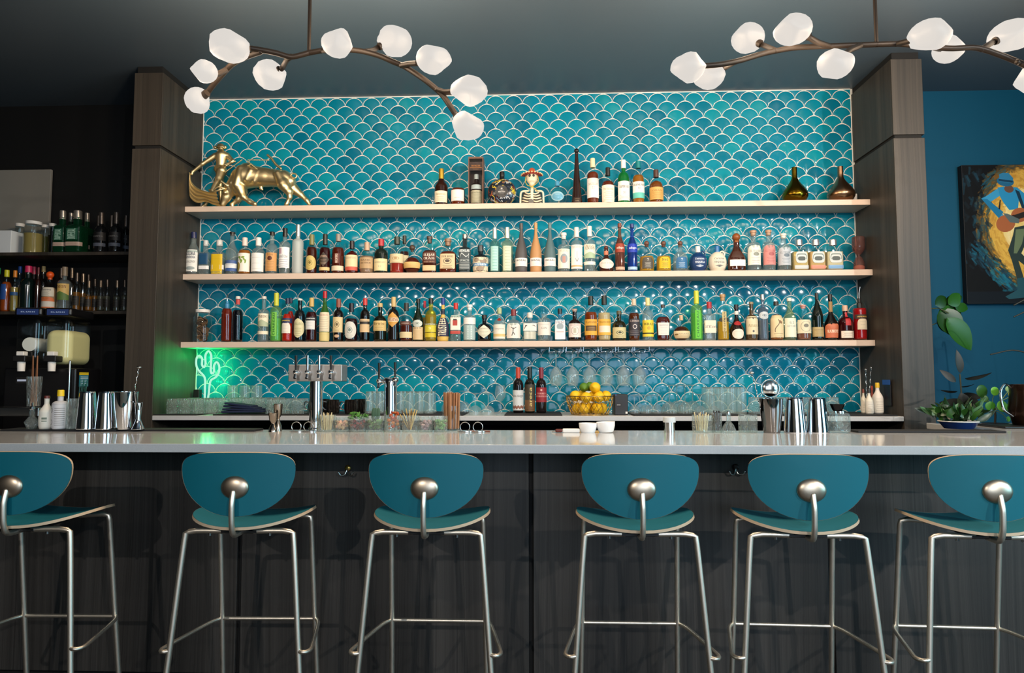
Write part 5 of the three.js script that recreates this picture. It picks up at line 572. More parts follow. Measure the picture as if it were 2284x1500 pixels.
{ // round flask painted all over
  const s = span(1088, 1151.5, 376, 453, 0.13), R = s.R, H = s.H, g = thing('round_flask', 'round flat flask painted with bright scribbles and black hexagon label', 'bottle', [s.x, SHELF.top[1], 0.13], 0, 'bottles on the top shelf');
  const disc = new THREE.SphereGeometry(R, 36, 24); disc.scale(1, (H * 0.8 / 2) / R, 0.5); disc.translate(0, H * 0.4, 0);
  const cv = document.createElement('canvas'); cv.width = 512; cv.height = 256; const c = cv.getContext('2d'); c.fillStyle = '#1c2430'; c.fillRect(0, 0, 512, 256);
  const cols = ['#8a4038', '#6a7c92', '#c9a42c', '#d9c83a', '#c8ccd0', '#30405a', '#a8603a', '#20242c']; for (let i = 0; i < 260; i++) { c.strokeStyle = cols[Math.floor(rnd() * 8)]; c.lineWidth = rr(2, 7); c.beginPath(); const x = rr(0, 512), y = rr(0, 256); c.moveTo(x, y); c.quadraticCurveTo(x + rr(-20, 20), y + rr(-26, 26), x + rr(-30, 30), y + rr(-30, 30)); c.stroke(); }
  c.font = 'italic bold 26px serif'; for (let i = 0; i < 40; i++) { c.fillStyle = i % 2 ? '#e0c82c' : '#d8dce0'; c.save(); c.translate(rr(0, 512), rr(20, 240)); c.rotate(rr(-0.6, 0.6)); c.fillText('love', 0, 0); c.restore(); }
  const t = new THREE.CanvasTexture(cv); t.colorSpace = THREE.SRGBColorSpace; t.magFilter = THREE.LinearFilter; mesh('glass_body', disc, phys({ color: 0xffffff, map: t, roughness: 0.2, clearcoat: 0.6 }), g);
  mesh('foot', revolve([[0, 0], [R * 0.5, 0], [R * 0.52, 0.01], [R * 0.4, 0.02]], 24), matte('#3a3026', 0.3), g);
  const nk = revolve([[R * 0.2, H * 0.76], [R * 0.16, H * 0.85], [R * 0.16, H * 0.86], [R * 0.18, H * 0.86], [R * 0.18, H * 0.99], [R * 0.15, H], [0, H]], 20); mesh('cap', nk, M.plastic, g);
  const hx = new THREE.CylinderGeometry(R * 0.46, R * 0.46, 0.006, 6); hx.rotateX(Math.PI / 2); hx.rotateZ(Math.PI / 6); hx.translate(0, H * 0.38, R * 0.49); mesh('front_label', hx, matte('#2a2b2d', 0.4), g);
  const P = printLabel('#2a2b2d', [['Casa', 0.35, 20, '#d8d8d8', 'bold serif'], ['Maestri', 0.56, 30, '#e8e8e8', 'bold serif']], (q) => { q.fillStyle = '#b8b8b8'; q.beginPath(); q.arc(64, 18, 12, 0, 7); q.fill(); fine(q, 0.76, 0.84, '#aaa', 2, 60); }); mesh('label_print', patch((p, yy) => [p, yy, R * 0.49 + 0.0036], R * 0.36, H * 0.27, H * 0.49, 'rect', P), P.mat, g);
}
{ // skeleton bottle with sombrero
  const s = span(1160, 1213, 367, 452, 0.13), k = s.H / 650, g = thing('skeleton_bottle', 'cream ceramic skeleton bust bottle wearing a red sombrero', 'bottle', [s.x, SHELF.top[1], 0.13]);
  const bone = matte('#e6dabd', 0.35), blk = matte('#17130f', 0.4);  // zoom units: foot 1010, top 360, centre 1875
  const X = (x) => (x - 1877) * k, Y = (y) => (1010 - y) * k;
  mesh('torso', merge([rbox(X(1715), X(2040), 0, Y(790), -0.03, 0.026, 0.012, 3)]), blk, g);
  const ribs = []; for (const [y, w] of [[985, 150], [940, 150], [895, 145], [850, 135], [810, 110]]) for (const q of [-1, 1]) ribs.push(tube([[q * 6 * k, Y(y), 0.03], [q * w * 0.5 * k, Y(y + 14), 0.032], [q * w * k, Y(y - 12), 0.02], [q * (w + 8) * k, Y(y - 20), -0.005]], 13 * k, 14, 8));
  ribs.forEach((r) => mesh('rib', r, bone, g));
  mesh('sternum', rbox(X(1855), X(1900), Y(1005), Y(740), 0.02, 0.036, 0.004, 2), bone, g);
  for (const q of [-1, 1]) mesh('arm', tube([[q * 60 * k, Y(760), 0.01], [q * 150 * k, Y(765), 0.01], [q * 186 * k, Y(800), 0.008], [q * 195 * k, Y(1005), 0.005]], 17 * k, 24, 10), bone, g);
  mesh('neck', revolve([[34 * k, Y(770)], [24 * k, Y(720)], [30 * k, Y(640)]], 18), bone, g);
  const sk = body([[0, Y(540), 0, 92 * k, 0, Y(530), 0.0, 92 * k], [0, Y(600), 0.008, 62 * k, 0, Y(640), 0.012, 48 * k], [-30 * k, Y(580), 0.012, 45 * k, 30 * k, Y(580), 0.012, 45 * k]], 0.0028, 0.012); const skull = mesh('skull', sk, bone, g);
  for (const q of [-1, 1]) { const e = new THREE.SphereGeometry(21 * k, 14, 10); e.scale(1, 1.15, 0.5); e.translate(q * 32 * k - 5 * k, Y(515), 86 * k); mesh('eye_socket', e, blk, skull); }
  const ns = new THREE.SphereGeometry(9 * k, 8, 6); ns.scale(1, 1, 0.5); ns.translate(-4 * k, Y(560), 88 * k); mesh('nose', ns, blk, skull);
  const P = printLabel('#ddd2b6', [], (c) => { c.fillStyle = '#6a6254'; c.fillRect(8, 60, 112, 6); for (let i = 0; i < 9; i++) c.fillRect(12 + i * 13, 36, 3, 56); }); mesh('teeth', patch((p, yy) => [60 * k * Math.sin(p), yy, 22 * k + 68 * k * Math.cos(p)], 0.75, Y(622), Y(592), 'rect', P), P.mat, skull);
  const brim = (a, r) => { const lift = Math.pow(r, 2) * 62 * k * (0.3 + 0.7 * Math.abs(Math.cos(a))); return V(Math.sin(a) * (70 + 112 * r) * k, Y(470) - 0.35 * 112 * r * k + lift * 0.75, Math.cos(a) * (60 + 70 * r) * k); };
  const pos = [], col = [], idx = [], n = 48, m = 8; for (let j = 0; j <= m; j++) for (let i = 0; i < n; i++) { const p = brim(i / n * 6.2832, j / m); pos.push(p.x, p.y, p.z); } for (let j = 0; j < m; j++) for (let i = 0; i < n; i++) { const a = j * n + i, b = j * n + (i + 1) % n; idx.push(a, a + n, b, b, a + n, b + n); }
  const bg = new THREE.BufferGeometry(); bg.setAttribute('position', new THREE.Float32BufferAttribute(pos, 3)); bg.setIndex(idx); bg.computeVertexNormals(); const low = bg.clone(); low.translate(0, -0.003, 0); const hatM = matte('#b23a34', 0.4); const hat = mesh('sombrero', mergeGeometries([bg, low]), hatM, g);
  const crown = revolve([[76 * k, Y(490)], [72 * k, Y(440)], [50 * k, Y(385)], [20 * k, Y(362)], [0, Y(360)]], 24); mesh('sombrero_crown', crown, matte('#c0583a', 0.4), hat);
  for (let i = 0; i < 22; i++) { const p = brim(i / 22 * 6.2832, 0.95), e = new THREE.SphereGeometry(15 * k, 8, 6); e.translate(p.x, p.y + 0.002, p.z); mesh('brim_bead', e, matte('#e6cf96', 0.4), hat); }
  mesh('chin_cord', merge([tube([[95 * k, Y(500), 0.01], [105 * k, Y(590), 0.015], [60 * k, Y(660), 0.03], [0, Y(700), 0.03]], 6 * k, 20, 6), tube([[-95 * k, Y(500), 0.01], [-110 * k, Y(600), 0.015], [-70 * k, Y(680), 0.03], [10 * k, Y(705), 0.03], [90 * k, Y(775), 0.034]], 6 * k, 24, 6)]), matte('#d8b428', 0.5), g);
  const bd = new THREE.CylinderGeometry(44 * k, 44 * k, 0.01, 20); bd.rotateX(Math.PI / 2); bd.translate(X(1862), Y(962), 0.038); mesh('belt_badge', bd, std(0x6a6a66, 0.35, 0.6), g);
}
{ // apple-shaped clear bottle
  const s = span(1222, 1264, 397.5, 452, 0.13), R = s.R, H = s.H, g = thing('round_decanter', 'clear apple-shaped bottle with pale blue center and cap', 'bottle', [s.x, SHELF.top[1], 0.13]);
  const pts = [[0, 0], [R * 0.62, 0], [R * 0.8, H * 0.06]]; for (let i = 1; i <= 14; i++) { const a = 0.5 + i / 14 * 2.35; pts.push([R * (0.2 + 0.8 * Math.sin(a)), H * 0.32 - H * 0.34 * Math.cos(a)]); } pts.push([R * 0.26, H * 0.66], [R * 0.26, H * 0.84], [0, H * 0.84]);
  mesh('glass_body', revolve(pts, 30), M.clear, g); mesh('cap', revolve(crease([[R * 0.25, H * 0.8], [R * 0.26, H * 0.8, 1], [R * 0.25, H * 0.99], [R * 0.2, H], [0, H]]), 18), matte('#4a9ac0', 0.35), g);
  const P = printLabel('#a9cfe0', [], (c) => { c.fillStyle = '#6aa8c8'; c.beginPath(); c.ellipse(64, 70, 50, 44, 0, 0, 7); c.fill(); fine(c, 0.3, 0.36, '#e8f4f8', 2, 50); }); mesh('front_label', patch((p, yy) => { const r = radiusAt(pts, yy) * 0.93; return [r * Math.sin(p), yy, r * Math.cos(p)]; }, 0.8, H * 0.12, H * 0.52, 'oval', P), P.mat, g);
}
for (const [a, b, t, mat, lab, dz] of [[1744, 1801, 369, std(0x8a6a1c, 0.16, 1), 'olive gold mirrored teardrop vase on the top shelf', 0], [1845, 1905, 368.5, std(0xa88466, 0.24, 1), 'matte rose bronze teardrop vase beside the right column', 0]]) {
  const s = span(a, b, t, 449, 0.13), R = s.R, H = s.H, g = thing('teardrop_vase', lab, 'vase', [s.x, SHELF.top[1], 0.13], 0, 'teardrop vases on the top shelf');
  const pts = [[0, 0], [R * 0.6, 0]]; for (let i = 0; i <= 18; i++) { const u = i / 18; pts.push([R * (u < 0.22 ? lerp(0.66, 1, Math.sin(u / 0.22 * Math.PI / 2)) : lerp(1, 0.2, smooth((u - 0.2) / 0.56))), H * (0.005 + u * 0.99)]); }
  mesh('vase_body', revolve(pts, 40), mat, g); const rim = new THREE.TorusGeometry(R * 0.19, 0.002, 8, 24); rim.rotateX(Math.PI / 2); rim.translate(0, H * 0.995, 0); mesh('vase_rim', rim, mat, g);
}
{ const s = span(1903, 1911, 419, 447, 0.06); single('candle_stub', revolve(crease([[0, 0], [0.013, 0, 1], [0.013, 0.075, 1], [0, 0.078]]), 16), M.white, 'small white candle standing behind the rose bronze vase', 'candle', [s.x, SHELF.top[1], 0.06]); }
{ // hourglass
  const s = span(1901, 1929, 524, 601, 0.13), R = s.R, H = s.H, y = SHELF.mid[1], g = thing('hourglass', 'pink glass hourglass with cream sand at the shelf end', 'hourglass', [s.x, y, 0.13]);
  const pts = [[0, 0.002], [R * 0.84, 0.002], [R * 0.9, H * 0.05], [R * 0.8, H * 0.26], [R * 0.55, H * 0.38], [R * 0.12, H * 0.455], [R * 0.5, H * 0.52], [R * 0.9, H * 0.62], [R * 0.97, H * 0.72], [R * 0.97, H * 0.97], [R * 0.9, H], [0, H]];
  mesh('glass_body', revolve(pts, 32), tint('#c89a94'), g); mesh('sand', revolve([[0, 0.004], [R * 0.86, 0.004], [R * 0.84, H * 0.14], [R * 0.4, H * 0.18], [0, H * 0.2]], 24), matte('#e2d3b6', 0.8), g);
}
{ // jar of dried citrus
  const s = span(434, 469, 688.7, 763, 0.13), R = s.R, H = s.H, g = thing('citrus_jar', 'clear jar of brown dried citrus wheels with white lid', 'jar', [s.x, SHELF.low[1], 0.13]);
  mesh('glass_body', revolve([[0, 0], [R * 0.9, 0], [R, 0.01], [R, H * 0.72], [R * 0.8, H * 0.84], [R * 0.78, H * 0.9]], 28, 0.7), M.clear, g);
  mesh('lid', revolve(crease([[R * 0.8, H * 0.9], [R * 0.83, H * 0.9, 1], [R * 0.83, H * 0.99, 1], [0, H]]), 28), M.white, g);
  for (let i = 0; i < 44; i++) { const w = new THREE.TorusGeometry(R * rr(0.3, 0.4), R * 0.07, 6, 16), d = new THREE.CylinderGeometry(R * 0.32, R * 0.32, 0.002, 14); d.rotateX(Math.PI / 2); const q = merge([w, d]); q.rotateX(rr(-1, 1)); q.rotateY(rr(-1.2, 1.2)); const a = rr(0, 6.28), r = R * rr(0.1, 0.5); q.translate(Math.sin(a) * r, lerp(R * 0.45, H * 0.7, i / 43), Math.cos(a) * r); mesh('citrus_wheel', q, matte(['#5a4028', '#7a5a3c', '#43301f'][i % 3], 0.7), g); }
}
for (const [a, b, c1, c2, tc, lab] of [[1537, 1576.5, '#12386a', '#dfe3e0', '#e8eef4', 'cobalt blue round ceramic tequila jug with handle and white cap'], [1579.6, 1620, '#e4dcc8', '#1f6aa8', '#444a54', 'cream round ceramic tequila jug with handle and blue cap']]) {
  const s = span(a, b, 544.5, 603, 0.13), R = s.R, H = s.H, g = thing('ceramic_jug', lab, 'bottle', [s.x, SHELF.mid[1], 0.13], 0, 'round ceramic jugs');
  const pts = [[0, 0], [R * 0.6, 0]]; for (let i = 1; i <= 16; i++) { const q = 0.6 + i / 16 * 2.3; pts.push([R * Math.max(Math.sin(q), 0.27), H * 0.36 - H * 0.42 * Math.cos(q)]); } pts.push([R * 0.25, H * 0.8], [R * 0.25, H * 0.82], [0, H * 0.82]); const sh = pts.map(([r, y], i) => [r, clamp(y, 0, H)]);
  mesh('ceramic_body', revolve(sh, 32), phys({ color: c1, roughness: 0.25, clearcoat: 0.4 }), g); mesh('cap', revolve(crease([[R * 0.26, H * 0.76], [R * 0.28, H * 0.76, 1], [R * 0.27, H * 0.99], [R * 0.2, H, 1], [0, H]]), 18), matte(c2, 0.35), g);
  mesh('jug_handle', tube([[R * 0.24, H * 0.76, 0], [R * 0.6, H * 0.8, 0], [R * 0.82, H * 0.7, 0], [R * 0.72, H * 0.58, 0]], R * 0.09, 20, 10), phys({ color: c1, roughness: 0.25, clearcoat: 0.4 }), g);
  const P = printLabel(c1, [['Corazon', 0.2, 30, tc, 'bold serif'], ['TEQUILA', 0.5, 34, tc, 'bold sans-serif']], (c) => { c.strokeStyle = tc; c.lineWidth = 4; for (let i = -3; i <= 3; i++) { c.beginPath(); c.moveTo(64, 116); c.lineTo(64 + i * 11, 88 + Math.abs(i) * 5); c.stroke(); } });
  mesh('front_label', patch((p, yy) => { const r = radiusAt(sh, yy) + 0.0008; return [r * Math.sin(p), yy, r * Math.cos(p)]; }, 0.85, H * 0.14, H * 0.56, 'rect', P), P.mat, g);
}

// ---------------------------------------------------------------- dark alcove left of the column
const YA = pix(150, 564, 0.2).y, YB = pix(250, 694, 0.2).y, XA0 = X_LEFT + 0.01, XA1 = -HALF - COL_W - 0.002;
single('alcove_shelf', rbox(XA0, XA1, YA - 0.022, YA, BACK_Z + 0.001, 0.24, 0.003, 1), M.darkWood, 'dark alcove shelf carrying the pickle jars and green gin bottles', 'shelf', null, 'dark alcove shelves');
single('alcove_shelf', rbox(XA0, XA1, YB - 0.022, YB, BACK_Z + 0.001, 0.24, 0.003, 1), M.darkWood, 'dark alcove shelf carrying colour-capped bottles behind the slush machine', 'shelf', null, 'dark alcove shelves');
{ const a = pix(-60, 380, -0.03), b = pix(115, 380, -0.03); single('leaning_panel', rbox(a.x, b.x, YA, a.y, -0.045, -0.025, 0.003, 1), std(0x8f8c84, 0.6), 'large pale grey panel leaning on the wall behind the jars', 'panel'); }
{ const a = pix(-30, 540, 0.2), b = pix(27, 540, 0.2), t = pix(15, 514, 0.2); single('carton', rbox(a.x, b.x, YA, t.y, 0.1, 0.21, 0.003, 1), std(0xd8dde0, 0.6), 'white cardboard carton beside the pickle jars', 'carton'); }
for (const [x0, x1, yt, z, q, lab] of [[33, 54, 498, 0.05, '#8a6a2a', 'preserve jar of amber liquid with blue tape and white lid'], [55, 93, 494, 0.15, '#a8965a', 'large preserve jar with yellow contents and white lid'], [91, 109, 501, 0.07, '#6a6a3a', 'narrow olive preserve jar half behind the large jar'], [108, 125, 498, 0.1, '#1a1c14', 'dark preserve jar with white lid beside the green gin bottles']]) {
  const s = span(x0, x1, yt, 563, z), R = s.R, H = pix((x0 + x1) / 2, yt, z).y - YA, g = thing('preserve_jar', lab, 'jar', [s.x, YA, z], 0, 'preserve jars on the alcove shelf');
  mesh('glass_body', revolve([[0, 0], [R * 0.92, 0], [R, 0.008], [R, H * 0.74], [R * 0.8, H * 0.86], [R * 0.78, H * 0.92]], 24), M.clear, g); mesh('lid', revolve(crease([[R * 0.78, H * 0.9], [R * 0.82, H * 0.9, 1], [R * 0.82, H * 0.99, 1], [0, H]]), 24), M.white, g);
  mesh('contents', revolve([[0, 0.005], [R * 0.9, 0.005], [R * 0.93, 0.012], [R * 0.93, H * 0.62], [0, H * 0.62]], 24), liquor(q), g);
  if (q === '#8a6a2a') { const P = T.plain('#1c3a7a', '#1c3a7a', 1); mesh('tape', patch((p, yy) => [(R + 0.0008) * Math.sin(p), yy, (R + 0.0008) * Math.cos(p)], 1.4, H * 0.36, H * 0.48, 'rect', P), P.mat, g); }
}
function alcove(y, list) { for (const [name, x0, x1, yt, z, lab, o] of list) { const s = span(x0, x1, yt, yt + 60, z); bottle(name, lab, 'bottles on the alcove shelves', s.x, y, z, s.R, pix((x0 + x1) / 2, yt, z).y - y, o); } }
const green = (z) => ({ s: 'square', g: '~#2a8a5c', q: ['#0e4a30', 0.5], c: ['#b0aaa0', 0.2, 'metal'], l: [L(0.16, 0.25, 0.9, T.plain('#b0988a', '#e8dcd4', 2)), L(0.3, 0.56, 0.3, T.vert('#14503a', 'IMPERIAL', '#a8c8b8'))] });
const inky = () => ({ s: 'squat', g: '#101113', c: ['#6a625c', 0.28, 'metal'], l: [L(0.16, 0.24, 0.8, T.plain('#4a5260', '#5a6270', 1)), L(0.3, 0.5, 0.8, printLabel('#0c0c0e', [['TEMPUS', 0.5, 26, '#8a8a88', 'serif']]))] });
alcove(YA, [['gin_bottle', 126, 153, 470, 0.16, 'green square gin bottle with pink strip label beside the dark jar', green()], ['gin_bottle', 155, 191, 470, 0.16, 'broader green square gin bottle with pink strip label', green()], ['gin_bottle', 148, 168, 475, 0.06, 'green gin bottle showing its cap between the two front gin bottles', green()], ['gin_bottle', 183, 205, 475, 0.06, 'green gin bottle standing behind the broader gin bottle', green()],
  ['liqueur_bottle', 212, 240, 474, 0.16, 'black bottle with slate strip label and bright silver cap on the upper alcove shelf', inky()], ['liqueur_bottle', 246, 273, 473.5, 0.16, 'black bottle with slate strip label and silver cap next to the left column', inky()], ['liqueur_bottle', 211, 228, 481, 0.06, 'black bottle with brown cap behind the slate-labelled pair', inky()], ['liqueur_bottle', 240, 258, 480, 0.06, 'black bottle with grey cap between the slate-labelled pair', inky()], ['liqueur_bottle', 272, 290, 480, 0.08, 'black bottle mostly hidden behind the left column', inky()]]);
const cc = (g, q, c, l = []) => ({ s: 'wine', g, q, c, l });
alcove(YB, [
  ['juice_bottle', -12, 4, 597, 0.1, 'dark bottle with green cap beside the orange juice bottle', cc('#14202a', 0, ['#2a9a5a', 0.14])], ['juice_bottle', 4, 25, 602, 0.14, 'orange juice bottle with yellow cap and blue strip label', cc('clear', ['#b0501a', 0.72], ['#c9c41c', 0.16], [L(0.3, 0.66, 0.4, T.plain('#1c4a90', '#1c4a90', 1))])], ['juice_bottle', 25, 41, 603, 0.15, 'clear bottle of yellow syrup with orange cap and blue tape', cc('clear', ['#a8924a', 0.6], ['#d07a1c', 0.16], [L(0.4, 0.48, 0.95, T.plain('#1c4a7a', '#1c4a7a', 1))])],
  ['wine_bottle', 48, 78, 593, 0.12, 'dark green bottle with bright pink cap', cc('#0c1a18', 0, ['#c8285c', 0.14])], ['juice_bottle', 36, 52, 594, 0.05, 'bottle with blue cap behind the yellow syrup', cc('#20303a', 0, ['#1c4a9a', 0.14])], ['wine_bottle', 66, 84, 594.5, 0.05, 'bottle with white-topped magenta cap', cc('#180c10', 0, ['#9a2a44', 0.16])], ['juice_bottle', 80, 90, 596, 0.15, 'brown bottle with dull red cap in the alcove', cc('#2a1410', 0, ['#5a1c24', 0.16])],
  ['wine_bottle', 88, 105, 593.5, 0.05, 'dark bottle with cream cap behind the orange label bottle', cc('#14120e', 0, ['#a08a5a', 0.12])], ['aperitif_bottle', 97, 125, 605, 0.15, 'clear bottle with orange capsule and orange shield label', { s: 'slope', g: 'clear', q: ['#d8b08a', 0.6], c: ['#e0561c', 0.2, 'ball'], l: [L(0.1, 0.36, 0.9, T.band('#d8703a', '#d8cfc4', 0.4, 0.5), 'arch'), L(0.38, 0.6, 0.8, T.name('#cfc9b8', 'NARDINI', '#444', 'bold serif', 26))] }],
  ['tequila_bottle', 131, 157, 595, 0.15, 'clear bottle with yellow and green farm label in the alcove', { s: 'tall', g: 'clear', c: ['#8a7a66', 0.2], l: [L(0.26, 0.62, 0.85, printLabel('#d8b468', [['UNION', 0.2, 30, '#6a3a1c', 'bold serif']], (c) => { c.fillStyle = '#5a7a3a'; c.beginPath(); c.moveTo(0, 128); c.lineTo(0, 84); c.lineTo(64, 60); c.lineTo(128, 90); c.lineTo(128, 128); c.fill(); }))] }],
  ...[[128, 144, 597, 0.03], [152, 168, 597, 0.06], [164, 179, 608, 0.18], [177, 193, 610, 0.09], [190, 204, 612, 0.0], [191, 205, 626, 0.18], [205, 218, 622, 0.11], [218, 231, 625, 0.18], [232, 246, 623, 0.09], [254, 268, 625, 0.1], [271, 285, 624, 0.15]].map(([a, b, t, z], i) => ['whiskey_bottle', a, b, t, z, ['dark-necked whiskey bottle behind the yellow farm label', 'tall grey-capped whiskey bottle beside the yellow farm label', 'amber whiskey bottle with grey cap, first of the dim row', 'taller amber whiskey bottle with gold capsule in the dim row', 'thin-necked whiskey bottle at the back of the dim row', 'short amber whiskey bottle in front of the thin-necked one', 'short amber whiskey bottle with foil capsule mid-row', 'pale short bottle in the dim alcove row', 'clear short bottle with grey cap in the dim row', 'clear bottle with grey cap close to the left column', 'clear bottle touching the left column on the lower alcove shelf'][i], { s: 'std', g: i < 2 ? '#15110c' : 'clear', q: i < 2 ? 0 : [i < 7 ? '#8a5a24' : '#55564a', 0.5], c: [['#5a5048', '#8a7a68'][i % 2], 0.22, 'metal'], l: [L(0.16, 0.4, 0.8, T.plain('#1c1a16', '#6a6458', 3))] }]),
]);
{ // twin-bowl slush machine
  const z = 0.72, a = pix(18, 760, z), b = pix(92, 760, z), x0 = a.x, W = 0.158, top = pix(100, 702, z).y, mid = pix(100, 812, z).y, foot = 0.96, D = 0.36;
  const g = thing('slush_machine', 'black twin slush machine with yellow slush in one bowl', 'machine', [x0 + W, foot, z - D / 2], 0.16); const yB = mid - foot, yT = top - foot;
  mesh('cabinet', rbox(-W * 1.35, W * 1.15, 0, yB - 0.02, -D / 2, D / 2 - 0.05, 0.012, 2), M.plastic, g); mesh('drip_tray', rbox(-W * 1.3, W * 1.1, 0, 0.03, D / 2 - 0.06, D / 2 + 0.08, 0.006, 1), M.steel, g);
  const P = printLabel('#0c0c0e', [], (c) => { c.fillStyle = '#c8d4f0'; c.fillRect(14, 44, 100, 40); }); mesh('display', patch((p, yy) => [-W * 0.72 + p, yy, D / 2 - 0.0485], 0.03, yB - 0.11, yB - 0.075, 'rect', P), P.mat, g);
  const P2 = printLabel('#2a7a94', [], (c) => { c.fillStyle = '#d8c02c'; c.fillRect(0, 0, 128, 26); c.fillStyle = '#d0e0e4'; for (let i = 0; i < 6; i++) c.fillRect(20, 40 + i * 14, 100, 5); }); mesh('warning_label', patch((p, yy) => [W * 1.1501 + 0.0006, yy, 0.04 - p], 0.055, yB - 0.13, yB - 0.045, 'rect', P2), P2.mat, g);
  mesh('hose', tube([[W * 0.95, yB + 0.02, D / 2 - 0.04], [W * 0.98, yB * 0.5, D / 2 - 0.03], [W * 0.97, 0.04, D / 2 - 0.03]], 0.006, 20, 8), M.steel, g);
  for (const [cx, q] of [[-W * 0.62, 0], [W * 0.42, 1]]) {
    const w = W * 0.47, h = yT - yB; const sh = (s, hh) => { const e = new RoundedBoxGeometry(w * 2 * s, hh, (D - 0.08) * s, 4, 0.045); e.translate(cx, yB + hh / 2, -0.01); return e; };
    const bowl = mesh('bowl', sh(1, h), M.clear, g); const lid = mesh('lid', rbox(cx - w * 1.02, cx + w * 1.02, yT - 0.002, yT + 0.05, -D / 2 + 0.03, D / 2 - 0.05, 0.015, 2), M.plastic, g);
    const Pl = printLabel('#16306a', [['SLUSH', 0.5, 40, '#a8bce0', 'bold sans-serif']]); mesh('lid_label', patch((p, yy) => [cx + p, yy, D / 2 - 0.0492], w * 0.8, yT + 0.006, yT + 0.04, 'rect', Pl), Pl.mat, lid);
    if (q) { mesh('slush', sh(0.965, h * 0.72), matte('#d8d09a', 0.45), g); }
    const dr = new THREE.CylinderGeometry(w * 0.55, w * 0.55, D * 0.6, 20); dr.rotateX(Math.PI / 2); dr.translate(cx, yB + h * 0.42, -0.01); if (!q) mesh('auger', dr, M.white, g);
    const tp = mesh('tap_body', rbox(cx - 0.035, cx + 0.035, yB + 0.015, yB + 0.05, D / 2 - 0.06, D / 2 + 0.02, 0.006, 1), M.black, g); mesh('tap_knob', rbox(cx - 0.02, cx + 0.02, yB + 0.05, yB + 0.075, D / 2 - 0.035, D / 2 + 0.01, 0.004, 1), M.white, tp); mesh('tap_spout', revolve([[0.019, -0.045], [0.021, 0.012], [0.0, 0.012]], 16).translate(cx, yB + 0.005, D / 2 - 0.01), M.white, tp);
  }
}
single('ice_bin_ledge', rbox(X_LEFT + 0.02, pix(92, 915, 1.1).x, pix(50, 928, 1.1).y, pix(50, 908, 1.1).y, 0.95, 1.12, 0.004, 1), M.steel, 'stainless steel ledge under the slush machine', 'ledge');
single('service_bench', box(X_LEFT + 0.02, -2.55, 0, 0.958, 0.1, 0.94), M.black, 'black service bench carrying the slush machine', 'bench');

// ---------------------------------------------------------------- on the bar top
// rocks glass with cut flutes, upright (or turned over when inv)
function cup(pts, mat, name, label, cat, at, group, seg = 28, flute = 0, nf = 0, kids) { const g = thing(name, label, cat, at, 0, group); mesh('glass_wall', revolve(pts, seg, 1, 1, flute, nf), mat, g); if (kids) kids(g); return g; }
const ZB = 1.47;
function stand(x0, x1, yt, yb, z) { const s = span(x0, x1, yt, yb, z); return s; }
const mat1 = (x0, x1, z0, z1, lab, y = BAR_TOP, h = 0.009) => single('bar_mat', rbox(pix(x0, 955, (z0 + z1) / 2).x, pix(x1, 955, (z0 + z1) / 2).x, y, y + h, z0, z1, 0.004, 2), M.rubber, lab, 'mat', null, 'black rubber bar mats');
mat1(22, 276, 1.38, 1.5, 'black rubber mat under the shaker tins and bitters bottles'); mat1(283, 578, 1.38, 1.485, 'black rubber mat on the bar between shaker tins and jiggers'); mat1(1902, 2228, 1.38, 1.48, 'long black rubber mat on the bar in front of the right column');
const YM = BAR_TOP + 0.009;
function tin(x0, x1, yt, yb, z, y, inv, lab, mat = M.chrome) { const s = stand(x0, x1, yt, yb, z), R = s.R, H = s.H, g = thing('shaker_tin', lab, 'shaker', [s.x, y, z], 0, 'steel shaker tins'); const a = inv ? R : R * 0.72, b = inv ? R * 0.74 : R;
  if (inv) mesh('tin_body', revolve(crease([[a, 0], [a * 1.01, 0.003], [a, 0.006], [lerp(a, b, 0.85), H * 0.86], [b, H * 0.96, 1], [b * 0.94, H, 1], [0, H]]), 36), mat, g); else mesh('tin_body', revolve(crease([[0, 0], [a * 0.95, 0, 1], [a, H * 0.04], [lerp(a, b, 0.8), H * 0.6], [b, H * 0.99, 1], [b * 1.015, H], [b * 0.985, H, 1], [lerp(a, b, 0.8) * 0.97, H * 0.6], [a * 0.95, H * 0.05], [0, H * 0.05]]), 36), mat, g);
  return { g, s }; }
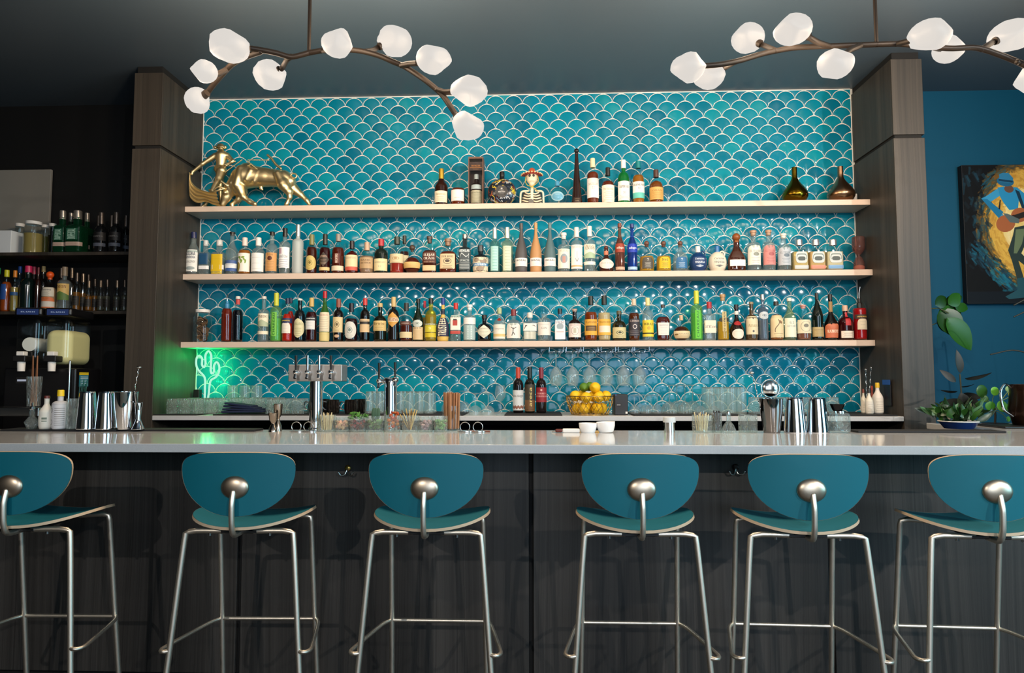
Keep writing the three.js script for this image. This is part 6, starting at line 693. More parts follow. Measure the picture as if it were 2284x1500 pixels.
{ // left cluster
  let s = stand(57, 87, 891, 951, ZB);
  const dg = thing('dasher_bottle', 'small faceted clear dasher bottle with silver top', 'bottle', [s.x, YM, ZB]); mesh('glass_body', revolve([[0, 0], [s.R * 0.6, 0], [s.R, s.H * 0.26], [s.R * 0.6, s.H * 0.4], [s.R * 0.34, s.H * 0.5], [s.R * 0.32, s.H * 0.72]], 10), M.cut, dg); mesh('silver_top', revolve(crease([[s.R * 0.34, s.H * 0.72], [s.R * 0.36, s.H * 0.74, 1], [s.R * 0.3, s.H * 0.82, 1], [s.R * 0.12, s.H * 0.86], [s.R * 0.14, s.H * 0.95], [0, s.H]]), 16), M.chrome, dg);
  s = stand(90, 118, 877, 951, ZB); bottle('syrup_bottle', 'white wrapped syrup bottle with dark red cap beside the dasher bottle', 'bitters and syrup bottles on the bar', s.x, YM, ZB, s.R, s.H, { s: 'slope', g: '=#d9d8cf', c: ['#5a2420', 0.08], l: [L(0.2, 0.38, 0.5, printLabel('#dcdcd2', [], (c) => { c.fillStyle = '#5a6a60'; c.fillRect(64, 20, 56, 30); c.fillRect(64, 60, 56, 12); c.fillRect(64, 84, 56, 20); }))] });
  s = stand(119, 150, 862, 949, ZB); bottle('bitters_bottle', 'bitters bottle in oversized grey paper label with yellow cap', 'bitters and syrup bottles on the bar', s.x, YM, ZB, s.R, s.H, { s: 'tall', g: '=#b8bac0', c: ['#e0c01c', 0.16], l: [L(0.02, 0.62, 0.9, printLabel('#c3c5cb', [], (c) => { c.strokeStyle = '#666'; c.lineWidth = 3; c.beginPath(); c.arc(34, 30, 12, 0, 7); c.stroke(); c.beginPath(); c.arc(34, 92, 12, 0, 7); c.stroke(); c.fillStyle = '#777'; for (let i = 0; i < 9; i++) c.fillRect(60, 18 + i * 11, 56, 3); }))] });
  s = stand(150, 176, 883, 951, ZB); cup([[0, 0.012], [s.R * 0.9, 0.012], [s.R * 0.92, 0], [s.R, 0.004], [s.R, s.H]], M.cut, 'highball_glass', 'straight clear glass standing between yellow-capped bitters and shaker tins', 'glass', [s.x, YM, ZB], undefined, 28);
  tin(173, 215, 869.5, 953, ZB, YM, true, 'upturned steel shaker tin next to the straight clear glass'); tin(216, 256.5, 869.5, 953, ZB, YM, true, 'upturned steel shaker tin next to the open tin'); const t = tin(257, 304, 869.5, 953, ZB, YM, false, 'open steel shaker tin holding a twisted bar spoon');
  const sp = (a, b, z, lab, y) => { const p = pix(a[0], a[1], z), q = pix(b[0], b[1], z), g = thing('bar_spoon', lab, 'spoon', [q.x, q.y, q.z]); const d = p.clone().sub(q), n = 26, tw = []; for (let i = 0; i <= n; i++) { const u = i / n, c = d.clone().multiplyScalar(u); tw.push([c.x + 0.0022 * Math.cos(u * 50), c.y, c.z + 0.0022 * Math.sin(u * 50)]); } mesh('twisted_shaft', tube(tw, 0.0024, 110, 6), M.steel, g); const kn = new THREE.SphereGeometry(0.009, 12, 8); kn.scale(1.3, 0.7, 1); kn.translate(d.x, d.y, d.z); mesh('end_disc', kn, M.steel, g); return g; };
  sp([310, 819], [286, 945], ZB, 'twisted steel bar spoon standing in the open tin'); sp([1677, 831], [1705, 945], ZB + 0.01, 'twisted steel bar spoon leaning out of the strainer tin');
  s = stand(293, 319, 891, 951, ZB + 0.03); single('jigger', revolve(crease([[0, s.H * 0.3], [s.R * 0.3, s.H * 0.34], [s.R, 0.002, 1], [s.R, 0], [s.R * 0.34, s.H * 0.4], [s.R * 0.62, s.H * 0.99, 1], [s.R * 0.6, s.H], [0, s.H * 0.45]]), 28), M.chrome, 'small steel cone jigger beside the open tin', 'jigger', [s.x, YM, ZB + 0.02]);
  { const p = pix(198, 868, 1.33), g = thing('straw_cup', 'clear cup of green glass straws behind the shaker tins', 'cup', [p.x, BAR_TOP, 1.395]); mesh('cup_wall', revolve([[0, 0.004], [0.022, 0.004], [0.026, 0.1]], 20), M.cut, g); for (let i = 0; i < 5; i++) mesh('straw', rod([-0.014 + i * 0.006, 0.006, 0], [-0.014 + i * 0.011 + 0.01, 0.235 - (i % 2) * 0.02, 0.004 * i - 0.01], 0.0028, 8), tint('#7cc0b4'), g); }
  { const p = pix(8, 900, 1.25), g = thing('straw_cup', 'tall clear cup of brown straws at the stainless ledge', 'cup', [p.x, pix(50, 908, 1.1).y, 1.05]); mesh('cup_wall', revolve([[0, 0.004], [0.03, 0.004], [0.036, 0.16]], 20), M.cut, g); for (let i = 0; i < 6; i++) mesh('straw', rod([-0.015 + i * 0.006, 0.006, 0], [-0.022 + i * 0.008, 0.27, 0.01 * (i % 3) - 0.01], 0.003, 8), matte('#8a5a3a', 0.5), g); }
}
{ // jiggers, strainers
  for (const [x0, x1, yt, yb, dz, lab] of [[599, 620, 918, 960, 0.02, 'short bell-shaped steel jigger before the taller one'], [610, 630, 898, 959, -0.02, 'tall steel double cone jigger beside the black mat']]) { const s = stand(x0, x1, yt, yb, ZB + dz), R = s.R, H = s.H; single('jigger', revolve(crease([[R * 0.9, 0], [R * 0.92, 0, 1], [R * 0.8, H * 0.2], [R * 0.34, H * 0.42], [R * 0.36, H * 0.46], [R * 0.8, H * 0.62], [R, H * 0.99, 1], [R * 0.98, H, 1], [R * 0.3, H * 0.5], [0, H * 0.5]]), 28), M.bronzeSteel ??= std(0xa79a8c, 0.15, 1), lab, 'jigger', [s.x, BAR_TOP, ZB + dz], 'jiggers on the bar'); }
  for (const [px, lab, tone] of [[661, 'coil strainer with steel plate next to the jiggers', M.steel], [688, 'coil strainer leaning beside the tap column', M.steel], [1037, 'coil strainer with copper handle beside the straw glass', M.steel], [1066, 'coil strainer with copper tab standing by itself', M.steel]]) {
    const p = pix(px, 950, ZB + 0.02), g = thing('cocktail_strainer', lab, 'strainer', [p.x, BAR_TOP, ZB + 0.02]); const t = new THREE.TorusGeometry(0.0215, 0.0018, 8, 40); t.translate(0, 0.0233, 0); mesh('coil_ring', t, tone, g); const pl = new THREE.CylinderGeometry(0.036, 0.036, 0.003, 28); pl.scale(1, 1, 0.6); pl.translate(0.0, 0.003, -0.012); mesh('strainer_plate', pl, M.steel, g); mesh('strainer_handle', rbox(0.02, 0.055, 0.001, 0.006, -0.02, -0.006, 0.002, 1), px > 1000 ? std(0x8a4a34, 0.3, 0.8) : M.steel, g); }
}
{ // row of cut rocks glasses with garnishes
  const rows = [[709, 748, 924, 'pale wooden picks', '#d9c69a', 'sticks'], [748, 779, 929, 'pink candied ginger', '#d8a888', 'chips'], [781, 818, 928, 'red cherries and green herbs', '#6a1c14', 'herb'], [819, 855, 926, 'green cucumber strips and mint leaf', '#5a7a4a', 'leaf'], [857, 894, 924, 'dried orange slices', '#b0561c', 'chips'], [896, 934, 924, 'golden striped picks', '#a8823c', 'fan'], [934, 966, 927, 'mixed pastel candies', '#a88a90', 'chips'], [967, 998, 926, 'green and white peels', '#6a9a5c', 'chips'], [1544, 1588, 922, 'stubby cream sticks', '#dccfa8', 'sticks'], [1587, 1610, 917, 'black stirrer straws', '#231a1c', 'sticks']];
  for (const [x0, x1, yt, what, col, kind] of rows) {
    const s = stand(x0, x1, yt, 961, ZB), R = s.R, H = s.H, g = thing('garnish_glass', `cut rocks glass on the bar filled with ${what}`, 'glass', [s.x, BAR_TOP, ZB], 0, 'garnish glasses on the bar');
    mesh('glass_wall', revolve([[0, 0.006], [R * 0.86, 0.006], [R * 0.88, 0], [R * 0.94, 0.003], [R, H * 0.3], [R, H]], 40, 1, 1, 0.02, 20), M.cut, g);
    const put = (q, c, n) => mesh(n, q, matte(c, 0.6), g);
    if (kind === 'sticks') for (let i = 0; i < 16; i++) { const a = i * 2.4, r = R * 0.75 * Math.sqrt((i + 0.5) / 16); put(rod([Math.sin(a) * r * 0.7, 0.008, Math.cos(a) * r * 0.7], [Math.sin(a) * r * 1.02, H + rr(-0.004, 0.012), Math.cos(a) * r * 1.02], 0.0026, 6), ['#d9c69a', '#c8b280', col][col === '#231a1c' ? 2 : i % 3], 'pick'); }
    else if (kind === 'fan') for (let i = 0; i < 12; i++) { const a = (i - 5.5) * 0.1; put(rod([Math.sin(a) * 0.01, 0.01, rr(-0.01, 0.01)], [Math.sin(a) * 0.085 * (i < 6 ? 1 : 0.7), H + rr(0.01, 0.04) - Math.abs(a) * 0.02, rr(-0.01, 0.015)], 0.0022, 6), ['#c9a45a', '#5a4020', '#d8bc7a'][i % 3], 'pick'); }
    else for (let i = 0; i < 26; i++) { const a = rr(0, 6.28), r = R * 0.78 * Math.sqrt(rnd()), q = new THREE.IcosahedronGeometry(rr(0.006, 0.011), 0); q.scale(rr(0.7, 1.3), rr(0.5, 1), rr(0.7, 1.2)); q.rotateX(rr(0, 3)); q.translate(Math.sin(a) * r, lerp(0.015, kind === 'chips' && what.includes('orange') ? H + 0.012 : H * 0.72, i / 25), Math.cos(a) * r); const k = new THREE.Color(col).offsetHSL(rr(-0.02, 0.02), 0, rr(-0.08, 0.08)); put(q, '#' + k.getHexString(), 'garnish_piece'); }
    if (kind === 'herb') for (let i = 0; i < 22; i++) { const q = new THREE.SphereGeometry(0.012, 8, 5); q.scale(1.3, 0.25, 0.6); q.rotateZ(rr(-0.7, 0.9)); q.rotateY(rr(0, 6.28)); q.translate(rr(-R, R), H + rr(-0.01, 0.02), rr(-R, R) * 0.8); put(q, ['#3f7a2a', '#5a9a3a', '#2f6424'][i % 3], 'herb_leaf'); }
    if (kind === 'leaf') for (let i = 0; i < 3; i++) { const q = new THREE.SphereGeometry(0.03, 10, 6); q.scale(0.35, 1, 0.12); q.rotateZ(rr(-0.4, 0.2)); q.translate(-0.008 + i * 0.01, H + 0.008, 0); put(q, '#3a5a44', 'mint_leaf'); }
  }
  // tall glass of kraft straws
  const s = stand(987, 1027, 905, 961, 1.408), R = s.R, H = s.H, g = thing('straw_glass', 'tall clear glass packed with brown kraft straws', 'glass', [s.x, BAR_TOP, 1.408]); mesh('glass_wall', revolve([[0, 0.01], [R * 0.9, 0.01], [R * 0.92, 0], [R, 0.006], [R, H]], 32), M.clear, g);
  const top = stand(986, 1026, 875, 961, ZB).H; for (let i = 0; i < 42; i++) { const a = i * 2.39996, r = R * 0.86 * Math.sqrt((i + 0.5) / 42); mesh('straw', rod([Math.sin(a) * r * 0.92, 0.011, Math.cos(a) * r * 0.92], [Math.sin(a) * r * 1.06, top + rr(-0.003, 0.003), Math.cos(a) * r * 1.06], 0.0033, 8), matte(['#a4714a', '#b58058', '#94633f'][i % 3], 0.6), g); }
}
{ // bowls, knife, canister, decanters, tins
  for (const [x0, x1, yt, t, lab] of [[1291, 1332, 941, 0, 'small white ramekin bowl upright beside its tilted twin'], [1331, 1373, 939, 0.12, 'small white ramekin bowl tilted against its twin']]) { const s = stand(x0, x1, yt, 962, ZB + 0.02), R = s.R, H = s.H, m = single('ramekin_bowl', revolve(crease([[0, 0], [R * 0.72, 0, 1], [R * 0.8, H * 0.1], [R * 0.97, H * 0.6], [R, H], [R * 0.95, H, 1], [R * 0.9, H * 0.6], [R * 0.7, H * 0.15], [0, H * 0.12]]), 36), phys({ color: 0xeeeeec, roughness: 0.2 }), lab, 'bowl', [s.x, BAR_TOP, ZB + 0.02], 'white ramekin bowls'); m.rotation.z = t * 0.5; m.position.y += t ? 0.002 : 0; }
  { const a = pix(1233, 957, ZB + 0.05), b = pix(1291, 957, ZB + 0.05), g = thing('bar_knife', 'bar knife with pale handle and red-brown sheath lying by the bowls', 'knife', [(a.x + b.x) / 2, BAR_TOP, ZB + 0.03]); const w = (b.x - a.x) / 2; mesh('knife_handle', rbox(-w * 0.25, w * 1.1, 0.0, 0.018, -0.009, 0.009, 0.006, 2), M.white, g); mesh('knife_sheath', rbox(-w * 0.8, -w * 0.25, 0.001, 0.016, -0.008, 0.008, 0.006, 2), matte('#5a1c14', 0.4), g); mesh('knife_tip', rod([-w * 0.8, 0.007, 0], [-w * 1.1, 0.003, 0], 0.005, 8, 0.001), M.steel, g); }
  { const s = stand(1479, 1507, 928, 962, ZB), R = s.R, H = s.H, g = thing('dredge_shaker', 'small steel dredge shaker with frosted white lid', 'shaker', [s.x, BAR_TOP, ZB]); mesh('shaker_body', revolve(crease([[0, 0], [R * 0.88, 0, 1], [R * 0.88, H * 0.68, 1], [0, H * 0.68]]), 28), M.steel, g); mesh('lid', revolve(crease([[R * 0.9, H * 0.66], [R, H * 0.66, 1], [R, H * 0.94], [R * 0.92, H, 1], [0, H]]), 28), matte('#c9cfd0', 0.4), g); }
  { const s = stand(1609, 1641, 917, 961, ZB + 0.02), R = s.R, H = s.H, g = thing('dasher_bottle', 'small clear bell dasher bottle beside the black straws', 'bottle', [s.x, BAR_TOP, ZB + 0.02]); mesh('glass_body', revolve([[0, 0.002], [R * 0.95, 0.002], [R, 0.012], [R * 0.7, H * 0.4], [R * 0.36, H * 0.55], [R * 0.34, H * 0.95], [R * 0.4, H]], 14), M.cut, g); mesh('stopper', revolve([[R * 0.2, H * 0.9], [R * 0.22, H * 1.08], [0, H * 1.1]], 12), M.steel, g); }
  for (const [x0, x1, lab] of [[1647, 1668, 'cut rocks glass standing nearer the clear bell dasher'], [1667, 1689, 'cut rocks glass standing nearer the strainer tin']]) { const s = stand(x0, x1, 921, 961, ZB), R = s.R, H = s.H; cup([[0, 0.008], [R * 0.86, 0.008], [R * 0.9, 0], [R, 0.006], [R, H]], M.cut, 'rocks_glass', lab, 'glass', [s.x, BAR_TOP, ZB], 'empty rocks glasses on the bar', 36, 0.03, 14); }
  const st = tin(1695, 1746, 884, 960, ZB + 0.01, BAR_TOP, false, 'dark steel shaker tin holding a julep strainer and spoon', std(0x8a8684, 0.08, 1));
  { const p = pix(1718, 866, ZB + 0.01), g = thing('julep_strainer', 'round steel julep strainer sticking out of the dark tin', 'strainer', [p.x, p.y, ZB + 0.01]); const d = new THREE.SphereGeometry(0.045, 28, 12, 0, 6.2832, 0, 0.9); d.rotateX(Math.PI / 2); d.scale(1, 1, 0.5); d.translate(0, 0, -0.012); mesh('strainer_bowl', d, M.steel, g); const r = new THREE.TorusGeometry(0.04, 0.003, 8, 36); mesh('strainer_rim', r, M.steel, g); mesh('strainer_handle', rod([0, -0.04, 0], [0.01, -0.15, 0], 0.005), M.steel, g); }
  tin(1748, 1797, 881.6, 960, ZB, BAR_TOP, true, 'upturned steel shaker tin beside the strainer tin'); tin(1798, 1847, 882.5, 960, ZB, BAR_TOP, true, 'upturned steel shaker tin beside the square cut decanter');
  { const s = stand(1853, 1892, 916, 960, ZB), R = s.R, H = s.H, g = thing('cut_decanter', 'square cut-glass jar topped by a steel collar', 'jar', [s.x, BAR_TOP, ZB]); mesh('glass_body', revolve(crease([[0, 0.004], [R * 0.9, 0.004], [R, 0.01], [R, H * 0.9], [R * 0.85, H, 1], [R * 0.6, H]]), 40, 0.5, 1, 0.015, 16), M.cut, g); mesh('collar', revolve(crease([[R * 0.62, H * 0.97], [R * 0.66, H * 0.97, 1], [R * 0.66, H * 1.1, 1], [0, H * 1.1]]), 24), M.steel, g); const core = new THREE.IcosahedronGeometry(R * 0.5, 0); core.translate(0, H * 0.4, 0); mesh('faceted_core', core, M.cut, g);
    const s2 = stand(1850, 1882, 897, 912, ZB), g2 = single('jigger', revolve(crease([[0, 0.004], [s2.R * 0.55, 0.0], [s2.R * 0.6, 0.0, 1], [s2.R, s2.H, 1], [s2.R * 0.96, s2.H, 1], [s2.R * 0.5, 0.006], [0, 0.006]]), 28), std(0x2b2b2d, 0.2, 1), 'black steel jigger cup set on the square cut-glass jar', 'jigger', [s2.x + 0.003, BAR_TOP + H * 1.1, ZB]); }
}
{ // beer tap towers
  const z = 1.398; let s = stand(648, 767, 813, 850, z), y = s.y, c = pix(705, 900, z), W = s.R, H = s.H;
  let g = thing('beer_tap_tower', 'steel T-shaped beer tower with four taps', 'beer tap', [s.x, BAR_TOP, z]);
  mesh('tap_box', rbox(-W, W, y - BAR_TOP, y + H - BAR_TOP, -0.06, 0.03, 0.004, 2), M.brushSteel ??= std(0xaeaaa6, 0.36, 0.9), g); mesh('column', revolve(crease([[0.03, 0.012], [0.03, y - BAR_TOP]]), 32), M.chrome, g); mesh('base_flange', revolve(crease([[0, 0], [0.033, 0, 1], [0.033, 0.008], [0.03, 0.014], [0.03, 0.014]]), 32), M.chrome, g);
  g.children.slice(1).forEach((m) => { m.position.x = c.x - s.x; });
  function faucet(g, x, yy, zz, hH, hm) { const f = mesh('faucet', merge([rod([x, yy, zz - 0.02], [x, yy, zz + 0.02], 0.009), new THREE.SphereGeometry(0.0135, 14, 10).translate(x, yy, zz + 0.02), rod([x, yy - 0.002, zz + 0.022], [x, yy - 0.028, zz + 0.034], 0.007)]), M.chrome, g); const h = mesh('tap_handle', rod([x, yy + 0.012, zz + 0.022], [x, yy + hH, zz + 0.022], 0.0045, 12, 0.0065), hm, g); return f; }
  for (const px of [660, 686, 712, 738]) { const p = pix(px, 830, z + 0.05); faucet(g, p.x - s.x, p.y - BAR_TOP, 0.03, 0.078, px < 670 || px > 730 ? M.black : M.chrome); }
  s = stand(857, 885, 842, 960, z); g = thing('beer_tap_tower', 'slim steel beer column with two black tap handles', 'beer tap', [s.x, BAR_TOP, z]); const h2 = s.H;
  mesh('column', revolve(crease([[s.R, 0.01], [s.R, h2 * 0.9, 1], [s.R * 1.12, h2 * 0.9, 1], [s.R * 1.12, h2 * 0.97], [s.R * 0.8, h2], [0, h2]]), 32), M.chrome, g); mesh('base_flange', revolve(crease([[0, 0], [0.032, 0, 1], [0.032, 0.01], [s.R, 0.012]]), 32), M.chrome, g);
  mesh('side_arm', rod([-0.05, h2 * 0.93, 0.01], [0.02, h2 * 0.93, 0.01], 0.01), M.chrome, g); faucet(g, -0.05, h2 * 0.93, 0.0, 0.085, M.black); faucet(g, 0.028, h2 * 0.96, 0.015, 0.08, M.black);
}

// ---------------------------------------------------------------- on the back counter
const YC = BACK_TOP;
const rocks = (x, z, y, lab, R = 0.0375, H = 0.092) => cup([[R * 0.98, 0], [R, 0.002], [R, H * 0.75], [R * 0.9, H], [R * 0.86, H - 0.006], [0, H - 0.008]], M.cut, 'rocks_glass', lab, 'glass', [x, y, z], 'upturned cut rocks glasses on the back counter', 36, 0.035, 12);
const tall = (x, z, y, lab, R = 0.036, H = 0.155, grp = 'upturned highball glasses') => cup([[R, 0], [R * 1.02, 0.002], [R * 0.96, H], [R * 0.9, H - 0.008], [0, H - 0.01]], M.plainCut, 'highball_glass', lab, 'glass', [x, y, z], grp, 28, 0.012, 16);
const cmat = (x0, x1, lab) => single('counter_mat', rbox(pix(x0, 915, 0.32).x, pix(x1, 915, 0.32).x, YC, YC + 0.008, 0.1, 0.5, 0.003, 1), M.rubber, lab, 'mat', null, 'black mats on the back counter');
cmat(345, 470, 'black mat under the green-lit rocks glasses'); cmat(505, 680, 'black mat under the rocks glasses behind the folded towel'); cmat(684, 1040, 'black mat under the hammered mugs and beer glasses'); cmat(1128, 1252, 'black mat under the red wine bottles'); cmat(1405, 1640, 'black mat under the footed coupe glasses'); cmat(1660, 1968, 'black mat under the bitters bottles by the right column');
const YN = YC + 0.008; const lx = (px, z) => pix(px, 905, z).x;
for (let r = 0; r < 3; r++) for (let c = 0; c < (r === 2 ? 3 : 4); c++) { const z = 0.44 - r * 0.1; rocks(lx(386 + c * 29, 0.44) + (r * 0.012), z, YN, `upturned rocks glass lit by the green neon, ${['front', 'middle', 'back'][r]} row, ${ORD[c]} from the column`); }
for (let r = 0; r < 2; r++) for (let c = 0; c < 4; c++) rocks(lx(523 + c * 29, 0.26), 0.255 - r * 0.09, YN, `upturned rocks glass behind the navy towel, ${['nearer', 'farther'][r]} row, ${ORD[c]} from the neon cactus`);
for (let r = 0; r < 2; r++) for (let c = 0; c < 3; c++) rocks(lx(607 + c * 28.5, 0.44), 0.44 - r * 0.085, YN, `upturned rocks glass beside the navy towel, ${['nearer', 'farther'][r]} row, ${ORD[c]} from the towel`);
for (let c = 0; c < 3; c++) tall(lx(518 + c * 26.5, 0.07), 0.065, YN, `upturned highball glass against the tiles, ${ORD[c]} from the neon cactus`, 0.036, 0.17, 'highball glasses by the tiles');
{ // folded towel
  const x0 = lx(496, 0.47), x1 = lx(588, 0.47), g = thing('folded_towel', 'folded navy cloth towel on the back counter edge', 'towel', [(x0 + x1) / 2, YN + 0.003, 0.425]); const w = (x1 - x0) / 2, navy = std(0x0c1c3c, 0.95); for (let i = 0; i < 4; i++) { const q = new RoundedBoxGeometry(w * 2 - i * 0.03, 0.012, 0.13 - i * 0.006, 3, 0.005), p = q.attributes.position; for (let k = 0; k < p.count; k++) p.setY(k, p.getY(k) + 0.004 * Math.sin(p.getX(k) * 22 + i) + (p.getX(k) < -w * 0.2 ? (-(p.getX(k) + w * 0.2)) * 0.08 * i : 0)); q.computeVertexNormals(); q.translate(-i * 0.01, 0.0105 + i * 0.0115, 0); mesh('towel_fold', q, navy, g); } }
[[703, 0.42], [743, 0.42], [783, 0.42], [722, 0.29], [803, 0.3]].forEach(([px, z], i) => { const g = thing('hammered_mug', ['black hammered mug next to the upturned rocks glasses', 'black hammered mug between the two beer towers, nearer the T-shaped one', 'black hammered mug beside the beer glasses, front row', 'black hammered mug hidden behind the tap column', 'black hammered mug beside the beer glasses, back row'][i], 'mug', [lx(px, z), YN, z], 0, 'black hammered mugs on the back counter'); const R = 0.042, H = 0.085, pts = []; for (let k = 0; k <= 12; k++) { const u = k / 12; pts.push([R * (0.78 + 0.22 * Math.sin(u * Math.PI * 0.85 + 0.15)), u * H]); } const q = revolve([[0, 0], ...pts, [R * 0.78, H - 0.002], [R * 0.8, 0.01], [0, 0.01]], 32); mesh('mug_body', q, M.hammer ??= std(0x3a3532, 0.22, 0.95, { bumpMap: noiseTex(128, 128, (x, y) => { const k = 128 + 100 * Math.sin(x / 128 * 75.4 + (Math.floor(y / 8) % 2) * 3.1) * Math.sin(y / 128 * 50.3); return [k, k, k]; }, false), bumpScale: 0.002 }), g); mesh('mug_handle', tube([[-R * 0.9, H * 0.8, 0], [-R * 1.5, H * 0.85, 0], [-R * 1.65, H * 0.55, 0], [-R * 1.25, H * 0.3, 0], [-R * 0.92, H * 0.28, 0]], 0.004, 24, 8), M.chrome, g); });
for (let r = 0; r < 2; r++) [824, 846, 893, 913, 935, 957].forEach((px, i) => { const z = 0.38 - r * 0.11, R = 0.0275, H = 0.135; cup([[R * 1.0, 0], [R * 1.06, H * 0.12], [R * 0.96, H * 0.35], [R * 0.82, H], [R * 0.76, H - 0.01], [0, H - 0.012]], M.plainCut, 'beer_glass', `upturned clear beer glass, ${['front', 'back'][r]} row, ${ORD[i]} from the hammered mugs`, 'glass', [lx(px, 0.38), YN, z], 'upturned beer glasses', 28, 0.012, 14); });
// stemmed glass profile, foot at y = 0
const stem = (R, Hb, Hs, Rf, waist = 1) => [[0, 0.001], [Rf, 0.001], [Rf * 0.95, 0.004], [0.006, 0.01], [0.0035, 0.02], [0.0035, Hs], [R * 0.4, Hs + Hb * 0.07], [R * 0.86, Hs + Hb * 0.3], [R, Hs + Hb * 0.55], [R * waist, Hs + Hb]];
const flip = (pts, H) => pts.map(([r, y]) => [r, H - y]).reverse();
function stemGlass(px, z, inv, R, Hb, Hs, Rf, w, lab, y, name, grp) { const H = Hb + Hs, pts = stem(R, Hb, Hs, Rf, w); return cup(inv ? flip(pts, H) : pts, M.stemware, name, lab, 'glass', [lx(px, z), y, z], grp, 32); }
stemGlass(1000, 0.2, true, 0.045, 0.075, 0.07, 0.034, 1, 'upturned wide coupe glass behind the kraft straws, nearer the beer glasses', YC, 'coupe_glass', 'upturned coupes'); stemGlass(1036, 0.18, true, 0.045, 0.075, 0.07, 0.034, 1, 'upturned wide coupe glass behind the kraft straws, nearer the wine bottles', YC, 'coupe_glass', 'upturned coupes');
stemGlass(1060, 0.42, true, 0.038, 0.06, 0.075, 0.034, 1, 'upturned coupe glass beside the kraft straws', YC, 'coupe_glass', 'coupes beside the wine glass'); stemGlass(1089, 0.42, true, 0.038, 0.06, 0.075, 0.034, 1, 'upturned coupe glass beside the upright wine glass', YC, 'coupe_glass', 'coupes beside the wine glass');
stemGlass(1116, 0.44, false, 0.034, 0.1, 0.08, 0.036, 0.78, 'upright wine glass beside the red wine bottles', YC, 'wine_glass');
[[1144, 1167.6, 819, ['#151012', '#b8402c', '#cfd3d4', 'red wine bottle with white vineyard label and orange-red capsule', (c) => { c.fillStyle = '#8a5a4a'; for (let i = 0; i < 9; i++) { c.beginPath(); c.arc(14 + i * 13, 104 + (i % 2) * 6, 9, 0, 7); c.fill(); } c.fillStyle = '#555'; c.font = 'bold 18px serif'; c.textAlign = 'center'; c.fillText('Alta Alegre', 64, 44); }, [0.06, 0.5]]], [1170, 1193, 818, ['#101510', '#161f1a', '#3a3428', 'red wine bottle with dark slate label and vertical gold lettering', (c) => { c.fillStyle = '#6a4a2c'; c.fillRect(0, 74, 128, 54); c.save(); c.translate(84, 60); c.rotate(-Math.PI / 2); c.fillStyle = '#c9b46a'; c.font = 'bold 34px sans-serif'; c.textAlign = 'center'; c.fillText('areca', 0, 0); c.restore(); }, [0.04, 0.62]]], [1195.5, 1219, 819, ['#160e10', '#7a2432', '#8a1c28', 'red wine bottle with crimson label and burgundy capsule', (c) => { c.fillStyle = '#d8a8a0'; c.font = 'bold 20px serif'; c.textAlign = 'center'; c.fillText('TORRES', 64, 60); c.fillText('CORONAS', 64, 84); c.beginPath(); c.arc(64, 24, 9, 0, 7); c.fill(); }, [0.24, 0.56]]]].forEach(([x0, x1, yt, [gl, cap, bg, lab, ex, yy]]) => { const z = 0.3, s = span(x0, x1, yt, 914, z); bottle('wine_bottle', lab, 'red wine bottles on the back counter', s.x, YN, z, s.R, pix((x0 + x1) / 2, yt, z).y - YN, { s: 'wine', g: gl, c: [cap, 0.24], l: [L(yy[0], yy[1], 0.9, printLabel(bg, [], ex))] }); });
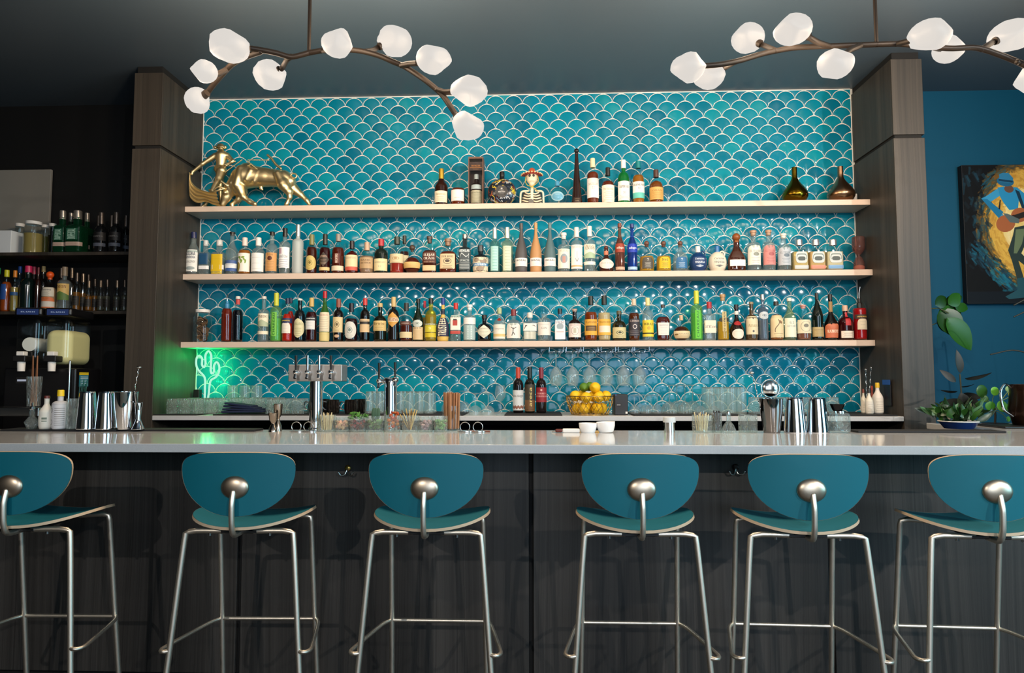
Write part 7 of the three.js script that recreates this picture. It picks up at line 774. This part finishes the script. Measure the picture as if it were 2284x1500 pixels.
{ // lemon basket
  const z = 0.36, s = span(1263, 1368, 893, 931, z), R = s.R, H = 0.115, gold = M.brass, g = thing('wire_basket', 'round gold wire basket holding lemons', 'basket', [s.x, YC, z]);
  const ring = (r, y, t) => { const q = new THREE.TorusGeometry(r, t, 8, 60); q.rotateX(Math.PI / 2); q.translate(0, y, 0); return q; }; mesh('rim', ring(R, H, 0.0028), gold, g); mesh('foot_ring', ring(R * 0.78, 0.004, 0.0028), gold, g);
  for (let i = 0; i < 26; i++) for (const q of [-1, 1]) { const a = i / 26 * 6.2832, pts = []; for (let k = 0; k <= 6; k++) { const u = k / 6, r = lerp(R * 0.78, R, Math.sin(u * 1.57)), b = a + q * u * 0.48; pts.push([Math.sin(b) * r, lerp(0.004, H, u), Math.cos(b) * r]); } mesh('wire', tube(pts, 0.0016, 10, 5), gold, g); }
  const fruit = revolve([[0, 0], [0.006, 0.002], [0.012, 0.008], [0.026, 0.02], [0.032, 0.038], [0.029, 0.056], [0.016, 0.07], [0.008, 0.076], [0.005, 0.082], [0, 0.083]].map(([r, y]) => [r, y - 0.041]), 22); fruit.scale(1.04, 0.94, 1.04);
  const rough = noiseTex(128, 128, () => { const k = rr(90, 166); return [k, k, k]; }, false); rough.repeat.set(3, 2); const lem = std(0xefc018, 0.42, 0, { bumpMap: rough, bumpScale: 0.001 }), lim = std(0x4f7d1a, 0.45, 0, { bumpMap: rough, bumpScale: 0.001 });
  const put = (x, y, zz, t, lime) => { const m = mesh(lime ? 'lime' : 'lemon', fruit, lime ? lim : lem); m.position.set(s.x + x, YC + y, z + zz); m.rotation.set(rr(1.2, 1.9), rr(0, 6), rr(-0.5, 0.5)); if (lime) m.scale.setScalar(0.86); tag(m, t, lime ? 'lime' : 'lemon', lime ? 'limes in the wire basket' : 'lemons in the wire basket'); };
  for (let i = 0; i < 6; i++) { const a = (i + 0.5) / 6 * 6.2832; put(Math.sin(a) * 0.075, 0.04, Math.cos(a) * 0.075, ['yellow lemon low at the basket front, nearer the receipt printer', 'yellow lemon low at the basket side facing the receipt printer', 'yellow lemon low at the basket back, printer side', 'yellow lemon low at the basket back, wine bottle side', 'yellow lemon low at the basket side facing the wine bottles', 'yellow lemon low at the basket front, nearer the wine bottles'][i]); } put(0, 0.04, 0, 'yellow lemon hidden low in the basket middle');
  [[-0.09, 0.116, 0.025, 'yellow lemon heaped on the wine bottle side of the basket'], [-0.027, 0.106, 0.082, 'yellow lemon heaped at the basket front, wine bottle side'], [0.05, 0.11, 0.072, 'yellow lemon heaped at the basket front, printer side'], [0.098, 0.115, 0.01, 'yellow lemon heaped on the printer side of the basket'], [0.022, 0.112, 0.002, 'yellow lemon in the middle of the heap'], [-0.045, 0.116, -0.055, 'yellow lemon heaped at the back, wine bottle side'], [0.062, 0.114, -0.062, 'yellow lemon heaped at the back, printer side'], [0.03, 0.166, 0.044, 'topmost yellow lemon of the heap']].forEach((p) => put(...p));
  put(-0.035, 0.168, 0.005, 'green lime on top of the lemon heap, nearer the front', true); put(0.005, 0.172, -0.05, 'green lime on top of the heap toward the tiles', true);
  { const a = span(1279, 1322, 872, 900, 0.1); single('reserved_card', rbox(a.x - a.R, a.x + a.R, YC, pix(1300, 872, 0.1).y, 0.095, 0.1, 0.001, 1), M.paper, 'white card standing behind the lemon basket', 'card'); }
}
{ // receipt printer
  const z = 0.4, s = span(1371, 1401, 879, 923, z), g = thing('receipt_printer', 'black receipt printer with small white lettering and blue light', 'printer', [s.x, YC, z - 0.07]), H = pix(1380, 879, z).y - YC; mesh('printer_case', rbox(-s.R, s.R, 0, H, -0.08, 0.07, 0.005, 2), matte('#1b1c20', 0.45), g);
  const P = printLabel('#1b1c20', [['EPSON', 0.5, 30, '#dfe2e6', 'bold sans-serif']]); mesh('maker_mark', patch((p, yy) => [p - s.R * 0.4, yy, 0.0706], s.R * 0.4, H * 0.4, H * 0.58, 'rect', P), P.mat, g); const ld = new THREE.SphereGeometry(0.0025, 8, 6); ld.translate(-s.R * 0.8, H * 0.97, 0.07); mesh('status_light', ld, std(0x0, 0.5, 0, { emissive: 0x4a7aff, emissiveIntensity: 1.5 }), g); const sc = new THREE.BoxGeometry(0.012, 0.012, 0.002); sc.translate(s.R * 0.75, H * 0.12, 0.0706); mesh('badge', sc, M.white, g);
}
[[1415, 0.36], [1441, 0.36], [1466, 0.36], [1427, 0.26], [1452, 0.26]].forEach(([px, z], i) => stemGlass(px, z, true, 0.033, 0.055, 0.06, 0.03, 1, `upturned small footed glass, ${i < 3 ? 'front' : 'back'} row, ${ORD[i < 3 ? i : i - 3]} from the receipt printer`, YN, 'coupe_glass', 'small upturned footed glasses'));
[[1493, 0.36], [1528, 0.36], [1510, 0.24], [1545, 0.24]].forEach(([px, z], i) => { const R = 0.045, g = cup(flip(stem(R, 0.075, 0.1, 0.036, 1), 0.175), M.cut, 'ribbed_coupe', `upturned ribbed coupe, ${i < 2 ? 'front' : 'back'} row, ${i % 2 ? 'nearer the highballs' : 'nearer the receipt printer'}`, 'glass', [lx(px, z), YN, z], 'ribbed coupes on the back counter', 40, 0.03, 20); });
for (let r = 0; r < 2; r++) [1585, 1608, 1631, 1654].forEach((px, i) => tall(lx(px, 0.34), 0.34 - r * 0.1, YC, `upturned tall highball, ${['front', 'back'][r]} row, ${ORD[3 - i]} from the strainer tin`, 0.03, 0.168, 'tall highball glasses')); [1562, 1592].forEach((px, i) => stemGlass(px, 0.44, true, 0.037, 0.06, 0.07, 0.033, 1, `upturned footed glass in front of the tall highballs, nearer the ${i ? 'dasher bottle' : 'ribbed coupes'}`, YC, 'coupe_glass', 'footed glasses by the highballs'));
[1683, 1712, 1741, 1770, 1799, 1828, 1857].forEach((px, i) => rocks(lx(px, 0.36), 0.36 - (i % 2) * 0.03, YN, `upturned rocks glass behind the shaker tins, ${ORD[i]} from the highballs`, 0.036, 0.1));
{ // bitters by the right column
  const z = 0.36; [[1920, 1932, 867, '=#d8d2c0', '#7a3a2a', 'white-wrapped bitters bottle behind its twin near the right column', 0.3], [1930, 1947, 867, '=#ddd8c8', '#2a2624', 'white-wrapped bitters bottle in front near the right column', 0.4], [1940, 1951, 860, '=#8a3a2a', '#a8402c', 'red-capped bitters bottle behind the white-wrapped pair', 0.26], [1946, 1969, 853, '=#dcd6cc', '#d8b01c', 'bitters bottle with oversized white label and yellow cap near the right column', 0.36]].forEach(([x0, x1, yt, gl, cap, lab, zz]) => { const s = span(x0, x1, yt, 918, zz); bottle('bitters_bottle', lab, 'bitters bottles by the right column', s.x, YN, zz, s.R, pix((x0 + x1) / 2, yt, zz).y - YN, { s: 'slope', g: gl, c: [cap, 0.16], l: [L(0.04, 0.5, 0.85, T.plain('#dfdacd', '#9a958a', 5))] }); });
  for (const [a, b, lab] of [[[1931, 824], [1934, 905], 'upright twisted bar spoon among the bitters bottles'], [[1943, 820], [1936, 905], 'leaning twisted bar spoon among the bitters bottles']]) { const p = pix(...a, 0.33), q = pix(...b, 0.33), g = thing('bar_spoon', lab, 'spoon', [q.x, YN, 0.33]); const tw = []; for (let i = 0; i <= 24; i++) { const u = i / 24; tw.push([(p.x - q.x) * u + 0.002 * Math.cos(u * 40), (p.y - YN) * u, 0.002 * Math.sin(u * 40)]); } mesh('twisted_shaft', tube(tw, 0.0022, 90, 6), M.steel, g); const kn = new THREE.SphereGeometry(0.007, 10, 8); kn.translate(p.x - q.x, p.y - YN, 0); mesh('end_knob', kn, M.steel, g); }
  { const a = pix(1985, 880, 0.4), g = thing('wall_switch', 'black wall box with blue tape on the column side', 'switch', [HALF - 0.0005, pix(1988, 905, 0.36).y, 0.36]); mesh('switch_box', rbox(-0.012, 0, 0, 0.13, -0.035, 0.035, 0.003, 1), M.plastic, g); mesh('blue_tape', rbox(-0.0135, -0.0122, 0.128, 0.158, -0.05, 0.04, 0.0005, 1), matte('#2458a8', 0.6), g); }
}
{ // hanging wine glass rack
  const y = SHELF.low[0], g = thing('glass_rack', 'wire stemware rack screwed under the lowest shelf', 'rack', [lx(1334, 0.12), y, 0.11]); const cx = lx(1334, 0.12);
  for (const px of [1240.6, 1278, 1315.7, 1354, 1392, 1428]) { const x = pix(px, 785, 0.12).x - cx; for (const q of [-1, 1]) { for (const e of [-1, 1]) mesh('rack_wire', tube([[x + q * 0.046, -0.001, e * 0.082], [x + q * 0.046, -0.026, e * 0.082], [x + q * 0.04, -0.032, e * 0.082], [x + q * 0.016, -0.032, e * 0.082]], 0.0022, 14, 6), M.chrome, g); mesh('rail', rod([x + q * 0.016, -0.032, -0.084], [x + q * 0.016, -0.032, 0.084], 0.0022, 8), M.chrome, g); } }
  [1240.6, 1278, 1315.7, 1354, 1392, 1428].forEach((px, i) => [0.155, 0.075].forEach((z, r) => { const p = pix(px, 850, 0.155), H = 0.225, pts = flip(stem(0.041, 0.125, 0.1, 0.034, 0.76), H); cup(pts, M.stemware, 'wine_glass', `wine glass hanging from the rack, ${['front', 'back'][r]} row, ${ORD[i]} from the wine bottles`, 'glass', [p.x, y - 0.029 - H + 0.005, z], 'wine glasses hanging from the rack', 32); }));
}
{ // neon cactus
  const z = 0.1, at = pix(466, 885, z), g = thing('neon_sign', 'green neon cactus sign glowing beside the column', 'neon sign', [at.x, YC, z]); const N = (x, y) => { const p = pix(330 + x / 4.66, 770 + y / 4.66, z); return [p.x - at.x, p.y - YC, 0]; };
  const pts = [[590, 560], [592, 440], [588, 330], [530, 262], [505, 215], [502, 150], [515, 115], [540, 108], [562, 135], [562, 200], [578, 228], [596, 200], [600, 95], [630, 58], [656, 95], [654, 200], [654, 270], [668, 296], [686, 270], [688, 205], [714, 172], [738, 205], [738, 275], [710, 325], [655, 362], [640, 420], [632, 500], [622, 560]].map((p) => N(...p));
  const c = new THREE.CatmullRomCurve3(pts.map((p) => V(...p)), false, 'centripetal'); mesh('neon_tube', new THREE.TubeGeometry(c, 160, 0.0065, 10), std(0x000000, 0.4, 0, { emissive: new THREE.Color(0.5, 0.95, 0.72), emissiveIntensity: 1 }), g);
  mesh('backing_stand', rbox(-0.05, 0.05, 0, 0.012, -0.03, 0.03, 0.003, 1), M.black, g); mesh('power_adapter', rbox(N(470, 0)[0], N(530, 0)[0], 0.08, 0.15, -0.06, -0.02, 0.004, 1), M.black, g);
  const foot = N(605, 560)[1]; mesh('upright', merge([rod([N(590, 0)[0], 0.01, 0], [N(590, 0)[0], foot, 0], 0.004), rod([N(622, 0)[0], 0.01, 0], [N(622, 0)[0], foot, 0], 0.004)]), M.clear, g);
  for (const u of [0.06, 0.22, 0.45, 0.68, 0.9]) { const p = c.getPoint(u), l = new THREE.PointLight(0x08ff78, NEON_CD, 0, 2); l.position.set(at.x + p.x, YC + p.y, z + p.z); l.shadow.radius = 0.5; addLight(l); }
}

// ---------------------------------------------------------------- painting and plants at the right
{
  const z = BACK_Z + 0.045, a = pix(2148, 368, z), b = pix(2154, 677, z), W = 0.68, H = a.y - b.y, g = thing('painting', 'canvas painting of a guitarist in blue hat and shirt', 'painting', [(a.x + b.x) / 2 + W / 2, b.y, BACK_Z]);
  mesh('canvas_sides', rbox(-W / 2, W / 2, 0, H, 0.0005, 0.045, 0.002, 1), matte('#0a0c10', 0.6), g);
  const cv = document.createElement('canvas'); cv.width = 700; cv.height = 960; const c = cv.getContext('2d'); c.fillStyle = '#070a0d'; c.fillRect(0, 0, 700, 960);
  // ochre strokes round the player, in a dark ring
  for (const [col, rx, ry] of [['#6a4c20', 320, 450], ['#b8862e', 280, 410], ['#d8ac4c', 220, 350], ['#ecd088', 140, 250]]) { c.fillStyle = col; c.beginPath(); c.ellipse(400, 420, rx, ry, 0.1, 0, 7); c.fill(); }
  for (let i = 0; i < 1500; i++) { const t = rnd() * 6.283, r = Math.sqrt(rnd()), x = 400 + Math.cos(t) * r * 330 * 1.0, y = 420 + Math.sin(t) * r * 470, d = Math.hypot((x - 430) / 310, (y - 410) / 450); if (y > 850) continue; c.globalAlpha = 0.55; c.strokeStyle = d < 0.55 ? ['#f0d890', '#e8c46a', '#f4e2a8'][i % 3] : d < 0.85 ? ['#d8a848', '#e0b450', '#c08c38'][i % 3] : ['#7a5a2a', '#2a3a3c', '#584422', '#1c5a70'][i % 4]; c.lineWidth = rr(5, 20); c.beginPath(); c.moveTo(x, y); c.quadraticCurveTo(x + rr(-20, 20), y + rr(10, 40), x + Math.sin(t) * 60, y - Math.cos(t) * 60); c.stroke(); }
  for (let i = 0; i < 160; i++) { const u = rnd(), x = 40 + u * 300 + rr(-40, 30), y = 560 + u * 330 + rr(-60, 60); c.strokeStyle = ['#12607a', '#1c7890', '#0c3a4c', '#123044'][i % 4]; c.lineWidth = rr(6, 18); c.beginPath(); c.moveTo(x, y); c.lineTo(x + rr(20, 60), y + rr(20, 60)); c.stroke(); }
  for (let i = 0; i < 90; i++) { const x = rr(0, 150), y = rr(0, 700); c.strokeStyle = ['#0a0e14', '#12202a', '#1a4254'][i % 3]; c.lineWidth = rr(10, 26); c.beginPath(); c.moveTo(x, y); c.lineTo(x + rr(-20, 50), y + rr(20, 90)); c.stroke(); }
  c.globalAlpha = 1; c.fillStyle = '#0a141c'; c.fillRect(0, 880, 700, 80);
  const shape = (pts, f) => { c.fillStyle = f; c.beginPath(); pts.forEach(([x, y], i) => i ? c.lineTo(x, y) : c.moveTo(x, y)); c.closePath(); c.fill(); };
  const k = 3.2, ox = -(180) * 1.0; const Q = (x, y) => [(x - 180) * 0.731, (y - 70) * 0.718]; // from picture measurements of the canvas
  const S = (list, f) => shape(list.map(([x, y]) => Q(x, y)), f);
  S([[500, 290], [560, 280], [680, 290], [745, 350], [790, 520], [740, 520], [690, 420], [680, 500], [600, 510], [550, 440], [520, 380]], '#2a8fc0'); S([[500, 300], [380, 380], [345, 395], [500, 590], [545, 560], [430, 430], [520, 370]], '#3a9ac8'); S([[345, 395], [400, 400], [545, 530], [500, 590]], '#2078a4');
  S([[640, 680], [780, 650], [770, 760], [690, 930], [800, 1060], [800, 1120], [660, 1000], [700, 1160], [640, 1180], [600, 1000], [570, 900], [620, 760]], '#2c3c3a'); S([[650, 700], [740, 690], [700, 840], [650, 930], [620, 930]], '#6a7c5c'); S([[640, 1170], [720, 1160], [755, 1300], [740, 1350], [560, 1370], [525, 1345], [640, 1280]], '#23505c');
  c.fillStyle = '#a8623c'; c.beginPath(); c.ellipse(...Q(560, 640), 66, 58, -0.5, 0, 7); c.fill(); c.beginPath(); c.ellipse(...Q(690, 560), 58, 50, -0.4, 0, 7); c.fill(); c.fillStyle = '#3a2018'; c.beginPath(); c.ellipse(...Q(640, 590), 26, 24, 0, 0, 7); c.fill(); S([[640, 560], [800, 505], [800, 560], [650, 610]], '#2a2624'); S([[540, 540], [580, 545], [690, 600], [680, 640], [600, 630]], '#5a6a6c');
  c.fillStyle = '#6a4a3c'; c.beginPath(); c.ellipse(...Q(605, 305), 32, 26, 0.2, 0, 7); c.fill(); c.fillStyle = '#20648a'; c.beginPath(); c.ellipse(...Q(575, 232), 58, 34, 0.15, 0, 7); c.fill(); S([[520, 160], [560, 145], [610, 150], [650, 200], [640, 250], [520, 230]], '#2f7ea8'); S([[515, 205], [645, 225], [640, 245], [515, 225]], '#123c58'); S([[660, 310], [700, 330], [745, 500], [715, 490]], '#11364c'); S([[515, 410], [525, 412], [515, 505], [500, 500]], '#222');
  const t = new THREE.CanvasTexture(cv); t.colorSpace = THREE.SRGBColorSpace; t.magFilter = THREE.LinearFilter; const face = new THREE.PlaneGeometry(W - 0.006, H - 0.006); face.translate(0, H / 2, 0.0456); mesh('painted_face', face, phys({ color: 0xffffff, roughness: 0.7, specularIntensity: 0.4, map: t }), g);
}
function leafGeo(L, W, curl = 0.25, fold = 0.2) { // pointed oval leaf along +y with a midrib fold, given thickness
  const n = 10, pos = [], idx = []; for (const o of [0, 0.0012]) for (let i = 0; i <= n; i++) { const u = i / n, w = W * Math.pow(Math.sin(Math.PI * Math.pow(u, 0.8)), 0.8) * 0.5; for (const s of [-1, 0, 1]) pos.push(s * w, u * L * (1 - 0.1 * curl * u), curl * L * u * u * -1 + Math.abs(s) * w * fold - o); }
  const m = (n + 1) * 3; for (const b of [0, m]) for (let i = 0; i < n; i++) for (const s of [0, 1]) { const a = b + i * 3 + s; if (b) idx.push(a, a + 3, a + 1, a + 1, a + 3, a + 4); else idx.push(a, a + 1, a + 3, a + 1, a + 4, a + 3); }
  const g = new THREE.BufferGeometry(); g.setAttribute('position', new THREE.Float32BufferAttribute(pos, 3)); g.setIndex(idx); g.computeVertexNormals(); return g;
}
const leafMat = (c, r = 0.35) => matCache['leaf' + c] ??= phys({ color: c, roughness: r, transmission: 0.15, thickness: 0 });
function leafAt(g, px, py, z, ang, L, W, mat, tilt = 0, base, curl) { const p = pix(px, py, z), m = mesh('leaf', leafGeo(L, W, curl), mat, g); m.position.set(p.x - base.x, p.y - base.y, p.z - base.z); m.rotation.set(tilt, 0, ang); return m; }
const RZ = 1.05; // plants stand on the bar return
{ // trailing broad-leaf plant hanging from above the counter
  const z = 0.3, base = pix(2078, 720, z), g = thing('trailing_plant', 'trailing plant with broad glossy leaves hanging beside the column', 'plant', [base.x, base.y, base.z]);
  const m1 = leafMat('#194413'), m2 = leafMat('#276019'), D = Math.PI;
  leafAt(g, 2096, 690, z, -2.6, 0.21, 0.16, m1, -0.2, base, 0.1); leafAt(g, 2092, 700, z, -1.5, 0.13, 0.1, m2, 0.2, base); leafAt(g, 2115, 678, z + 0.02, -0.9, 0.1, 0.09, m2, 0.3, base); leafAt(g, 2130, 682, z, -1.8, 0.1, 0.06, m2, 0.2, base); leafAt(g, 2112, 708, z + 0.03, -2.5, 0.25, 0.13, m2, -0.1, base, 0.15); leafAt(g, 2112, 690, z - 0.02, -2.0, 0.12, 0.08, m1, 0.1, base); leafAt(g, 2086, 680, z + 0.02, -1.0, 0.09, 0.08, m1, 0.2, base); leafAt(g, 2090, 705, z - 0.03, -2.2, 0.17, 0.11, m1, 0.1, base, 0.2); leafAt(g, 2104, 676, z - 0.02, -1.3, 0.14, 0.08, m1, 0.25, base);
  mesh('stem', tube([[-0.08, 0.12, -0.05], [0.0, 0.09, 0], [0.04, 0.09, 0.01], [0.09, 0.06, 0.02]], 0.004, 20, 6), leafMat('#3a4a1c'), g); mesh('stem', tube([[-0.05, -0.04, -0.03], [0.03, 0.0, 0], [0.08, 0.02, 0.01]], 0.003, 16, 6), leafMat('#3a4a1c'), g);
  const pot = revolve(crease([[0, 0], [0.06, 0, 1], [0.075, 0.13, 1], [0.06, 0.13]]), 24); pot.translate(-0.11, 0.04, -0.07); mesh('pot', pot, matte('#2a2a2c', 0.6), g); mesh('wall_bracket', rbox(-0.17, -0.05, 0.025, 0.04, -0.36 + 0.001, 0.0, 0.003, 1), M.black, g);
}
{ // rubber plant
  const z = 0.9, p0 = pix(2148, 935, z), base = V(p0.x, BAR_TOP, z), g = thing('rubber_plant', 'rubber plant with almost black oval leaves on the bar end', 'plant', [base.x, base.y, base.z]); const mk = phys({ color: 0x0c120c, roughness: 0.5 });
  const tp = pix(2141, 835, z); mesh('stem', tube([[0, 0.08, 0], [(tp.x - base.x) * 0.4, (tp.y - BAR_TOP) * 0.6, 0], [tp.x - base.x, tp.y - BAR_TOP, 0]], 0.004, 20, 8), matte('#2a2c1c', 0.7), g);
  for (const [px, py, a, L, W, t] of [[2142, 832, 0.12, 0.125, 0.04, 0.2], [2132, 852, 0.85, 0.1, 0.035, 0.1], [2152, 844, -1.48, 0.15, 0.035, 0.9], [2144, 862, -1.5, 0.075, 0.02, 1.2], [2136, 873, 1.7, 0.08, 0.02, 1.0], [2150, 876, -2.0, 0.13, 0.04, 0.6], [2146, 905, 1.5, 0.11, 0.09, 0.5], [2146, 905, -1.5, 0.1, 0.09, 0.5], [2150, 900, 0.3, 0.06, 0.06, 0.3]]) leafAt(g, px, py, z, a, L, W, mk, t, base, 0.2);
  mesh('pot', revolve(crease([[0, 0], [0.045, 0, 1], [0.055, 0.085, 1], [0.048, 0.085, 1], [0, 0.078]]), 24), matte('#20242c', 0.5), g);
}
{ // low mixed herbs in a blue and white pot
  const z = 1.2, p0 = pix(2138, 945, z), base = V(p0.x, BAR_TOP, z), g = thing('herb_planter', 'low bushy herb plant in a blue and white pot', 'plant', [base.x, base.y, base.z]);
  mesh('pot', revolve(crease([[0, 0], [0.06, 0, 1], [0.085, 0.035, 1], [0.08, 0.035, 1], [0, 0.03]]), 28), phys({ color: 0x1c3468, roughness: 0.25 }), g); const rim = new THREE.TorusGeometry(0.084, 0.003, 8, 40); rim.rotateX(Math.PI / 2); rim.translate(0, 0.035, 0); mesh('pot_rim', rim, M.white, g);
  const cols = ['#163a15', '#24521e', '#102c12', '#356a2a', '#5e8a5c']; for (let i = 0; i < 110; i++) { const a = rr(0, 6.28), r = 0.11 * Math.sqrt(rnd()), m = mesh('leaf', leafGeo(rr(0.045, 0.085), rr(0.014, 0.032), 0.3), leafMat(cols[i % 5]), g); m.position.set(Math.cos(a) * r, 0.03 + rr(0, 0.055), Math.sin(a) * r * 0.8); m.rotation.set(rr(-0.8, 0.8), rr(0, 6.28), rr(-1.3, 1.3)); }
}
{ // money plant with round leaves
  const z = RZ - 0.08, p0 = pix(2219, 940, z), base = V(p0.x, BAR_TOP, z), g = thing('money_plant', 'small plant with round bright green leaves on thin stalks', 'plant', [base.x, base.y, base.z]); const tr = pix(2220, 910, z);
  mesh('stem', tube([[0, 0.012, 0], [0.004, (tr.y - BAR_TOP) * 0.6, 0], [0.0, tr.y - BAR_TOP, 0]], 0.005, 12, 8), matte('#1c1a14', 0.8), g);
  for (const [px, py, r, c] of [[2190, 872, 0.033, '#2a5a1e'], [2219, 872, 0.023, '#6ab83e'], [2209, 905, 0.024, '#4a9a30'], [2236, 906, 0.03, '#62b04a'], [2256, 879, 0.016, '#a8b028'], [2266, 897, 0.022, '#6cc086'], [2258, 912, 0.024, '#7cc88a'], [2250, 867, 0.016, '#9ac08a'], [2249, 934, 0.014, '#5a9a3a'], [2196, 889, 0.018, '#3a6a24']]) { const p = pix(px, py, z + rr(-0.02, 0.03)), d = new THREE.SphereGeometry(r, 20, 8); d.scale(1, 1, 0.12); d.rotateY(rr(-0.5, 0.5)); d.rotateX(rr(-0.4, 0.2)); const m = mesh('leaf', d, leafMat(c), g); m.position.set(p.x - base.x, p.y - base.y, p.z - base.z); mesh('leaf_stalk', tube([[0, tr.y - BAR_TOP - 0.01, 0], [(p.x - base.x) * 0.5, (p.y - base.y + tr.y - BAR_TOP) / 2, 0], [p.x - base.x, p.y - base.y - r * 0.5, p.z - base.z]], 0.0018, 12, 6), leafMat('#7a9a5a'), g); }
  mesh('pot', revolve(crease([[0, 0], [0.05, 0, 1], [0.06, 0.012, 1], [0, 0.011]]), 24), M.black, g);
}
{ // dark pitcher on a black tray
  const z = 1.12, p = pix(2290, 940, z), g = thing('metal_pitcher', 'dark bronze pitcher with curved steel handle', 'pitcher', [p.x, BAR_TOP + 0.012, z]), R = 0.075, H = pix(2280, 862, z).y - BAR_TOP; mesh('pitcher_body', revolve(crease([[0, 0], [R * 0.75, 0], [R, H * 0.4], [R * 0.85, H * 0.8], [R * 0.9, H, 1], [R * 0.86, H, 1], [R * 0.8, H * 0.8], [0, H * 0.7]]), 32), std(0x3a2a22, 0.25, 0.9), g); mesh('pitcher_handle', tube([[-R * 0.85, H * 0.92, 0], [-R * 1.35, H * 1.0, 0.01], [-R * 1.75, H * 0.8, 0.02], [-R * 1.6, H * 0.4, 0.02], [-R * 0.95, H * 0.22, 0.01]], 0.006, 28, 10), M.chrome, g);
  const a = pix(2213, 942, z), b = a.x; single('serving_tray', rbox(b, b + 0.42, BAR_TOP, BAR_TOP + 0.011, z - 0.12, z + 0.09, 0.004, 1), M.black, 'black serving tray under the dark pitcher', 'tray');
}
{ // long blades of a plant standing further right
  const z = 0.6, b = pix(2380, 930, z), g = thing('blade_plant', 'plant with long thin dark arching blades beyond the dark pitcher', 'plant', [b.x, BAR_TOP, 0.9]); const mk = matte('#10160f', 0.5); for (const [x, y] of [[2210, 790], [2262, 680], [2262, 706], [2400, 650], [2460, 760]]) { const e = pix(x, y, 0.8), dx = e.x - b.x, dy = e.y - BAR_TOP; mesh('blade', tube([[0, 0.1, 0], [dx * 0.35, dy * 0.75, -0.03], [dx * 0.75, dy * 1.05, -0.08], [dx, dy, -0.1]], 0.004, 24, 6), mk, g); } mesh('pot', revolve(crease([[0, 0], [0.06, 0, 1], [0.08, 0.12, 1], [0.07, 0.12, 1], [0, 0.1]]), 24), matte('#2a2c30', 0.5), g);
}

renderer.render(scene, camera);
